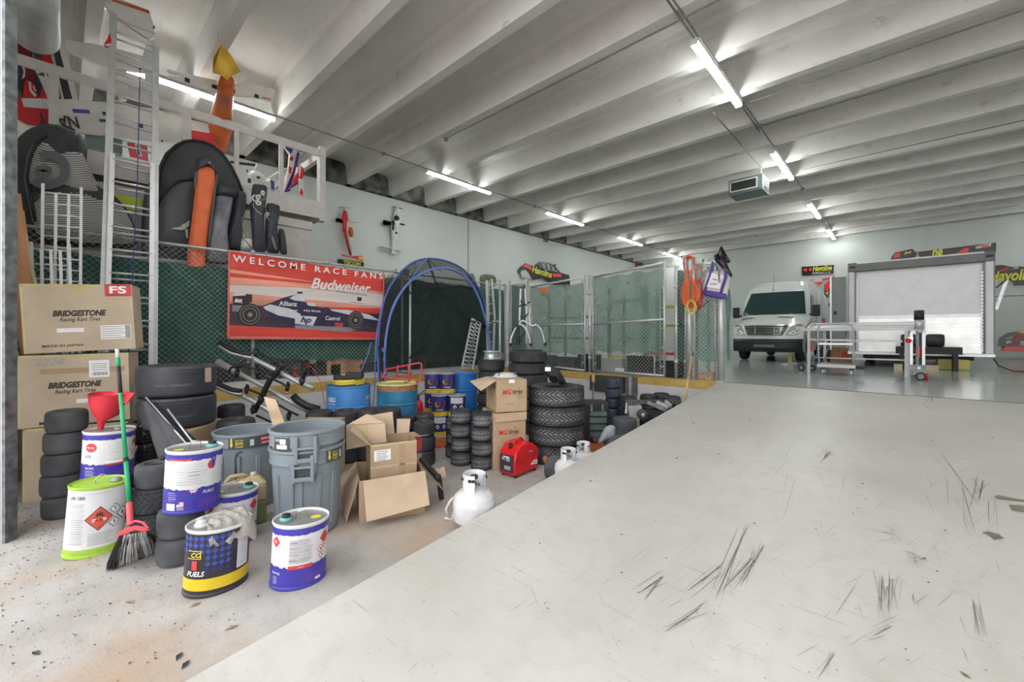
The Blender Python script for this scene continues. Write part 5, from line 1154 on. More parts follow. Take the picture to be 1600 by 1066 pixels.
# three tyre cartons stacked by the door jamb
def kart_box(label,corner,rot,tilt,L,D,H,which):
    M=TR(*corner)@RZ(rot)@Matrix.Rotation(tilt,4,'Y'); T=carton('cardboard_box',label,M,L,D,H,'card_pale',group='kart tyre cartons')
    m=MB(); F=lambda x,z,o=-.0015:face_M(M,x,z,o)
    if which in (0,1):
        m.text('BRIDGESTONE',.38,.060,'ink',F(L*.50,H*.57),.05,.25); m.text('Racing Kart Tires',.29,.050,'ink',F(L*.50,H*.47),.012,.35)
    if which==0:
        m.flat([(-.10,-.06),(.10,-.06),(.10,.06),(-.10,.06)],'label_red',F(L*.865,H*.93-.01)); m.text('FS',.13,.075,'label_white',F(L*.865,H*.92,-.003),.03)
        m.flat([(-.09,-.02),(.10,-.02),(.10,.02),(-.09,.02)],'label_white',F(L*.40,H*.32)); m.flat([(-.115,-.07),(.115,-.07),(.115,.07),(-.115,.07)],'label_white',F(L*.82,H*.27))
        m.flat([(-.08,-.06),(.09,-.06),(.09,.05),(-.08,.05)],'card_light',F(L*.85,H*.77))
        r=random.Random(1)
        for k in range(6): m.flat([(-.11,-.003),(.03+r.uniform(0,.06),-.003),(.03+r.uniform(0,.06),.003),(-.11,.003)],'gray_ink',F(L*.82,H*.27+.055-k*.022,-.003))
        m.flat([(.07,-.065),(.11,-.065),(.11,.065),(.07,.065)],'gray_ink',F(L*.82,H*.27,-.003)); m.text('MADE IN JAPAN',.28,.03,'ink',F(L*.33,H*.09),.02)
        m.flat([(-.10,-.022),(.02,-.022),(.03,.03),(-.09,.03)],'tape',F(L*.55,H*.93))
    if which==1:
        m.text('2228',.20,.06,'gray_ink',F(L*.28,H*.90),0,.3); m.flat([(-.075,-.085),(.075,-.085),(.075,.085),(-.075,.085)],'label_white',F(L*.72,H*.78,-.003)); 
        for k in range(4): m.flat([(-.055,-.003),(.055,-.003),(.055,.003),(-.055,.003)],'faint_ink',F(L*.72,H*.78+.05-k*.02,-.004))
        for k in range(12): m.flat([(0,-.02),(.004+.003*(k%3),-.02),(.004+.003*(k%3),.012),(0,.012)],'gray_ink',F(L*.72-.05+k*.009,H*.78-.045,-.004))
        m.flat([(-.3,-.025),(.3,-.025),(.3,.025),(-.3,.025)],'tape_brown',F(L*.58,H*.77)); m.flat([(-.06,-.02),(.12,-.02),(.12,.02),(-.06,.02)],'label_white',F(L*.58,H*.33)); m.text('M',.035,.035,'ink',F(L*.2,H*.05),.02)
    if which==2:
        m.flat([(-.39,-.02),(.37,-.02),(.37,.02),(-.39,.02)],'card_light',F(L*.5,H*.55))
    m.build('printing',T)
    m=MB(); m.flat([(0,-.012),(L,-.012),(L,.012),(0,.012)],'tape',F(0,H-.012)); m.flat([(0,0),(.02,0),(.02,H),(0,H)],'tape',F(0,0)) ; m.build('tape',T)
c2=PT(40,523,3.92); rot=YAW+.52
b3=Vector((c2.x,c2.y,0)); Rv=Vector((math.cos(rot),math.sin(rot),0))
kart_box('crushed plain tyre carton, bottom of the stack by the door jamb',tuple(b3-Rv*.02),rot,0,.79,.36,.685,2)
kart_box('middle tyre carton with black lettering and 2228 pencilled on it',tuple(b3-Rv*.05+Vector((0,.0,.69))),rot,-.02,.79,.36,.68,1)
kart_box('top tyre carton with a red FS label and black lettering',tuple(b3-Rv*.01+Vector((0,.0,1.388))),rot+.03,-.05,.79,.36,.655,0)
# lettered tyre cartons at the middle of the pit
def MGp(T,M,L,H,x=.5,z=.62,s=1.):
    m=MB(); F=lambda a,b,o=-.0015:face_M(M,a,b,o)
    m.text('MG',.115*s,.058*s,'red_ink',F(L*x-.06*s,H*z),.03,.25); m.text('tires',.125*s,.056*s,'ink',F(L*x+.07*s,H*z+.002),.02,.15)
    m.flat([(-.05*s,-.004),(.04*s,.006),(.02*s,.012),(-.03*s,.002)],'red_ink',F(L*x+.08*s,H*z-.045*s)); m.flat([(-.004,0),(.012,.0),(.008,.03)],'red_ink',F(L*x+.085*s,H*z+.03*s))
    m.text('MADE IN CHINA',.09,.012,'ink',F(L*.45,H*.25),0); m.text('MGtires.it',.07,.011,'ink',F(L*.8,H*.43),0)
    m.flat([(-.035,-.02),(.035,-.02),(.035,.02),(-.035,.02)],'label_white',F(L*.5,H*.95)); m.build('printing',T)
P0=G(771,736); r1=YAW+math.radians(20)
M=TR(P0.x,P0.y,0)@RZ(r1); T=carton('cardboard_box','lower of two lettered tyre cartons, behind the red generator',M,.40,.46,.655,'card',group='lettered tyre cartons'); MGp(T,M,.40,.655,.45,.66)
flap(T,M,[(-.002,.02,.655),(-.002,.44,.655),(-.03,.42,.45),(-.03,.04,.47)],'card_light'); flap(T,M,[(.0,-.003,.655),(.41,-.003,.66),(.40,-.02,.57),(.02,-.02,.56)],'card')
M=TR(P0.x,P0.y,.668)@RZ(r1-.03)@TR(.035,.0,0); T=carton('cardboard_box','upper lettered tyre carton with one flap open to the left',M,.375,.46,.375,'card',group='lettered tyre cartons'); MGp(T,M,.375,.375,.5,.62)
q=MB(); Ms=M@frame((-.0015,.23,.19),(0,-1,0),(0,0,1)); q.text('S',.05,.06,'ink',Ms@TR(.15,.10,0),.03,.2); q.text('MADE IN',.09,.012,'ink',Ms@TR(-.02,-.06,0),0); q.text('PM:',.07,.012,'ink',Ms@TR(.1,-.0,0),0); q.build('side_printing',T)
flap(T,M,[(0,0,.375),(0,.46,.375),(-.22,.42,.33),(-.20,-.06,.27)],'card_light'); 
# plastic bag on the upper carton
m=MB(); m.puffy([M@Vector(p) for p in ((.08,.22,.378),(.30,.20,.378),(.38,.30,.378),(.30,.44,.378),(.06,.42,.378))],(0,0,1),.05,'stripe_white',rings=5,back=.0,wob=.010)
for k in range(3): m.tube([M@Vector((.10+.1*k,.24,.41)),M@Vector((.14+.1*k,.34,.428)),M@Vector((.1+.1*k,.42,.40))],.008,'tote_purple',5)
tag(m.build('plastic_bag'),'white and purple crumpled plastic bag on top of the upper tyre carton','bag')
# large open cartons in the middle
B=G(561,818); C=G(664,801); rot=math.atan2(C.y-B.y,C.x-B.x); L=(C-B).length
M=TR(B.x,B.y,0)@RZ(rot); L_,D_,H_=L,.56,.35
T=carton('cardboard_box','large open carton with its flaps folded outwards, right of the grey bins',M,L_,D_,H_,'card',open_=True)
flap(T,M,[(.03,-.004,H_),(L_-.0,-.004,H_+.02),(L_+.02,-.10,.10),(.05,-.14,.06)],'card_light')
flap(T,M,[(-.004,.05,H_),(-.004,D_-.04,H_+.02),(-.16,D_-.06,.15),(-.10,.02,.02)],'card_light')
flap(T,M,[(L_+.004,.02,H_),(L_+.004,D_,H_),(L_+.15,D_-.1,.22),(L_+.17,.03,.16)],'card_dark')
m=MB(); m.text('MADE IN JAPAN',.16,.014,'ink',face_M(M,L_*.42,.045),0); m.build('printing',T)
M2=M@TR(.10,.12,.012)@RZ(.03); T=carton('cardboard_box','taped carton with a white label standing inside the large open carton',M2,.40,.36,.60,'card',open_=True)
m=MB(); F=lambda a,b,o=-.0015:face_M(M2,a,b,o)
m.flat([(-.07,-.05),(.07,-.045),(.07,.05),(-.07,.045)],'label_white',F(.10,.50,-.003)); 
for k in range(6): m.flat([(-.05,-.003),(.05-.01*(k%3),-.003),(.05-.01*(k%3),.003),(-.05,.003)],'gray_ink',F(.10,.535-k*.015,-.004))
m.flat([(-.028,-.12),(.028,-.12),(.028,.3),(-.028,.3)],'tape_brown',F(.27,.30)); m.flat([(-.2,-.01),(.2,-.01),(.2,.01),(-.2,.01)],'card_light',F(.2,.40)); m.build('label',T)
m=MB(); m.flat([(-.2,-.012),(.2,-.004),(.2,.010),(-.2,.004)],'tape',F(.2,.592,-.003)); m.build('tape',T)
flap(T,M2,[(0,0,.60),(-.03,.34,.60),(-.12,.34,.76),(-.16,.0,.74)],'card_light')
flap(T,M2,[(.0,.36,.60),(.26,.36,.60),(.25,.42,.80),(.02,.42,.78)],'card_light'); flap(T,M2,[(.28,.355,.60),(.40,.355,.60),(.42,.40,.72),(.29,.40,.73)],'card_light')
m=MB(); 
# upright cut sheet with torn tape
S=[(541,664),(601,661),(604,691),(575,696),(541,703)]
m.slab([PT(u,v,3.80) for u,v in S],Vector((SY,-CY,0)),.006,'card_light'); m.slab([PT(u,v,3.798) for u,v in ((569,664),(573,664),(574,686),(571,686))],Vector((SY,-CY,0)),.002,'tape'); m.slab([PT(u,v,t_) for u,v,t_ in ((543,664,3.80),(573,647,3.95),(602,654,3.95),(600,661,3.80))],(0,0,1),.005,'card_light')
tag(m.build('cardboard_sheet'),'folded cardboard sheet sticking up out of the inner taped carton','cardboard')
# printed carton to the right
q=PT(640,700,4.35); M3=TR(q.x,q.y,.0)@RZ(YAW+.55); T=carton('cardboard_box','small red and white printed carton behind the large open carton',M3@TR(-.09,0,0),.22,.25,.50,'card',group=None)
m=MB(); F=lambda a,b,o=-.0015:face_M(M3@TR(-.09,0,0),a,b,o); m.flat([(-.055,-.08),(.055,-.08),(.055,.08),(-.055,.08)],'stripe_white',F(.055,.41)); m.flat([(-.055,-.08),(.055,-.08),(.055,.08),(-.055,.08)],'label_red',F(.165,.41)); m.flat([(-.03,-.03),(.055,-.05),(.055,-.01)],'can_purple',F(.165,.37,-.003)); m.build('printing',T)
flap(T,M3,[(-.09,0,.502),(.13,0,.502),(.16,-.12,.53),(-.14,-.11,.54)],'card_light')
# black folded tripod bag and torn paper right of the carton
m=MB(); pts=[(657,717),(672,736),(686,752),(691,778)]
m.bar(PT(657,716,4.0),PT(686,748,3.95),.05,.035,'black'); m.bar(PT(686,748,3.95),PT(690,781,3.94),.045,.03,'black'); m.sphere(PT(684,746,3.93),.035,'black',10); tag(m.build('folded_tripod',bevel=.006),'black folded tripod leaning on the right side of the large open carton','tripod')
m=MB(); r=random.Random(4)
for k in range(4):
    m.slab([PT(675+k*2,738-k*3,4.02+k*.012),PT(694,729+k*5,4.05+k*.012),PT(697,744+k*2,4.04+k*.012),PT(686,753,4.02+k*.012)],Vector((SY,-CY,0)),.004,'card_light')
tag(m.build('cardboard_scraps'),'fan of torn cardboard scraps at the right corner of the large carton','cardboard')
m=MB(); q=PT(490,655,4.55); Mq=TR(q.x,q.y,.0)@RZ(YAW-.05); T=carton('cardboard_box','brown carton with an open top edge behind the nested grey bins',Mq@TR(-.22,0,0),.44,.28,.62,'card',open_=True)
m=MB(); m.slab([PT(u,v,3.55) for u,v in ((411,620),(429,621),(452,672),(433,676))],Vector((SY,-CY,0)),.006,'wood_pale'); 
a=[PT(u,v,3.80) for u,v in ((410,620),(430,624),(449,672),(432,720),(425,700))]
m=MB(); m.slab([PT(412,620,3.82),PT(431,625,3.82),PT(455,690,3.86),PT(436,696,3.86)],Vector((SY,-CY,0)),.008,'wood_pale'); tag(m.build('wood_strip'),'pale wooden strip sticking up out of the rear grey bin','wood strip')
# ---------------- planks by the door jamb ----------------
def plank(label,p,q,w,h,mt,g='planks leaning by the door jamb'):
    m=MB(); m.bar(p,q,w,h,mt,up=(SY,-CY,0)); tag(m.build('wood_plank',bevel=.004),label,'plank',g)
plank('reddish broad plank leaning behind the tyre cartons next to the door jamb',PT(17,300,4.30),PT(64,690,4.28),.05,.14,'wood_red')
plank('pale yellow plank leaning furthest left behind the tyre cartons',PT(12,285,4.42),PT(52,470,4.42),.12,.04,'wood_pale')
plank('brown plank leaning behind the reddish broad plank',PT(28,330,4.55),PT(72,640,4.55),.10,.04,'wood')
plank('short brown board leaning low beside the middle tyre carton',PT(12,545,4.15),PT(40,640,4.15),.16,.03,'wood')
plank('upright wooden stud on the ground between the door jamb and the bottom tyre carton',Vector((*AT(14,4.45),0)),Vector((*AT(14,4.45),1.1)),.12,.09,'wood_red')
# ---------------- ladders and racks on the left ----------------
t=thing('extension_ladder','tall aluminium extension ladder leaning past the fence towards the ceiling','ladder',(-6.95,.6,0))
def lad(f,side,dx=0.): # f 0..1 height, side 0 left 1 right
    x=-6.95-.88*f+dx; yl=.30+.19*f; yr=.80+.13*f; return Vector((x,yl+(yr-yl)*side,5.93*f))
for side in (0,1):
    m=MB(); m.bar(lad(0,side),lad(1 if side==0 else .955,side),.028,.075,'galv',up=(0,1,0)); m.build('rail',t)
m=MB()
for side in (.07,.93): m.bar(lad(.02,side,.05),lad(.66,side,.05),.02,.05,'alu_white',up=(0,1,0))
m.build('fly_rail',t)
for k in range(20):
    f=.03+k*.0505; m=MB(); m.tube([lad(f,.02),lad(f,.98)],.015,'galv',8); m.build('rung',t)
    if k<19: m=MB(); m.tube([lad(f+.012,.08,.05),lad(f+.012,.92,.05)],.014,'alu',8); m.build('rung',t)
m=MB(); m.tube([lad(.88,.62,.06),lad(.6,.60,.06)+Vector((0,0,0)),lad(.3,.5,.09),lad(.05,.45,.1)],.006,'rope_blue',5); m.tube([lad(.885,.62,.0),lad(.88,.62,.07)],.01,'black',6); m.build('rope',t)
def rack(label,corners,nv,nh,X,rod=.008,mt='alu'):
    t=thing('wire_rack',label,'rack',tuple(PX(*corners[3],X)[:2])+(0,)); c=[PX(u,v,X+d) for (u,v),d in zip(corners,(-.15,-.15,.12,.12))]
    def P(a,b): return (c[0].lerp(c[1],a)).lerp(c[3].lerp(c[2],a),b)
    for i in range(nv): m=MB(); m.bar(P(i/(nv-1),0 if i in (0,nv-1) else .03),P(i/(nv-1),1),.026,.02,mt); m.build('upright',t)
    for j in range(nh): m=MB(); m.tube([P(0,.03+j*.94/(nh-1)),P(1,.03+j*.94/(nh-1))],rod,'alu_white',6); m.build('wire_rod',t)
    return t
rack('taller aluminium grid rack leaning on the fence above the tyre cartons',[(67,287),(127,293),(123,752),(62,752)],4,26,-7.05,.011)
rack('shorter fan shaped grid rack before the taller one above the tyre cartons',[(49,378),(108,382),(120,757),(60,757)],5,16,-6.85,.010)
# ---------------- black folded cloth stand ----------------
t=thing('folded_cloth_stand','black folding stand with a grey cloth hanging off it, before the wide racing slicks','folding stand',(*AT(262,3.45),0))
m=MB(); m.bar(PT(226,622,3.62),PT(297,694,3.40),.035,.02,'black_gloss'); m.tube([PT(228,621,3.58),PT(292,694,3.36)],.006,'alu',6); m.tube([PT(262,640,3.60),PT(300,690,3.42)],.008,'alu',6); m.bar(PT(240,630,3.66),PT(306,692,3.44),.03,.02,'black'); m.build('frame',t)
m=MB(); m.bar(PT(297,694,3.42),Vector((*AT(332,3.46),.01)),.03,.02,'black'); m.bar(PT(262,657,3.52),Vector((*AT(262,3.62),.01)),.02,.02,'black'); m.build('leg',t)
m=MB(); g=[]; n=10
Ap=[PT(224,628,3.56),PT(228,650,3.52),PT(237,690,3.46),PT(248,725,3.42)]; Bp=[PT(229,627,3.55),PT(250,650,3.47),PT(272,672,3.41),PT(287,690,3.37)]
vs=[]
for i in range(13):
    f=i/12*3; k=min(2,int(f)); a=Ap[k].lerp(Ap[k+1],f-k); b=Bp[k].lerp(Bp[k+1],f-k)
    for j in range(9): p=a.lerp(b,j/8); p=p+Vector((-SY,CY,0))*.02*math.sin(j*1.6+i*.2)*(i/12); vs.append(p)
m.add(vs,[(i*9+j,i*9+j+1,(i+1)*9+j+1,(i+1)*9+j) for i in range(12) for j in range(8)],'bag_gray',True)
m.slab([PT(212,632,3.62),PT(225,626,3.56),PT(236,672,3.58),PT(224,672,3.66)],Vector((SY,-CY,0)),.01,'bag_gray'); m.build('cloth',t,solid=.004)
# ---------------- tray bicycle rack lying against the dock ----------------
t=thing('bicycle_rack','grey and black tray style bicycle carrier dumped against the left dock edge','bicycle carrier',(*AT(415,5.4),0))
f6=lambda x,y,d=0:PT(320+x/5.333,520+y/5.333,5.55+d)
def tr(pts,r,mt,nm,d=0): m=MB(); m.tube([f6(*p,d) for p in pts],r,mt,10); m.build(nm,t)
tr([(235,165),(400,215),(600,315),(780,415),(905,465)],.030,'galv','tray'); tr([(100,250),(320,360),(520,460),(650,540),(860,655)],.032,'galv','tray',.08); tr([(80,440),(310,520),(440,590),(600,690),(700,750)],.034,'galv','tray',-.08)
tr([(125,85),(200,135),(290,165),(390,185)],.036,'black','tyre_channel',-.03); tr([(120,110),(220,170),(320,195),(400,210)],.02,'galv','tyre_channel',-.05)
tr([(60,405),(130,440),(220,480),(300,490)],.036,'black','tyre_channel',-.1); tr([(60,430),(140,470),(230,505),(310,515)],.02,'galv','tyre_channel',-.12)
tr([(735,525),(780,570),(850,610),(950,640)],.045,'black','tyre_channel')
tr([(650,250),(600,330),(540,400),(500,480),(470,560),(410,660)],.035,'black','spine',-.1)
for p in ([(430,150),(540,210),(650,265)],[(700,290),(780,330),(835,380)],[(340,465),(410,490),(480,520)],[(560,570),(680,640),(780,690)],[(430,690),(520,730),(600,770)],[(550,380),(640,420),(700,460)],[(200,330),(220,290),(330,275),(440,310)]): tr(p,.014,'black','ratchet_arm',-.13)
for p,r_ in (((425,160),.055),((810,400),.06),((690,450),.045),((350,470),.05),((270,330),.05),((700,690),.05),((830,345),.035),((640,265),.06),((440,325),.05),((540,370),.06),((465,540),.05),((590,600),.03),((400,640),.05)):
    m=MB(); c=f6(*p,-.12); m.sphere(c,r_*.8,'bag_dark',10,(1,.8,1)); m.bar(c+Vector((-.03,0,-.05)),c+Vector((.03,0,.05)),.03,.05,'black'); m.build('clamp',t)
for p in ((400,180),(690,490),(365,235),(650,540)): m=MB(); m.cyl(f6(*p,-.15),f6(p[0]-8,p[1]+22,-.15),.008,'chrome',6); m.build('bolt',t)
m=MB(); m.bar(f6(100,235,.1),f6(290,330,.1),.05,.05,'galv'); m.build('hitch_tube',t)
# red bucket thing behind fence and red cable
m=MB(); m.tube([PX(475+340-340,0+560,-7.3) if False else PT(475,573,6.1),PT(478,566,6.1),PT(488,575,6.0),PT(500,595,5.8),PT(506,625,5.6),PT(508,632,5.5)],.005,'red_cord',5); tag(m.build('red_cable'),'thin red cable looping over the dock edge behind the bicycle carrier','cable')
m=MB(); m.puffy([PX(u,v,-7.75) for u,v in ((455,572),(462,569),(470,592),(466,603),(452,600))],(1,0,0),.06,'red_metal',rings=3); tag(m.build('red_pouch'),'small red pouch low behind the left fence','pouch')
m=MB(); c=PX(528,570,-7.72); m.bx(-7.95,-7.62,c.y-.25,c.y+.45,FL,FL+.44,'wood_red'); m.bx(-7.622,-7.61,c.y-.25,c.y-.18,FL,FL+.44,'wood'); m.bx(-7.622,-7.61,c.y-.25,c.y+.45,FL+.38,FL+.44,'wood'); tag(m.build('wooden_box'),'brown wooden box behind the fence above the light blue drum','box')
# ---------------- banner ----------------
XB_=-7.40
t=thing('race_banner','red race fans banner with a racing car, tied to the left chain link fence','banner',(XB_,3.2,1.6))
c5=lambda x,y:(340+x/4.633,370+y/4.633)
def bn(pts,o=0): return [PX(*c5(x,y),XB_+o) for x,y in pts]
# cloth follows a soft wave
m=MB(); nx,ny=24,10; vs=[]
TL,TRr,BR,BL=[Vector(p) for p in (PX(357,392,XB_),PX(601,430,XB_),PX(600,530,XB_),PX(354,528,XB_))]
for j in range(ny+1):
    for i in range(nx+1):
        a=i/nx; b=j/ny; p=TL.lerp(TRr,a).lerp(BL.lerp(BR,a),b); p.x+=.0015*math.sin(i*2.1+j); p.z+=.004*math.sin(i*1.3) if j in (0,ny) else 0; vs.append(p)
m.add(vs,[(j*(nx+1)+i,j*(nx+1)+i+1,(j+1)*(nx+1)+i+1,(j+1)*(nx+1)+i) for j in range(ny) for i in range(nx)],'banner_red',True); m.build('cloth',t,solid=.003)
m=MB(); k=[0]
def pb(pts,mt,lay): m.slab(bn(pts,.006+.0022*lay),(1,0,0),.001,mt)
pb([(85,235),(1205,400),(1205,520),(85,490)],'banner_light',0); pb([(85,350),(600,370),(1205,430),(1200,500),(600,450),(85,400)],'banner_pale',1); pb([(830,370),(1205,420),(1205,510),(830,470)],'banner_pale',2)
pb([(85,260),(700,330),(700,345),(85,290)],'banner_red',1); pb([(85,485),(600,520),(1200,560),(1200,700),(85,675)],'banner_dark',1); pb([(85,640),(500,660),(1200,695),(1200,740),(85,735)],'banner_red',2); pb([(80,718),(1200,738),(1200,746),(78,742)],'banner_edge',3)
pb([(78,98),(92,100),(84,738),(70,738)],'banner_edge',3); pb([(1196,252),(1206,253),(1204,745),(1196,745)],'banner_edge',3)
# car
pb([(330,500),(480,440),(560,420),(590,400),(625,405),(632,470),(700,500),(800,525),(940,545),(1100,565),(1190,620),(1190,650),(1060,640),(930,650),(700,640),(560,640),(400,600),(340,540)],'car_navy',3)
pb([(520,445),(590,405),(628,405),(632,470),(560,462)],'car_white',4); pb([(330,510),(380,490),(520,520),(600,560),(600,600),(440,570),(350,530)],'car_white',4); pb([(780,525),(940,530),(1100,565),(1180,610),(1060,590),(930,560)],'car_white',4)
pb([(575,398),(612,398),(618,412),(580,412)],'ink',5); pb([(560,570),(720,580),(690,645),(560,630)],'car_white',5); pb([(110,405),(250,420),(250,470),(200,500),(110,495)],'ink',3); pb([(112,445),(190,450),(190,498),(112,492)],'ink',4); pb([(110,408),(200,410),(205,425),(112,430)],'car_white',4); pb([(105,490),(195,500),(180,545),(105,540)],'car_gray',3)
pb([(640,480),(700,480),(715,505),(660,500)],'car_white',4); pb([(755,515),(800,510),(830,540),(770,535)],'car_navy',5); pb([(560,640),(1050,660),(940,690),(560,665)],'car_gray',3); pb([(850,620),(910,625),(905,655),(850,650)],'label_red',5); pb([(1100,640),(1198,615),(1198,680),(1120,660)],'ink',4); pb([(1165,625),(1198,620),(1198,655),(1175,655)],'label_red',5)
def wheel(cx,cy,rx,ry):
    for s_,mt,l_ in ((1.,'ink',5),(.84,'faint_ink',6),(.80,'ink',7),(.60,'car_gray',8),(.54,'ink',9),(.2,'car_gray',10)): pb([(cx+rx*s_*math.cos(a*PI/14),cy+ry*s_*math.sin(a*PI/14)) for a in range(28)],mt,l_)
wheel(235,565,88,82); wheel(300,520,45,50) if 0 else None; wheel(1000,605,60,66)
pb([(850,390),(1080,420),(1080,428),(850,398)],'gray_ink',4); pb([(1010,435),(1045,440),(1040,468),(1012,465)],'ink',4); pb([(960,470),(1070,485),(1070,490),(960,476)],'gray_ink',4)
m.build('printed_picture',t)
def btext(s,x0,y0,x1,y1,h,mt,lay=12,bold=.02,sh=0.):
    p=bn([(x0,y0)],.006+.0022*lay)[0]; q=bn([(x1,y1)],.006+.0022*lay)[0]; c=(p+q)/2; w=(q-p).length; hh=(bn([((x0+x1)/2,(y0+y1)/2-h/2)])[0]-bn([((x0+x1)/2,(y0+y1)/2+h/2)])[0]).length
    mm_=MB(); mm_.text(s,w,hh,mt,frame(c,(q-p),(0,0,1)),bold,sh); return mm_
L_=MB()
for a in (('W E L C O M E',110,155,635,222,48,'label_white'),('R A C E',705,232,935,258,42,'label_white'),('F A N S',993,270,1195,288,40,'label_white'),('Budweiser',675,335,1110,375,75,'label_white',12,.02,.35),('Allianz',445,482,575,488,34,'label_white'),('hp',600,605,680,608,55,'car_navy',12,.02,.3),('Castrol',780,588,885,593,30,'label_white'),('BR',122,460,180,468,28,'label_white',12,.04,.2),('HQ Ricoh',625,535,745,542,18,'label_white'),('Power',520,530,580,535,16,'label_white')):
    q=btext(*a); L_.v+= []; 
    q.build('lettering',t)
for u,v in ((357,392),(418,401),(480,411),(541,420),(601,430),(354,527),(600,530)):
    p=PX(u,v,XB_); q=MB(); q.tube([p+Vector((.01,0,-.01)),Vector((FX+.03,p.y,p.z+.03))],.006,'black',5); q.build('tie',t)
# ---------------- dome net ----------------
t=thing('net_shelter','tall pop up practice net shelter with blue hoops and black netting before the fence','net',(-6.9,4.9,0))
XA,XC=-7.22,-6.75
hoopA=[(600,660),(594,600),(591,540),(594,500),(602,460),(622,428),(645,409),(668,403),(695,406),(722,418),(745,442),(757,475),(765,515),(768,560),(768,640)]
hoopC=[(606,672),(602,610),(600,560),(604,515),(614,478),(632,448),(655,428),(684,418),(708,420),(730,434),(746,458),(758,495),(765,530),(768,580),(768,655)]
def smooth(P,n=3):
    for _ in range(n):
        Q=[P[0]]
        for i in range(len(P)-1): Q+=[P[i].lerp(P[i+1],.25),P[i].lerp(P[i+1],.75)]
        P=Q+[P[-1]]
    return P
PA=smooth([PX(u,v,XA) for u,v in hoopA]); PC=smooth([PX(u,v,XC) for u,v in hoopC])
def gnd(P): P[0]=Vector((P[0].x,P[0].y,.01)); P[-1]=Vector((P[-1].x,P[-1].y,.01)); return P
m=MB(); m.tube(gnd(PA),.020,'blue_pole',8); m.build('hoop',t); m=MB(); m.tube(gnd(PC),.024,'blue_light',8); m.build('hoop',t)
m=MB(); N=60
def at(P,f): x=f*(len(P)-1); i=min(int(x),len(P)-2); return P[i].lerp(P[i+1],x-i)
vs=[]
for i in range(N+1):
    f=i/N; a=at(PA,f); b=at(PC,f); 
    for j in range(5): g=j/4; p=a.lerp(b,g); p.z-=.10*math.sin(g*PI)*max(0,math.sin(f*PI)); vs.append(p)
m.add(vs,[(i*5+j,(i+1)*5+j,(i+1)*5+j+1,i*5+j+1) for i in range(N) for j in range(4)],'net_thin',True); m.build('top_netting',t)
m=MB(); vs=[at(PA,i/N)+Vector((-.02,0,0)) for i in range(N+1)]; cc=Vector((XA-.10,sum(v.y for v in vs)/len(vs),1.5)); lo=1.0
keep=[v for v in vs if v.z>lo]; keep=[Vector((XA-.02,keep[0].y,FL+.12))]+keep+[Vector((XA-.02,keep[-1].y,FL+.12))]
rings=6; V=[]
for k in range(rings):
    for p in keep: q=cc.lerp(p,1-k/rings); q.x=XA-.02-.02*(k/rings); V.append(q)
n=len(keep); V.append(cc+Vector((.02,0,0))); F=[(k*n+i,k*n+(i+1)%n,(k+1)*n+(i+1)%n,(k+1)*n+i) for k in range(rings-1) for i in range(n)]+[((rings-1)*n+i,(rings-1)*n+(i+1)%n,rings*n) for i in range(n)]
m.add(V,F,'net',True); m.build('back_netting',t)
m=MB()
for P in ([(684,450),(676,490),(665,520),(650,550),(640,560)],[(684,450),(705,470),(722,492),(740,505),(758,512)],[(668,404),(680,440),(690,452),(684,455)],[(690,452),(720,448),(745,452)],[(640,430),(650,450),(684,452)],[(632,450),(655,470),(680,452)],[(740,503),(748,500),(762,512)]):
    m.tube([PX(u,v,-6.95) for u,v in P],.02,'net',6)
for P in ([(668,404),(655,418),(640,440),(630,450)],): m.tube([PX(u,v,-6.9) for u,v in P],.014,'blue_light',6)
m.tube([PX(668,404,-7.1),PX(690,425,-6.85)],.008,'black',5); m.tube([PX(650,409,-7.1),PX(650,425,-6.9)],.008,'black',5); m.build('gathered_netting',t)
m=MB(); m.tube([PX(641,430,-7.05),PX(640,640,-7.0)],.022,'galv',10); m.sphere(PX(641,430,-7.05),.03,'galv',8); tag(m.build('steel_pole'),'thin galvanised pole standing inside the dome net','pole')
t=thing('blue_rope','bundle of thin blue and black ropes hanging beside the left foot of the net','rope',(*PX(590,600,-6.9)[:2],0))
for i,P in enumerate(([(598,470),(590,510),(588,545),(592,590),(590,640)],[(590,510),(586,550),(586,600),(582,650)],[(591,540),(596,570),(600,600),(603,620)],[(598,560),(604,580),(606,620)],[(580,535),(575,555),(566,575),(562,585)])):
    m=MB(); m.tube(smooth([PX(u,v,-6.70+.01*i) for u,v in P],2),.010,'blue_light' if i!=2 else 'black',6); m.build('strand',t)
m=MB(); m.box(PX(600,547,-6.66),(.03,.07,.07),'blue_light'); m.build('buckle',t)
# perforated ramp leaning inside the net
t=thing('loading_ramp','narrow perforated metal ramp leaning inside the dome net','ramp',tuple(PX(735,590,-6.9)))
a,b,c,d=PX(738,498,-7.0),PX(745,505,-6.9),PX(732,578,-6.6),PX(722,575,-6.65)
m=MB(); m.bar(a,d,.03,.05,'alu'); m.build('rail',t); m=MB(); m.bar(b+Vector((0,.12,0)),c+Vector((0,.12,0)),.03,.05,'galv'); m.build('rail',t)
m=MB()
for k in range(14):
    f=k/13; p=a.lerp(d,f); q=(b+Vector((0,.12,0))).lerp(c+Vector((0,.12,0)),f); m.tube([p,q],.012,'galv',5)
    if k<13: q2=(b+Vector((0,.12,0))).lerp(c+Vector((0,.12,0)),f+1/13); m.tube([p,q2],.007,'galv',4)
m.build('perforated_deck',t)
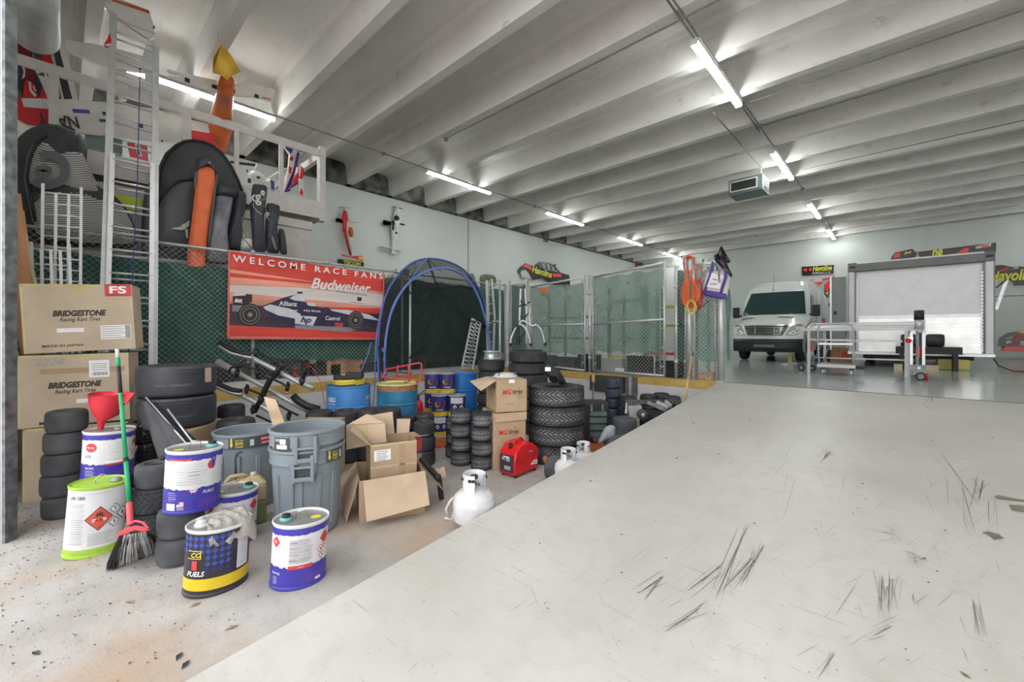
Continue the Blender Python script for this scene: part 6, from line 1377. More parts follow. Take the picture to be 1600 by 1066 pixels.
# khaki things above the fence corner
m=MB(); m.puffy([PX(u,v,-8.3) for u,v in ((749,432),(757,428),(772,430),(775,440),(770,452),(750,450))],(1,0,0),.15,'khaki',rings=4); tag(m.build('khaki_bag'),'khaki rolled bag showing above the fence right of the net','bag')
m=MB(); m.puffy([PX(u,v,-8.3) for u,v in ((733,428),(740,427),(742,456),(735,458))],(1,0,0),.1,'khaki',rings=3); tag(m.build('khaki_bag'),'small khaki bag peeking over the top of the net hoop','bag')
m=MB(); m.bx(-8.6,-8.0,6.0,8.3,FL,2.80,'unit_frame'); tag(m.build('metal_cabinet'),'grey metal cabinet behind the screened fence corner','cabinet')
m=MB(); m.bx(-8.55,-7.95,3.75,5.6,FL,2.74,'unit_frame'); tag(m.build('metal_cabinet'),'grey metal cabinet behind the screened fence, left of the net','cabinet')
# small machines above fence
m=MB(); p=PX(548,405,-8.25); M=TR(p.x,p.y,2.74); m.bx(-.15,.15,-.40,.28,0,.20,'amp_white',M); tag(m.build('white_amplifier',bevel=.04),'pale rounded machine case on the cabinet above the banner','case')
m=MB(); M=TR(-8.08,p.y-.08,2.945); m.bx(-.05,.05,-.25,.25,.004,.10,'black',M); m.text('TECOM',.36,.075,'havoline_yellow',M@frame((.052,0,.05),(0,1,0),(0,0,1)),.03); tag(m.build('lettered_case'),'black sign with yellow lettering on the pale machine above the banner','sign')
m=MB(); p=PX(610,415,-8.25); M=TR(p.x,5.25,2.742); m.bx(-.15,.15,-.30,.30,0,.16,'amp_white',M); m.bx(-.05,.05,-.2,.25,.16,.20,'black',M); m.bx(-.05,.05,.05,.15,.2,.3,'black',M); m.bx(-.01,.01,-.17,-.15,.2,.3,'black',M); tag(m.build('pale_machine',bevel=.02),'pale machine with black fittings above the right end of the banner','case')
# red generator
q=G(811,738); t=thing('generator','compact bright red portable generator on the pit floor','generator',(q.x,q.y,0),YAW+math.radians(50)); t.scale=(.86,.86,.86)
prof=[(-.25,.03),(.24,.03),(.25,.10),(.25,.28),(.22,.33),(.10,.40),(.04,.42),(-.13,.40),(-.22,.33),(-.25,.22)]
m=MB(); Mg=frame((0,-.14,0),(1,0,0),(0,0,1)); m.prism(prof,.28,'gen_red',Mg); m.build('housing',t,bevel=.022,local=True,seg=3)
m=MB(); m.tube([(-.12,0,.38),(-.10,0,.435),(.04,0,.445),(.10,0,.39)],.017,'gen_red',10); m.build('handle',t,local=True)
m=MB(); m.cyl((-.17,.0,.36),(-.17,0,.405),.028,'black',16); m.cyl((-.17,0,.405),(-.17,0,.42),.016,'black',12); m.build('fuel_cap',t,local=True)
m=MB(); m.bx(-.262,-.25,-.105,.105,.07,.29,'bag_dark'); 
for a in ((-.06,.0,.21,.26),(.02,.07,.22,.25),(-.07,.03,.10,.15)): m.bx(-.266,-.262,a[0],a[1],a[2],a[3],'gray_ink')
m.bx(-.267,-.262,-.05,.05,.255,.27,'label_white'); m.build('control_panel',t,bevel=.003,local=True)
m=MB(); F=lambda x,z:frame((x,-.1415,z),(1,0,0),(0,0,1)); m.text('HONDA',.075,.012,'label_white',F(.07,.29),.02); m.text('EU2200i',.08,.018,'sun_blue',F(.10,.265),.02,.2); m.flat([(-.02,-.01),(.13,-.025),(.13,.035),(.05,.035)],'label_white',F(.08,.12)); m.text('2200',.07,.03,'label_red',frame((.15,-.1425,.125),(1,0,0),(0,0,1)),.03,.3); m.flat([(0,-.03),(.012,-.03),(.012,.04),(0,.04)],'black',F(-.12,.17)); m.build('decal',t,local=True)
for xx in (-.2,.2):
    for yy in (-.1,.1): m=MB(); m.cyl((xx,yy,0),(xx,yy,.035),.02,'black',10); m.build('foot',t,local=True)
# gas tanks
def tank(): 
    t=thing('propane_tank','','gas tank'); R=.172
    m=MB(); m.lathe([(.10,0),(.10,.03),(R*.75,.035),(R,.085),(R,.215),(R*.93,.262),(R*.72,.298),(R*.4,.318),(.02,.324)],'tank',40); m.build('tank_body',t,local=True)
    m=MB(); vs=[]; n=40; rc=.093
    for i in range(n+1):
        a=-PI/2+.45+(2*PI-.9)*i/n
        for (r_,z) in ((rc,.295),(rc,.44),(rc-.003,.445),(rc-.006,.44),(rc-.006,.295)): vs.append(Vector((r_*math.cos(a),r_*math.sin(a),z)))
    m.add(vs,[(i*5+j,(i+1)*5+j,(i+1)*5+j+1,i*5+j+1) for i in range(n) for j in range(4)],'tank',True); m.build('collar',t,local=True)
    m=MB()
    for a in (-PI/2-.6,-PI/2-.9,-PI/2+1.2,-PI/2-1.8,): m.sphere((.094*math.cos(a),.094*math.sin(a),.405),.016,'black',10,(1,1,.8))
    m.build('collar_hole',t,local=True)
    m=MB(); m.cyl((0,0,.32),(0,0,.40),.016,'galv',10); m.cyl((0,-.01,.37),(0,-.075,.37),.013,'galv_dark',10); m.cyl((0,0,.40),(0,0,.425),.03,'black',12); m.build('valve',t,local=True); return t
tk=tank(); x,y=AT(741,3.42); first_or_clone(tk,'largest white gas tank with open collar, nearest the camera beside the ramp',(x,y,0),face_rot(x,y,.5),'white gas tanks')
x,y=AT(888,4.38); first_or_clone(tk,'cream gas tank half hidden by the ramp edge, before the chevron tread tyres',(x,y,0),face_rot(x,y,.2),'white gas tanks',.86)
x,y=AT(915,4.72); first_or_clone(tk,'small white gas tank behind the ramp edge, right of the cream one',(x-.03,y,0),face_rot(x,y,-.3),'white gas tanks',.80)
m=MB(); q=G(706,812); M=TR(q.x,q.y,0)@RZ(YAW+.3); m.tube([M@Vector(p) for p in ((-.03,0,.03),(-.05,0,.09),(-.02,0,.15),(.02,0,.19))],.012,'tank',8); m.tube([M@Vector(p) for p in ((-.06,0,.02),(.0,0,.0),(.03,0,.10))],.012,'tank',8); tag(m.build('tank_hook'),'white curved metal hook standing left of the nearest gas tank','hook')
# black case tower
x,y=AT(926,6.25); M=TR(x,y,0)@RZ(YAW)
t=thing('black_toolbox','tall black stacking tool case with dark green centre, right of the chevron tyres','tool case',(x,y,0),YAW)
m=MB(); m.bx(-.20,.20,-.2,.2,.02,.58,'black'); m.build('case_body',t,bevel=.02,local=True)
m=MB(); m.bx(-.08,.16,-.215,-.2,.10,.46,'unit_green'); 
for z in (.18,.28,.38): m.bx(-.09,.17,-.225,-.2,z,z+.02,'black')
m.build('front_panel',t,local=True)
for xx in (-.06,.10): m=MB(); m.bx(xx-.02,xx+.02,-.235,-.2,.47,.56,'galv_dark'); m.build('latch',t,local=True,bevel=.004)
m=MB(); m.bx(-.2,-.17,-.24,.0,.0,.6,'black'); m.bx(-.04,.06,-.24,-.2,.04,.14,'galv_dark'); m.build('side_trim',t,local=True,bevel=.004)
# shovel
x,y=AT(927,7.0); m=MB(); m.tube([PT(926,640,6.6),PT(927,598,7.3)],.015,'galv_dark',8); m.tube([PT(927,598,7.3),PT(927,586,7.35)],.03,'wood',8); m.sphere(PT(926,628,6.7),.03,'red_metal',8); tag(m.build('pry_bar'),'long metal bar with a wooden grip leaning at the dock wall','bar')
m=MB(); m.bar(PT(1081,558,7.55),PT(1070,628,7.0)-Vector((0,0,.0)),.035,.035,'wood'); tag(m.build('wooden_stick'),'yellow brown wooden stick leaning against the dock below the cord post','stick')
# dock bumpers
m=MB(); m.bx(-4.9,-4.12,DY-.20,DY-.075,.38,FL-.03,'bag_gray'); tag(m.build('dock_bumper',bevel=.015),'dark rubber dock bumper on the dock wall behind the dark blue tyre stack','dock bumper')
m=MB(); m.bx(-4.05,-3.86,DY-.2,DY-.075,.36,FL-.01,'galv_dark'); m.bx(-3.98,-3.93,DY-.21,DY-.2,.36,FL-.01,'galv'); tag(m.build('dock_bumper',bevel=.01),'narrow steel faced dock bumper right of the dark rubber one','dock bumper')
# steel frame dolly near the ramp
t=thing('steel_frame_dolly','dark steel frame with a caster lying among tyres at the ramp edge','steel frame',(*AT(1010,6.3),0))
def K(x,y,t_): return PT(900+x/7.614,570+y/7.614,t_)
m=MB(); m.bar(K(600,445,6.2),K(1240,440,6.75),.05,.06,'galv_dark'); m.build('beam',t)
m=MB(); m.bar(K(850,445,6.2),K(1080,545,6.1),.05,.05,'galv_dark'); m.build('beam',t); m=MB(); m.bar(K(960,445,6.3),K(1100,510,6.2),.05,.05,'galv'); m.build('beam',t); m=MB(); m.bar(K(1060,440,6.4),K(1130,500,6.3),.04,.05,'galv'); m.build('beam',t)
m=MB(); m.slab([K(620,490,6.2),K(780,490,6.2),K(800,640,6.15),K(640,640,6.15)],Vector((SY,-CY,0)),.12,'unit_frame'); m.build('plate',t)
m=MB(); m.slab([K(596,450,6.15),K(606,450,6.15),K(610,580,6.12),K(584,580,6.12)],Vector((SY,-CY,0)),.02,'stripe_white'); m.build('white_edge',t)
c=K(800,600,5.95); m=MB(); m.tube([c,c+Vector((-.03,.035,0))*1.6],.075,'bag_gray',20); m.tube([c+Vector((.006,-.007,0)),c],.03,'galv',12); m.build('caster_wheel',t)
for a,b in (((620,560),6.2),((1200,450),6.7)): m=MB(); p=K(*a,b); m.bar(p,Vector((p.x,p.y,0)),.04,.04,'galv_dark'); m.build('leg',t)
m=MB(); P=[K(380,725,5.05),K(430,715,5.05),K(470,740,5.05),K(470,860,5.05),K(360,900,5.05),K(255,945,5.05),K(290,850,5.05),K(340,750,5.05)]; m.puffy(P,(SY,-CY,0),.05,'bin_gray',rings=4); tag(m.build('plastic_tub'),'grey plastic lid standing on edge beside the ramp','lid')
x,y=AT(926,5.55); m=MB(); m.box((x-.2,y+.05,.012),(1.3,.7,.02),'orange_tarp',R=YAW); tag(m.build('orange_mat'),'flat orange red board on the pit floor under the black tool case','board')
x,y=AT(685,6.1); m=MB(); m.box((x+.05,y-.0,.010),(.5,.5,.02),'orange_tarp',R=YAW+.3); tag(m.build('orange_mat'),'flat orange red board on the pit floor before the racing fuel tins','board')
m=MB(); m.slab([PT(848,716,4.5),PT(853,712,4.5),PT(862,735,4.5),PT(856,736,4.5)],Vector((SY,-CY,0)),.02,'orange_tarp'); tag(m.build('orange_strip'),'small orange wedge standing by the lone grey tyre near the ramp','wedge')
# black tool bag on top of chevron tyres
x,y=AT(866,5.45); m=MB(); M=TR(x,y,.945); m.puffy([PT(u,v,5.35) for u,v in ((851,575),(862,568),(870,575),(876,580),(886,600),(875,602),(868,590),(860,592),(852,586))],(SY,-CY,0),.08,'black',rings=4,wob=.006); m.box(PT(856,577,5.20),(.07,.02,.05),'label_white',R=YAW); m.sphere((x,y,1.0),.055,'black',10,(1.5,1,1)); tag(m.build('black_tool_bag'),'black bag with a white patch on top of the chevron tread tyres','bag')
# bicycle hoops standing on the road tyres
t=thing('bicycle_stand','silver bicycle hoops and forks standing on the tall road tyre stack','bicycle parts',(xr,yr,1.305))
def H(x,y,d=0): return PT(700+x/5.33,440+y/5.33,6.75+d)
def arc(pts,r,mt,nm,d=0): m=MB(); m.tube(smooth([H(*p,d) for p in pts],2),r,mt,8); m.build(nm,t)
arc([(515,530),(525,470),(560,390),(600,350),(640,380),(670,440),(690,530)],.015,'galv','hoop'); arc([(720,355),(750,370),(780,410),(795,460),(805,525)],.015,'galv','hoop',.1); arc([(590,350),(620,320),(660,345),(700,375),(730,360)],.016,'galv','hoop',.1)
arc([(605,60),(600,200),(595,330)],.02,'galv','tube',.2); arc([(640,60),(650,200),(655,340),(650,520)],.014,'galv','tube',.2); arc([(690,210),(672,300),(690,370)],.014,'galv','tube',.1)
m=MB(); m.cyl((xr,yr,1.297),(xr,yr,1.325),.22,'black',24); m.build('base_plate',t); arc([(580,360),(582,520)],.028,'black','fork'); arc([(635,420),(600,490),(598,525)],.014,'black','fork')
for p in ([(590,210),(620,190),(660,195)],[(600,160),(620,170)],[(605,290),(640,300),(670,265)],[(660,180),(685,170)]): arc(p,.012,'black','hook',.15)
for p in ((520,525),(690,525),(810,522)): m=MB(); m.sphere(H(*p),.03,'black',8); m.build('foot',t)
# ---------------- things on the hall floor and walls ----------------
# ---- van ----
YV=14.6; XVc=-3.09; WH=1.0
t=thing('delivery_van','white high roof delivery van parked facing the ramp','van',(XVc,YV,FL))
sil=[(.06,.30),(0,.42),(0,.62),(.05,.70),(.06,.86),(.16,1.08),(.30,1.16),(.95,1.40),(1.02,1.44),(1.70,2.23),(1.78,2.31),(2.0,2.50),(2.35,2.66),(3.2,2.73),(5.6,2.70),(5.95,2.60),(6.05,2.2),(6.08,.9),(6.05,.35)]
def vw(y,z):
    w=WH
    if z>1.25: w-= .17*((z-1.25)/1.5)**1.5
    if z>2.4: w-=.10*((z-2.4)/.33)
    if y<1.0: w-= .06*(1-y)**2
    return w
def vs_(s,y,z,off=0.):
    a=abs(s); yy=y+(.30*a**3.2 if y<1.9 else 0)*(1 if z<1.5 else .6); zz=z-(.10*a**4 if z>2.3 else 0)-(.08*a**4 if 1.1<z<1.45 and y<1.2 else 0)
    return Vector((XVc+s*vw(y,z),YV+yy-off,FL+zz+off*.5))
m=MB(); ns=17; V=[]
for (y,z) in sil:
    for j in range(ns): V.append(vs_(-1+2*j/(ns-1),y,z))
F=[];Ms=[]
for i in range(len(sil)-1):
    mt='van_dark' if i<3 else 'van_white'
    m.add(V[i*ns:(i+2)*ns],[(j,j+1,ns+j+1,ns+j) for j in range(ns-1)],mt,i>4 and i!=8)
for sd in (0,ns-1):
    P=[V[i*ns+sd] for i in range(len(sil))]; m.add(P,[tuple(range(len(P))) if sd==0 else tuple(reversed(range(len(P))))],'van_white')
m.build('body',t)
def vpatch(nm,quad,mt,off=.012,n=10,par=None,solid=0.):
    """quad: (s,y,z) corners bl,br,tr,tl on the body surface"""
    m=MB(); bl,br,tr_,tl=[Vector(q) for q in quad]; V=[]
    for j in range(n+1):
        for i in range(n+1):
            p=bl.lerp(br,i/n).lerp(tl.lerp(tr_,i/n),j/n); V.append(vs_(p.x,p.y,p.z,off))
    m.add(V,[(j*(n+1)+i,j*(n+1)+i+1,(j+1)*(n+1)+i+1,(j+1)*(n+1)+i) for j in range(n) for i in range(n)],mt,True); return m.build(nm,par or t,solid=solid)
ws=vpatch('windscreen',[(-.90,1.06,1.47),(.90,1.06,1.47),(.84,1.72,2.24),(-.84,1.72,2.24)],'van_glass',.022)
m=MB()
for a,b in (((-.5,1.05,1.465),(.15,1.12,1.53)),((.05,1.05,1.465),(.75,1.12,1.53))): m.tube([vs_(*a,.035),vs_(*b,.045)],.012,'black',6)
m.build('wiper',ws)
for s0,s1 in ((-.88,-.50),(.20,.62)): vpatch('hood_vent',[(s0,.84,1.365),(s1,.84,1.365),(s1,.93,1.395),(s0,.93,1.395)],'black',.012)
g=vpatch('grille',[(-.50,.045,.80),(.50,.045,.80),(.62,.17,1.09),(-.62,.17,1.09)],'black',.018)
m=MB()
for k in range(6):
    f=k/5; z=.82+f*.26; y=.055+f*.11; hw=.50+f*.10; m.tube([vs_(-hw+2*hw*i/12,y,z,.035) for i in range(13)],.014,'chrome',6)
for s in (-.27,.27): m.tube([vs_(s,.05,.80,.04),vs_(s,.165,1.09,.04)],.014,'chrome',6)
m.tube([vs_(-.60+1.2*i/12,.17,1.10,.03) for i in range(13)],.018,'chrome',6); m.build('chrome_slats',g)
for sg in (-1,1):
    m=MB(); q=[(.56,.06,.79),(.84,.07,.79),(.965,.12,.90),(.985,.24,1.12),(.90,.28,1.20),(.70,.17,1.08)]
    P=[vs_(s*sg,y,z,.03) for s,y,z in q]; c=sum(P,Vector())/6+Vector((0,-.03,0)); P.append(c); m.add(P,[(6,i,(i+1)%6) if sg>0 else (6,(i+1)%6,i) for i in range(6)],'lens',True)
    hl=m.build('headlight',t); m=MB(); q=[(.93,.20,1.05),(.97,.22,1.10),(.90,.25,1.17),(.78,.19,1.10)]; P=[vs_(s*sg,y,z,.045) for s,y,z in q]; m.add(P,[(0,1,2,3) if sg>0 else (3,2,1,0)],'amber'); m.build('indicator',hl)
    m=MB(); 
    for (s,z) in ((.74,.90),(.86,.97)): m.sphere(vs_(s*sg,.09,z,.03),.05,'chrome',12,(1,.5,1))
    m.build('reflector',hl)
vpatch('bumper_intake',[(-.52,.0,.58),(.52,.0,.58),(.62,.03,.68),(-.62,.03,.68)],'black',.01); vpatch('bumper_step',[(-.3,.0,.44),(.3,.0,.44),(.3,.0,.52),(-.3,.0,.52)],'unit_green',.012)
for sg in (-1,1): vpatch('fog_cover',[(sg*.68-.06,.01,.50),(sg*.68+.06,.01,.50),(sg*.68+.06,.02,.58),(sg*.68-.06,.02,.58)],'black',.012)
# side windows and mirror on both sides, wheels
for sg in (-1,1):
    m=MB(); P=[Vector((XVc+sg*(vw(y,z)+.012),YV+y,FL+z)) for y,z in ((1.38,1.45),(2.35,1.42),(2.35,2.12),(1.95,2.12))]; m.add(P if sg>0 else P[::-1],[(0,1,2,3)],'van_glass'); m.build('side_window',t)
    m=MB(); P0_=Vector((XVc+sg*1.0,YV+1.35,FL+1.42)); m.bx(P0_.x+sg*.13-.10,P0_.x+sg*.13+.10,P0_.y-.06,P0_.y+.08,P0_.z-.02,P0_.z+.34,'black'); m.bx(min(P0_.x-sg*.06,P0_.x+sg*.12),max(P0_.x-sg*.06,P0_.x+sg*.12),P0_.y,P0_.y+.05,P0_.z+.0,P0_.z+.08,'black'); m.build('mirror',t,bevel=.03)
    for yy in (1.02,4.85):
        m=MB(); M=TR(XVc+sg*(WH-.22),YV+yy,FL+.35)@RY_(PI/2); m.lathe([(r,z-.12) for r,z in tyre_prof(.345,.235,.20)],'rubber',40,M=M,closed=True); w_=m.build('wheel',t)
        m=MB(); m.lathe([(0,.05),(.08,.06),(.12,.02),(.19,.04),(.205,.07),(.205,-.07),(0,-.07)],'galv',32,M=TR(XVc+sg*(WH-.13 if sg>0 else WH-.13),YV+yy,FL+.35)@RY_(PI/2*sg)); m.build('wheel_rim',w_)
    m=MB(); M=TR(XVc+sg*(WH+.005),YV+1.02,FL+.42)@RY_(PI/2); 
    m.add([(XVc+sg*(WH+.004),YV+1.02+.43*math.cos(a),FL+.34+.42*math.sin(a)) for a in [i*PI/14 for i in range(15)]],[tuple(range(15)) if sg<0 else tuple(reversed(range(15)))],'black'); m.build('wheel_arch',t)
m=MB()
for yy in (2.5,): m.bx(XVc+WH+.002,XVc+WH+.006,YV+2.42,YV+2.44,FL+.5,FL+2.3,'black'); m.bx(XVc+WH+.002,XVc+WH+.006,YV+3.7,YV+3.72,FL+.5,FL+2.3,'black')
m.bx(XVc+WH+.002,XVc+WH+.012,YV+2.2,YV+2.36,FL+1.12,FL+1.17,'black'); m.build('door_seam',t)
m=MB(); m.tube([vs_(-.12,1.80,2.28),vs_(-.12,1.80,2.34)],.02,'black',8); m.tube([vs_(-.12,1.80,2.34),vs_(-.12,1.85,2.82)],.006,'black',5); m.build('antenna',t)
m=MB(); m.bx(XVc-.8,XVc+.8,YV+.3,YV+5.8,FL+.30,FL+.45,'black'); m.build('underbody',t)
m=MB(); m.box((XVc+.6,YV+.55,FL+.13),(.1,.3,.26),'beam_yellow'); tag(m.build('yellow_wheel_chock'),'yellow block on the floor under the front of the white van','chock')
# ---- trailer ----
YT=14.4; X0,X1=-1.075,1.54; Z0,Z1=FL+.31,FL+2.74
t=thing('race_trailer','large white enclosed trailer with aluminium rear frame standing beside the van','trailer',((X0+X1)/2,YT,FL))
m=MB(); m.bx(X0+.03,X1-.03,YT+.12,YT+7.2,Z0+.05,Z1-.03,'trailer_white'); m.build('body',t)
m=MB(); m.bx(X0+.22,X1-.20,YT+.05,YT+.115,Z0+.98,Z1-.30,'trailer_white'); m.build('ramp_door',t)
m=MB(); m.bx(X0+.22,X1-.20,YT+.04,YT+.115,Z0+.08,Z0+.98,'diamond'); 
for k in range(26):
    for j in range(9): 
        a=.3 if (k+j)%2 else -.3
        m.box((X0+.30+k*.082,YT+.038,Z0+.14+j*.092),(.04,.006,.012),'alu',M=None) if True else 0
m.build('diamond_plate',t)
m=MB(); m.bx(X0+.22,X1-.20,YT+.02,YT+.05,Z0+.93,Z0+1.0,'alu'); m.build('plate_trim',t)
for nm,a in (('frame_post',(X0,X0+.16)),('frame_post',(X1-.17,X1))):
    m=MB(); m.bx(a[0],a[1],YT,YT+.14,Z0,Z1-.02,'post_gray'); m.build(nm,t,bevel=.03)
m=MB(); m.bx(X0,X1,YT-.02,YT+.16,Z1-.24,Z1,'header_gray'); m.bx(X0+.18,X1-.16,YT-.025,YT+.03,Z1-.05,Z1,'alu'); m.build('header',t,bevel=.02)
m=MB(); m.bx(X0,X1,YT-.05,YT+.16,Z0,Z0+.08,'alu'); m.build('sill',t,bevel=.01)
for sx_ in (X0+.20,X1-.20):
    m=MB(); n=24
    for k in range(n):
        z=Z0+.15+(Z1-Z0-.55)*k/n; m.box((sx_,YT-.005,z),(.035,.012,.05),'alu_white')
    m.build('track_strip',t)
for xx in (X0+.10,X1-.09):
    m=MB(); m.box((xx,YT-.03,Z1-.12),(.11,.02,.05),'black'); m.build('marker_lamp',t)
for xx in (X0+.3,X1-.35):
    for yy in (3.2,4.1):
        m=MB(); m.lathe([(r,z-.11) for r,z in tyre_prof(.30,.22,.19)],'rubber',32,M=TR(xx,YT+yy,FL+.303)@RY_(PI/2),closed=True); m.build('wheel',t)
m=MB(); m.bx(X0+.3,X1-.3,YT+.3,YT+6.8,Z0-.10,Z0+.02,'black'); m.bx(X0+.35,X0+.5,YT+3.1,YT+4.2,FL+.25,Z0,'black'); m.build('chassis',t)
# opened side door
m=MB(); M=TR(X0-.02,YT+.25,0)@RZ(.0); m.bx(X0-.36,X0-.05,YT+.16,YT+.2,Z0+.15,Z1-.33,'trailer_door'); sd=m.build('side_door',t); m=MB(); m.bx(X0-.40,X0-.36,YT+.14,YT+.21,Z0+.10,Z1-.30,'alu'); m.build('door_edge',sd); m=MB(); m.box((X0-.28,YT+.14,Z0+1.12),(.06,.04,.09),'black'); m.build('latch',sd)
m=MB(); m.tube([(X1-.02,YT+.05,Z0-.02),(X1+.05,YT+.05,Z0-.18),(X1+.25,YT+.0,FL+.02),(X1+.75,YT,FL+.012),(X1+1.3,YT,FL+.012)],.014,'black',6); tag(m.build('power_cable'),'black cable hanging from the trailer corner onto the hall floor','cable')
m=MB(); P=[PY(1573,437,YT+.6),PY(1556,484,YT+.6)]; m.bar(P[0],P[1],.02,.06,'alu'); m.bar(PY(1573,437,YT+.6),PY(1556,450,YT+.6),.02,.03,'black'); m.build('awning_strut',t)
# race car body skin on top of the trailer
ZR=Z1
t=thing('race_car_spoiler','long black and red race car body panel with yellow lettering lying on the trailer roof','body panel',(.4,YT+.4,Z1))
def py(u,v,o=0): return PY(u,v,YT+.35+o)
m=MB(); m.slab([Vector((p_.x,p_.y,max(p_.z,Z1+.004))) for p_ in [py(u,v) for u,v in ((1392,404),(1398,395),(1420,390),(1426,389),(1431,394),(1556,379),(1557,382),(1556,404),(1553,400),(1500,399),(1430,405))]],(0,-1,0),.5,'panel_black'); m.build('panel',t)
def ps(nm,u0,v0,u1,v1,h,s,mt,o=-.004,bold=.03,sh=.3):
    a,b=py(u0,v0,o),py(u1,v1,o); m=MB(); m.text(s,(b-a).length,h,mt,frame((a+b)/2,b-a,(0,0,1)),bold,sh); m.build(nm,t)
ps('lettering',1456,396,1473,394,.16,'ne','havoline_yellow'); ps('lettering',1412,396,1424,394,.06,'24','havoline_yellow')
m=MB(); m.slab([py(u,v,-.005) for u,v in ((1495,396),(1507,388),(1515,387),(1512,395))],(0,-1,0),.003,'havoline_red'); m.slab([py(u,v,-.005) for u,v in ((1396,403),(1398,397),(1407,394),(1406,402))],(0,-1,0),.003,'havoline_red')
m.slab([py(u,v,-.005) for u,v in ((1525,389),(1548,385),(1549,380),(1524,385))],(0,-1,0),.003,'stripe_white'); m.slab([py(u,v,-.007) for u,v in ((1533,387),(1546,385),(1546,382),(1533,384))],(0,-1,0),.003,'havoline_red'); m.build('decal',t)
m=MB(); p=py(1433,400,-.1); m.lathe([(.05,0),(.05,.02),(.02,.04),(.015,.12),(.008,.18),(0,.19)],'wood',12,M=TR(p.x,p.y-.2,Z1)); tag(m.build('brass_ornament'),'small brown ornament standing on the trailer roof edge','ornament')
# things stored before / under the trailer
m=MB(); m.bx(-.12,.98,YT-.75,YT-.2,FL+.38,FL+.54,'black'); m.bx(-.05,.03,YT-.7,YT-.25,FL,FL+.38,'black'); m.bx(.84,.92,YT-.7,YT-.25,FL,FL+.38,'black'); tag(m.build('black_shelf'),'low black platform standing before the trailer sill','platform')
for k,(xx,lb) in enumerate(((.12,'black kart wheel on the low platform, left behind the tool stand'),(.56,'black kart wheel on the low platform, right behind the tool stand'))):
    m=MB(); m.lathe(tyre_prof(.15,.30,.07),'rubber',32,M=TR(xx,YT-.5,FL+.692)@RY_(PI/2)@TR(0,0,-.15),closed=True); tag(m.build('kart_wheel'),lb,'wheel','kart wheels before the trailer')
m=MB(); m.bx(.62,1.15,YT-.1,YT+.8,FL,FL+.24,'beam_yellow'); tag(m.build('yellow_beam',bevel=.02),'dull yellow steel block under the trailer edge','block')
for x0,x1,lb in ((-.15,.0,'left light block under the black platform'),(.3,.6,'right light block under the black platform')): m=MB(); m.bx(x0,x1,YT-.9,YT-.76,FL,FL+.13,'card_pale'); tag(m.build('wooden_block'),lb,'block')
# ---- long aluminium table ----
ya=11.16; t=thing('aluminium_table','long low aluminium frame table with side rails in front of the trailer','table',(-.7,ya+.35,FL))
def tb(nm,*q,mt='post_gray',w=.045,h=.045): m=MB(); m.bar(q[0],q[1],w,h,mt); m.build(nm,t)
a,b=PY(1263,510,ya),PY(1453,510,ya); zt=FL+.96; xl,xr_=-1.62,.30
tb('top_rail',(xl,ya,zt-.02),(xr_,ya,zt-.02),h=.06,w=.05); tb('top_rail',(xl+.1,ya+.75,zt+.12),(xr_,ya+.75,zt+.12),h=.035); tb('end_rail',(xl+.1,ya,zt),(xl+.1,ya+.75,zt+.12)); tb('end_rail',(xr_,ya,zt+.0),(xr_,ya+.75,zt+.12),mt='galv')
m=MB(); m.slab([(xl+.12,ya+.05,zt+.01),(xr_-.03,ya+.05,zt+.01),(xr_-.03,ya+.72,zt+.09),(xl+.12,ya+.72,zt+.09)],(0,0,1),.01,'trailer_white'); m.build('deck',t)
tb('lower_rail',(xl+.15,ya,FL+.72),(.0,ya,FL+.70),h=.04); tb('lower_rail',(-1.5,ya+.75,FL+.30),(.1,ya+.75,FL+.30),h=.025)
for xx,yy in ((-1.50,ya),(.055,ya),(-1.3,ya+.75),(.1,ya+.75)): tb('leg',(xx,yy,FL),(xx,yy,zt-.05),w=.05,h=.05)
tb('end_bracket',(xr_,ya-.02,zt-.12),(xr_,ya-.02,zt+.16),mt='galv')
# platform cart
yc=10.75; t=thing('platform_cart','small flat platform cart with a hooped tubular handle before the aluminium table','cart',(-1.0,yc+.25,FL),0)
xa,xb=PY(1278,575,yc).x,PY(1333,575,yc).x
m=MB(); m.bx(xa-.02,xb+.04,yc,yc+.5,FL+.15,FL+.22,'post_gray'); m.build('deck',t,bevel=.008)
m=MB(); m.tube(smooth([Vector(q) for q in ((xa+.02,yc+.02,FL+.2),(xa-.01,yc+.02,FL+.9),(xa+.02,yc+.02,FL+1.03),(xa+.14,yc+.02,FL+1.05),(xb-.14,yc+.02,FL+1.05),(xb-.02,yc+.02,FL+1.03),(xb+.01,yc+.02,FL+.9),(xb-.0,yc+.02,FL+.2))],1),.018,'post_gray',8); m.build('handle',t)
m=MB(); m.bx(xa,xb,yc+.01,yc+.03,FL+.62,FL+.66,'alu_white'); m.build('cross_bar',t)
for xx in (xa+.08,xb-.03):
    for yy in (yc+.06,yc+.42): m=MB(); m.lathe([(0,-.015),(.05,-.015),(.06,-.01),(.06,.01),(.05,.015),(0,.015)],'galv',20,M=TR(xx,yy,FL+.062)@RY_(PI/2)@RX_(0)); m.bx(xx-.03,xx+.03,yy-.02,yy+.02,FL+.11,FL+.15,'black'); m.build('caster',t)
m=MB(); m.bx(xb+.04,xb+.16,yc+.1,yc+.3,FL+.13,FL+.20,'black'); m.build('brake_lever',t)
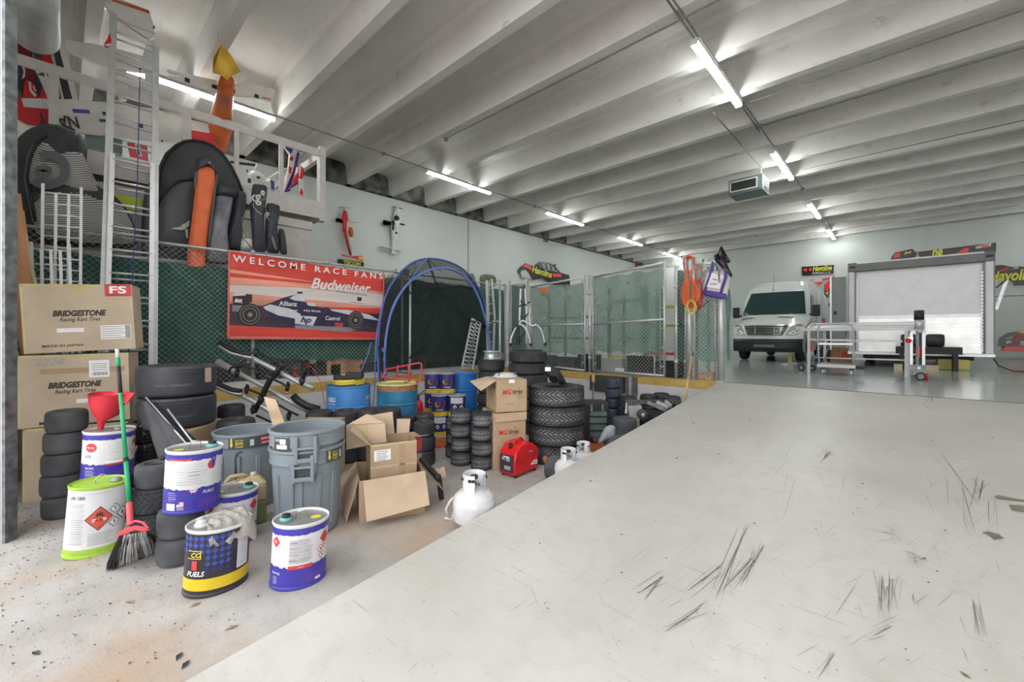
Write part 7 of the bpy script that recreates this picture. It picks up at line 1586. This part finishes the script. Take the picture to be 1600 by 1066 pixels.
# tool stand with black topped cylinder
yq=10.6; c=PY(1436,595,yq); t=thing('tool_stand','upright red and grey tool stand with a black topped cylinder at the table end','tool stand',(c.x,yq,FL))
m=MB(); m.cyl((c.x-.0,yq,FL+.93),(c.x,yq,FL+1.10),.065,'galv',16); m.cyl((c.x,yq,FL+.85),(c.x,yq,FL+.93),.03,'galv',12,r2=.06); m.cyl((c.x,yq,FL+1.10),(c.x,yq,FL+1.27),.07,'black',16); m.build('cylinder',t)
for dx,mt,w in ((-.10,'alu',.04),(-.02,'galv_dark',.05),(.06,'alu_white',.045),(.02,'black',.03)): m=MB(); m.bar((c.x+dx,yq+.05,FL+.10),(c.x+dx,yq+.05,FL+.87),w,.04,mt); m.build('column',t)
m=MB(); m.cyl((c.x-.14,yq-.02,FL+.72),(c.x-.14,yq+.08,FL+.72),.045,'gen_red',12); m.bx(c.x-.02,c.x+.01,yq-.01,yq+.03,FL+.42,FL+.62,'gen_red'); m.bx(c.x-.14,c.x-.08,yq,yq+.05,FL+.74,FL+.78,'chrome'); m.build('red_fitting',t)
m=MB(); m.bx(c.x-.12,c.x+.09,yq-.02,yq+.08,FL+.10,FL+.28,'galv_dark'); m.bx(c.x-.02,c.x+.02,yq-.03,yq-.02,FL+.20,FL+.25,'label_white'); m.build('motor_box',t)
m=MB(); m.lathe([(0,-.02),(.06,-.02),(.075,-.01),(.075,.01),(.06,.02),(0,.02)],'black',20,M=TR(c.x+.02,yq-.02,FL+.076)@RX_(PI/2)); m.lathe([(0,-.025),(.045,-.025),(.045,.025),(0,.025)],'galv_dark',16,M=TR(c.x+.02,yq-.02,FL+.076)@RX_(PI/2)); m.cyl((c.x+.1,yq+.04,FL),(c.x+.1,yq+.04,FL+.14),.02,'gen_red',8); m.build('wheel',t)
# floor jack / stand left of cart
c=PY(1259,585,11.5); t=thing('wheeled_stand','red and black wheeled stand at the left end of the aluminium table','stand',(c.x,11.6,FL)); 
m=MB(); m.bx(c.x+.03,c.x+.12,11.55,11.62,FL+.45,FL+.72,'red_metal'); m.bar((c.x+.05,11.58,FL+.05),(c.x+.08,11.58,FL+.5),.03,.03,'galv'); m.bar((c.x+.3,11.8,FL+.7),(c.x+.05,11.7,FL+.05),.02,.02,'galv_dark'); m.bar((c.x+.25,11.8,FL+.03),(c.x+.42,11.8,FL+.7),.02,.02,'galv_dark'); m.build('mast',t)
for dx in (-.08,.12): m=MB(); m.lathe([(0,-.02),(.06,-.02),(.075,0),(.06,.02),(0,.02)],'black',18,M=TR(c.x+dx,11.5,FL+.077)@RX_(PI/2)); m.lathe([(0,-.024),(.035,-.024),(.035,.024),(0,.024)],'galv_dark',14,M=TR(c.x+dx,11.5,FL+.077)@RX_(PI/2)); m.build('wheel',t)
rag('pale blue cloth lying on the glossy floor before the van',*PT(1238,568,(EYE-FL)*FPX/(568-HZ))[:2],FL-.008,.22,.22,'rag_blue',5,None,0,'blue_cloth')
rag('small pale cloth lying beside the blue cloth on the glossy floor',*PT(1226,570,(EYE-FL)*FPX/(570-HZ))[:2],FL-.008,.16,.10,'stripe_white',6,None,.6,'pale_cloth')
# red topped shop cart + boxes between van and trailer
yk=17.0; c=PY(1306,540,yk); t=thing('shop_cart','red topped shop cart with grey base between the van and the trailer','shop cart',(c.x,yk,FL))
m=MB(); m.bx(c.x-.35,c.x+.35,yk-.2,yk+.25,FL+1.02,FL+1.08,'havoline_red'); m.bx(c.x-.33,c.x-.26,yk-.2,yk-.15,FL+1.08,FL+1.35,'red_metal'); m.bx(c.x+.10,c.x+.16,yk-.2,yk-.15,FL+1.08,FL+1.4,'havoline_red'); m.bx(c.x-.05,c.x+.08,yk-.1,yk+.0,FL+1.08,FL+1.3,'gray_ink'); m.build('red_tray',t)
m=MB(); m.cyl((c.x,yk,FL+.72),(c.x,yk,FL+.98),.28,'unit_frame',20); m.cyl((c.x,yk,FL+.98),(c.x,yk,FL+1.02),.34,'black',20); m.build('drum_base',t)
m=MB(); m.bx(c.x-.2,c.x+.2,yk-.2,yk+.2,FL,FL+.72,'bag_dark'); m.build('cabinet',t)
m=MB(); c=PY(1316,545,16.3); m.bx(c.x-.30,c.x+.25,16.3,16.7,FL,FL+.42,'wood_red'); m.bx(c.x-.02,c.x+.14,16.292,16.3,FL+.1,FL+.3,'label_red'); tag(m.build('cardboard_box'),'brown box with a red mark on the hall floor beside the trailer','box')
m=MB(); c=PY(1290,545,16.2); m.bx(c.x-.25,c.x+.1,16.2,16.6,FL,FL+.5,'black'); tag(m.build('black_case'),'black case on the hall floor between the van and the brown box','case')
# ---- wall panels ----
YW=WYB-.06
def pw(u,v,o=0): return PY(u,v,YW+o)
t=thing('wall_sign','black race sponsor sign with yellow lettering on the back wall above the van','sign',tuple(pw(1278,431)))
m=MB(); m.slab([pw(*q) for q in ((1253,417),(1303,414),(1302,427),(1253,431))],(0,-1,0),.05,'panel_black'); m.build('board',t)
def wt(s,u0,v0,u1,v1,h,mt,o=-.01,sh=.2): a,b=pw(u0,v0,o),pw(u1,v1,o); m=MB(); m.text(s,(b-a).length,h,mt,frame((a+b)/2,b-a,(0,0,1)),.03,sh); return m
wt('Havoline',1270,420,1300,418,.26,'havoline_yellow').build('lettering',t); wt('FORMULA 3',1269,427.3,1297,425.7,.10,'stripe_white').build('lettering',t)
m=MB(); m.slab([pw(u,v,-.006) for u,v in ((1255,420),(1261,419),(1261,424),(1256,424))],(0,-1,0),.003,'havoline_red'); m.slab([pw(u,v,-.006) for u,v in ((1263,421),(1267,418.5),(1269,421),(1266,424))],(0,-1,0),.003,'havoline_red'); m.build('logo',t)
t=thing('wall_panel','torn red and yellow race car body panel hung on the back wall beside the van','body panel',tuple(pw(1290,460)))
m=MB(); 
m.slab([pw(*q) for q in ((1288,447),(1303,431),(1303,446),(1293,465),(1288,460))],(0,-1,0),.04,'panel_black'); m.slab([pw(u,v,-.01) for u,v in ((1287,446),(1303,432),(1302,440),(1292,458))],(0,-1,0),.02,'havoline_red'); m.slab([pw(u,v,-.015) for u,v in ((1289,458),(1296,455),(1293,462))],(0,-1,0),.01,'havoline_yellow'); m.build('panel',t)
for i,q in enumerate((((1272,441),(1285,440),(1280,446)),((1284,436),(1302,431.5),(1300,434),(1285,438)),((1264,437.5),(1273,436.5),(1270,438.5)))):
    m=MB(); m.slab([pw(*p) for p in q],(0,-1,0),.03,'havoline_red'); tag(m.build('red_decal'),['triangular red decal on the back wall left of the body panel','long red decal streak under the sponsor sign on the back wall','smallest red decal on the back wall above the van roof'][i],'decal')
t=thing('wall_panel','dark red rounded race car panel on the back wall beside the trailer door','body panel',tuple(pw(1300,480)))
m=MB(); m.slab([pw(*q) for q in ((1294,476),(1302,467),(1303,480),(1301,490),(1296,491),(1298,483))],(0,-1,0),.05,'plane_maroon'); m.slab([pw(u,v,-.006) for u,v in ((1296,474),(1302,468),(1302,474),(1297,479))],(0,-1,0),.01,'havoline_red'); m.build('panel',t)
t=thing('wall_panel','black race car side panel with large yellow lettering hung right of the trailer','body panel',tuple(pw(1580,440)))
m=MB(); m.slab([pw(*q) for q in ((1552,415),(1566,414),(1585,418),(1592,416),(1640,422),(1640,445),(1585,446),(1582,440),(1572,434),(1556,438))],(0,-1,0),.1,'panel_black'); m.build('panel',t)
wt('Havoline',1545,432,1625,428,.42,'havoline_yellow').build('lettering',t); m=MB(); m.slab([pw(u,v,-.01) for u,v in ((1558,423),(1576,418),(1578,420),(1562,425))],(0,-1,0),.005,'havoline_red'); m.slab([pw(u,v,-.01) for u,v in ((1580,421),(1592,417),(1590,420))],(0,-1,0),.005,'stripe_white'); m.build('decal',t)
m=MB(); m.bx(2.4,8,WYB-.012,WYB-.002,3.05,3.07,'seam'); struct(m.build('trim_5',local=True))
# black and red car nose at the right edge
t=thing('race_car','black race car with red skirt parked at the far right by the back wall','race car',(3.6,21.5,FL))
Yc=21.0
def pc(u,v,o=0): return PY(u,v,Yc+o)
m=MB(); S=[(1558,541),(1561,528),(1575,520),(1600,517),(1640,514),(1700,512),(1700,545),(1575,541)]
P=[pc(*q) for q in S]; n=len(P); V=P+[p+Vector((.25,2.2,0)) for p in P]+[p+Vector((.35,2.6,-.1)) for p in P]
m.add(V,[tuple(range(n))]+[(i,n+i,n+(i+1)%n,(i+1)%n) for i in range(n)]+[tuple(reversed(range(n,2*n)))],'panel_black'); m.build('body',t)
m=MB(); m.slab([pc(u,v,-.02) for u,v in ((1568,545),(1571,541),(1640,545),(1640,551),(1569,549))],(0,-1,0),.6,'gen_red'); m.build('skirt',t)
m=MB()
for q,mt in ((((1572,533),(1580,532),(1580,536),(1572,537)),'stripe_white'),(((1582,534),(1590,532),(1596,537),(1584,538)),'label_red'),(((1585,526),(1600,522),(1600,526),(1586,529)),'label_red'),(((1594,533),(1602,533),(1602,540),(1594,540)),'stripe_white'),(((1588,520),(1600,517),(1604,515),(1600,521)),'havoline_yellow'),(((1572,528),(1583,525),(1583,528),(1573,531)),'gray_ink')): m.slab([pc(u,v,-.012) for u,v in q],(0,-1,0),.004,mt)
m.build('sponsor_decals',t)
for dx in (.5,1.9): m=MB(); m.cyl((3.3+dx,Yc+.3,FL+.32),(3.3+dx,Yc+.6,FL+.32),.315,'rubber',24); m.build('wheel',t)
# ---- left wall: model aircraft and body panel ----
XW=WX+.14
def hook(t,u,v):
    p=PX(u,v,XW); m=MB(); m.cyl((WX+.001,p.y,p.z),(XW+.02,p.y,p.z),.015,'galv_dark',8); m.build('wall_hook',t)
def px_(u,v,o=0): return PX(u,v,XW+o)
c3=lambda x,y:(480+x/5.33,240+y/5.33)
t=thing('model_airplane','red and cream model airplane hung nose up on the left wall','model airplane',tuple(px_(540,370)))
m=MB(); m.tube([px_(*c3(x,y)) for x,y in ((312,480),(312,520),(325,620),(345,740),(362,850))],[.05,.09,.10,.07,.03],'plane_red',12); m.build('fuselage',t)
m=MB(); m.tube([px_(*c3(x,y),.06) for x,y in ((330,560),(348,640),(362,740),(368,820))],[.03,.09,.07,.02],'tank_cream',10); m.build('belly',t)
m=MB(); m.tube([px_(*c3(x,y),.12) for x,y in ((358,615),(362,655),(365,695))],[.05,.085,.05],'plane_orange',12); m.build('canopy',t)
m=MB(); m.slab([px_(*c3(x,y)) for x,y in ((240,530),(300,555),(300,575),(238,560))],(0,0,1),.02,'tank_cream'); m.bar(px_(*c3(360,567),.4),px_(*c3(415,576),.4),.06,.012,'tank_cream'); m.build('wing',t)
m=MB(); m.bar(px_(*c3(270,443)),px_(*c3(385,448)),.05,.02,'tank_cream'); m.cyl(px_(*c3(312,440)),px_(*c3(312,480)),.03,'tank_cream',10); m.build('propeller',t)
m=MB(); m.slab([px_(*c3(x,y),.1) for x,y in ((285,838),(360,855),(450,850),(470,862),(460,895),(380,870),(300,852))],(1,0,0),.03,'plane_red'); m.slab([px_(*c3(x,y),.11) for x,y in ((430,855),(470,862),(475,890),(430,880))],(1,0,0),.03,'bright_yellow'); m.build('tailplane',t)
hook(t,540,360)
t=thing('model_airplane','white and black model airplane hung nose up on the left wall','model airplane',tuple(px_(620,370)))
m=MB(); m.tube([px_(*c3(x,y)) for x,y in ((748,450),(748,480),(745,540),(738,600),(728,680),(718,770),(720,800))],[.05,.10,.14,.17,.12,.05,.03],'tank',14); m.build('fuselage',t)
m=MB(); m.sphere(px_(*c3(745,540),.10),.10,'black',12,(.8,1,1)); m.sphere(px_(*c3(718,580),.12),.07,'black',10,(.8,.7,1.6)); m.sphere(px_(*c3(715,620),.11),.05,'black',10,(.8,.7,1.6)); m.sphere(px_(*c3(740,662),.10),.05,'black',10); m.build('window',t)
m=MB(); m.bar(px_(*c3(705,442)),px_(*c3(790,460)),.04,.02,'plane_dark'); m.cyl(px_(*c3(748,435)),px_(*c3(748,455)),.04,'tank',10); m.build('propeller',t)
m=MB(); m.slab([px_(*c3(x,y)) for x,y in ((628,555),(700,568),(700,585),(640,592),(632,575))],(0,0,1),.03,'tank'); m.bar(px_(*c3(640,556),.1),px_(*c3(700,572),.1),.04,.03,'black'); m.bar(px_(*c3(775,585),.4),px_(*c3(808,596),.4),.12,.02,'black'); m.build('wing',t)
m=MB(); m.bar(px_(*c3(610,775)),px_(*c3(780,815)),.16,.02,'galv'); m.slab([px_(*c3(x,y),.05) for x,y in ((712,770),(725,790),(745,825),(735,845),(705,830))],(1,0,0),.03,'tank'); m.build('tailplane',t)
hook(t,617,370)
c7=lambda x,y:(760+x/5.333,340+y/5.333)
t=thing('race_car_shell','black and red race car side shell with yellow lettering hung on the left wall','body panel',tuple(px_(850,430)))
m=MB(); m.slab([px_(*c7(x,y)) for x,y in ((270,445),(285,415),(330,380),(360,395),(400,405),(440,370),(500,372),(560,395),(620,460),(690,480),(700,560),(560,560),(470,500),(400,520),(375,490),(340,430),(300,440),(275,465))],(1,0,0),.05,'panel_black'); m.build('panel',t)
m=MB(); m.slab([px_(*c7(x,y),.006) for x,y in ((445,395),(475,385),(540,392),(600,455),(520,440),(450,415))],(1,0,0),.003,'unit_frame')
for k in range(4): m.slab([px_(*c7(x,y),.012) for x,y in ((450+k*38,385),(462+k*38,385),(480+k*34,440),(468+k*34,440))],(1,0,0),.003,'panel_black')
m.build('window_net',t)
m=MB(); m.slab([px_(*c7(x,y),.01) for x,y in ((300,415),(330,385),(355,395),(380,420),(375,440),(330,415))],(1,0,0),.003,'havoline_red'); m.slab([px_(*c7(x,y),.01) for x,y in ((550,465),(625,470),(625,495),(555,495))],(1,0,0),.003,'havoline_red'); m.build('red_decal',t)
a=px_(*c7(382,428),.02); b=px_(*c7(545,478),.02); m=MB(); m.text('Havoline',(b-a).length,.34,'havoline_yellow',frame((a+b)/2,(b-a),(0,0,1)),.03,.2); m.build('lettering',t)
m=MB(); m.slab([px_(*c7(x,y),-.02) for x,y in ((285,455),(320,430),(345,450),(375,510),(300,500))],(1,0,0),.02,'stripe_white'); m.build('fender',t)
hook(t,850,428)
m=MB(); m.slab([PX(*c7(x,y),WX+.03) for x,y in ((478,140),(486,140),(486,200),(478,200))],(1,0,0),.02,'seam'); m.slab([PX(*c7(x,y),WX+.03) for x,y in ((496,140),(512,140),(512,206),(496,206))],(1,0,0),.02,'seam'); struct(m.build('trim_6',local=True))
# dark banner with red block high on the back wall
t=thing('wall_banner','dark lettered banner with a dark red square high on the back wall','banner',tuple(pw(1015,415)))
m=MB(); m.slab([pw(*q) for q in ((1005,412),(1062,406),(1062,416),(1005,420))],(0,-1,0),.03,'unit_frame'); m.build('cloth',t)
m=MB(); m.slab([pw(*q) for q in ((993,412),(1003,410.5),(1003,420),(993,420))],(0,-1,0),.03,'plane_maroon'); m.build('red_square',t); m=MB(); m.slab([pw(*q) for q in ((988,412),(990.5,412),(990.5,421),(988,421))],(0,-1,0),.03,'black'); m.build('edge_strip',t)
wt('E N D R I C K',1008,415,1056,409.5,.22,'amp_white',-.02,0).build('lettering',t); q=pw(998,416,-.02); m=MB(); m.text('H',.25,.18,'stripe_white',frame(q,(1,0,0),(0,0,1)),.02); m.build('lettering',t)
m=MB(); m.slab([pw(*q) for q in ((1068,404),(1085,402),(1085,414),(1068,416))],(0,-1,0),.03,'plane_blue'); tag(m.build('blue_flag'),'dark blue cloth on the back wall behind the cord post','flag')
# ---- cords and tote on the posts ----
t=thing('orange_extension_cord','thick coil of orange extension cord hanging on the thick post','extension cord',(-2.9,DY-.12,2.2))
r=random.Random(6)
def uvY(u,v,Y): return PY(u,v,Y)
for k in range(17):
    w=r.uniform(.1,1.); Yk=DY-.10-r.uniform(0,.09); o=r.uniform(-2,2)
    pts=[(1076+o,396+r.uniform(0,5)),(1068+o*.5,404),(1069+o*.5,420),(1075+o*.3,432),(1077-13*w+o,450),(1077-12*w,468+6*w),(1079+o,474+11*w),(1081+13*w,466),(1081+10*w,448),(1079+o*.3,432),(1085,418),(1084+o*.5,404)]
    P=[uvY(u,v,Yk) for u,v in pts]; n=len(P); Q=P
    for _ in range(2):
        q=[]
        for i in range(len(Q)): q+=[Q[i].lerp(Q[(i+1)%len(Q)],.25),Q[i].lerp(Q[(i+1)%len(Q)],.75)]
        Q=q
    m=MB(); m.tube(Q,.010,'orange_cord',6,closed=True); m.build('loop',t)
m=MB(); m.sphere(uvY(1077,424,DY-.15),.03,'orange_cord',10); m.build('binding',t)
def loops(name,label,cat,cu,cv,rx,ry,n,mt,Y,rad,seed):
    r=random.Random(seed); t=thing(name,label,cat,tuple(uvY(cu,cv+ry,Y)))
    for k in range(n):
        a0=r.uniform(0,6); f=r.uniform(.6,1.05); g=r.uniform(.75,1.05); Yk=Y-r.uniform(0,.05)
        P=[uvY(cu+rx*f*math.cos(a)+r.uniform(-.4,.4),cv+ry*g*math.sin(a),Yk) for a in [i*2*PI/22 for i in range(22)]]; m=MB(); m.tube(P,rad,mt,6,closed=True); m.build('loop',t)
loops('yellow_rope_coil','small coil of yellow cord hanging below the orange coil on the post','cord',1080,480,8,11,7,'yellow_cord',DY-.22,.008,3)
loops('red_rope_coil','coil of red cord hanging right behind the orange coil','cord',1092,460,6,24,6,'red_cord',DY-.06,.007,4)
loops('thin_wire_coil','small loose coil of thin red wire hanging right of the orange cord','cord',1092,428,5,12,4,'red_cord',DY-.04,.003,5)
m=MB(); m.tube([uvY(1090,484,DY-.1),uvY(1098,478,DY-.1),uvY(1108,470,DY-.05)],.006,'black',6); m.box(uvY(1093,440,DY-.05),(.03,.03,.05),'black'); tag(m.build('black_lead'),'short black plug lead hooked on the mesh beside the red cord','lead')
m=MB(); m.slab([uvY(u,v,DY-.04) for u,v in ((1098,414),(1102,413),(1104,418),(1105,423),(1096,422),(1100,419))],(0,-1,0),.01,'stripe_white'); m.tube([uvY(1098,410,DY-.04),uvY(1099,405,DY-.04)],.012,'black',6); tag(m.build('white_tag'),'small white paper tag clipped to the mesh beside the tote bag','tag')
m=MB(); m.tube([uvY(1107,408,DY-.04),uvY(1110,402,DY-.06),uvY(1112,399,DY-.04)],.007,'galv',6); tag(m.build('metal_hook'),'small metal hook on the rail left of the tote bag','hook')
t=thing('tote_bag','white tote bag with purple base and strap hanging on the end post','bag',tuple(uvY(1118,466,DY-.2)))
k8=lambda x,y:(900+x/4.443,380+y/4.443)
def kp(x,y,o=0): return uvY(*k8(x,y),DY-.20-o)
m=MB(); m.puffy([kp(*q) for q in ((900,205),(940,200),(1050,180),(1075,210),(1060,300),(1048,385),(900,360),(878,330))],(0,-1,0),.10,'tote_white',rings=5,back=.6); m.build('bag_body',t)
m=MB(); m.puffy([kp(*q,.03) for q in ((884,318),(1045,345),(1048,388),(1000,388),(876,360))],(0,-1,0),.09,'tote_purple',rings=4); m.build('base',t)
for q in (((950,130),(945,170),(930,230),(905,300),(893,330)),((1035,180),(1040,240),(1020,300),(1005,350))): m=MB(); m.tube([kp(*p,.10) for p in q],.022,'tote_purple',6); m.build('strap',t)
m=MB(); m.slab([kp(*q,.115) for q in ((935,205),(1020,225),(1000,320),(905,305))],(0,-1,0),.004,'label_white'); m.build('paper_label',t)
m=MB(); m.text('Trident',.08,.03,'ink',frame(kp(962,252,.122),(1,0,-.1),(.1,0,1)),.01); m.text('MARINE',.10,.02,'ink',frame(kp(955,283,.122),(1,0,-.08),(.1,0,1)),.03); m.build('printing',t)
m=MB(); m.puffy([kp(*q,.05) for q in ((965,90),(1000,65),(1040,110),(1060,170),(1085,215),(1080,245),(1050,200),(1000,160),(960,120))],(0,-1,0),.06,'panel_black',rings=4); m.tube([kp(965,95,.05),kp(1000,75,.0),Vector((-2.335,DY,ZT+.26)),kp(1060,130,.02)],.03,'panel_black',8); m.build('shoulder_strap',t)
m=MB()
for k in range(4): m.tube([kp(970+k*6,130+k*8,.12),kp(985+k*6,175+k*6,.13),kp(990+k*2,200+k*16,.13)],.006,'stripe_white' if k%2 else 'black',5)
m.tube([kp(988,215,.14),kp(992,245,.14),kp(985,265,.14),kp(1000,275,.14),kp(998,240,.14)],.005,'black',5); tag(m.build('hanging_clip'),'black snap clip on thin cords hanging in front of the tote bag','clip')
# ---------------- grit and leaves ----------------
r=random.Random(12); m=MB()
for i in range(1800):
    y=r.uniform(-.6,1.4); x=-5.9+abs(r.gauss(0,1.0)) if r.random()<.75 else r.uniform(-5.5,-2.6)
    if x>-2.5: continue
    s=r.uniform(.004,.013); a=r.uniform(0,3.1); c,d=math.cos(a)*s,math.sin(a)*s*.5; z=.003+r.uniform(0,.004)
    m.add([(x-c,y-d,.001),(x+d*.6,y-c*.5,z),(x+c,y+d,.001),(x-d*.6,y+c*.5,z)],[(0,1,2,3)],r.choice(['ink','card_dark','bag_dark','scuff','galv_dark']))
for i in range(220):
    x=r.uniform(-5.5,-2.6); y=r.uniform(-.2,6.5); s=r.uniform(.004,.012); a=r.uniform(0,3.1); c,d=math.cos(a)*s,math.sin(a)*s*.5
    m.add([(x-c,y-d,.001),(x+d,y-c*.6,.005),(x+c,y+d,.001),(x-d,y+c*.6,.005)],[(0,1,2,3)],r.choice(['ink','card_dark','scuff']))
tag(m.build('floor_grit'),'scattered dry leaves and dark grit on the concrete near the door jamb','debris',kind='stuff')
for k,(u,v,lb) in enumerate(((203,942,'curled brown leaf on the concrete before the broom'),(305,946,'long brown leaf on the concrete before the checkered can'),(280,1027,'dark leaf at the foot of the ramp edge'),(56,1022,'dark leaf cluster on the concrete at the lower left'),(362,982,'small yellow leaf on the concrete near the ramp edge'),(290,1040,'dark scrap right beside the ramp foot'))):
    p=G(u,v); m=MB(); a=.6+k; s=.022; P=[Vector((p.x+s*math.cos(a+q)*(1.4 if i%2==0 else .6),p.y+s*math.sin(a+q)*(1.4 if i%2==0 else .6),.004+.006*(i%2))) for i,q in enumerate((0,1.57,3.14,4.71))]; m.add(P,[(0,1,2,3)],'card_dark' if k in (0,1,4) else 'bag_dark'); tag(m.build('dry_leaf',solid=.001),lb,'leaf')
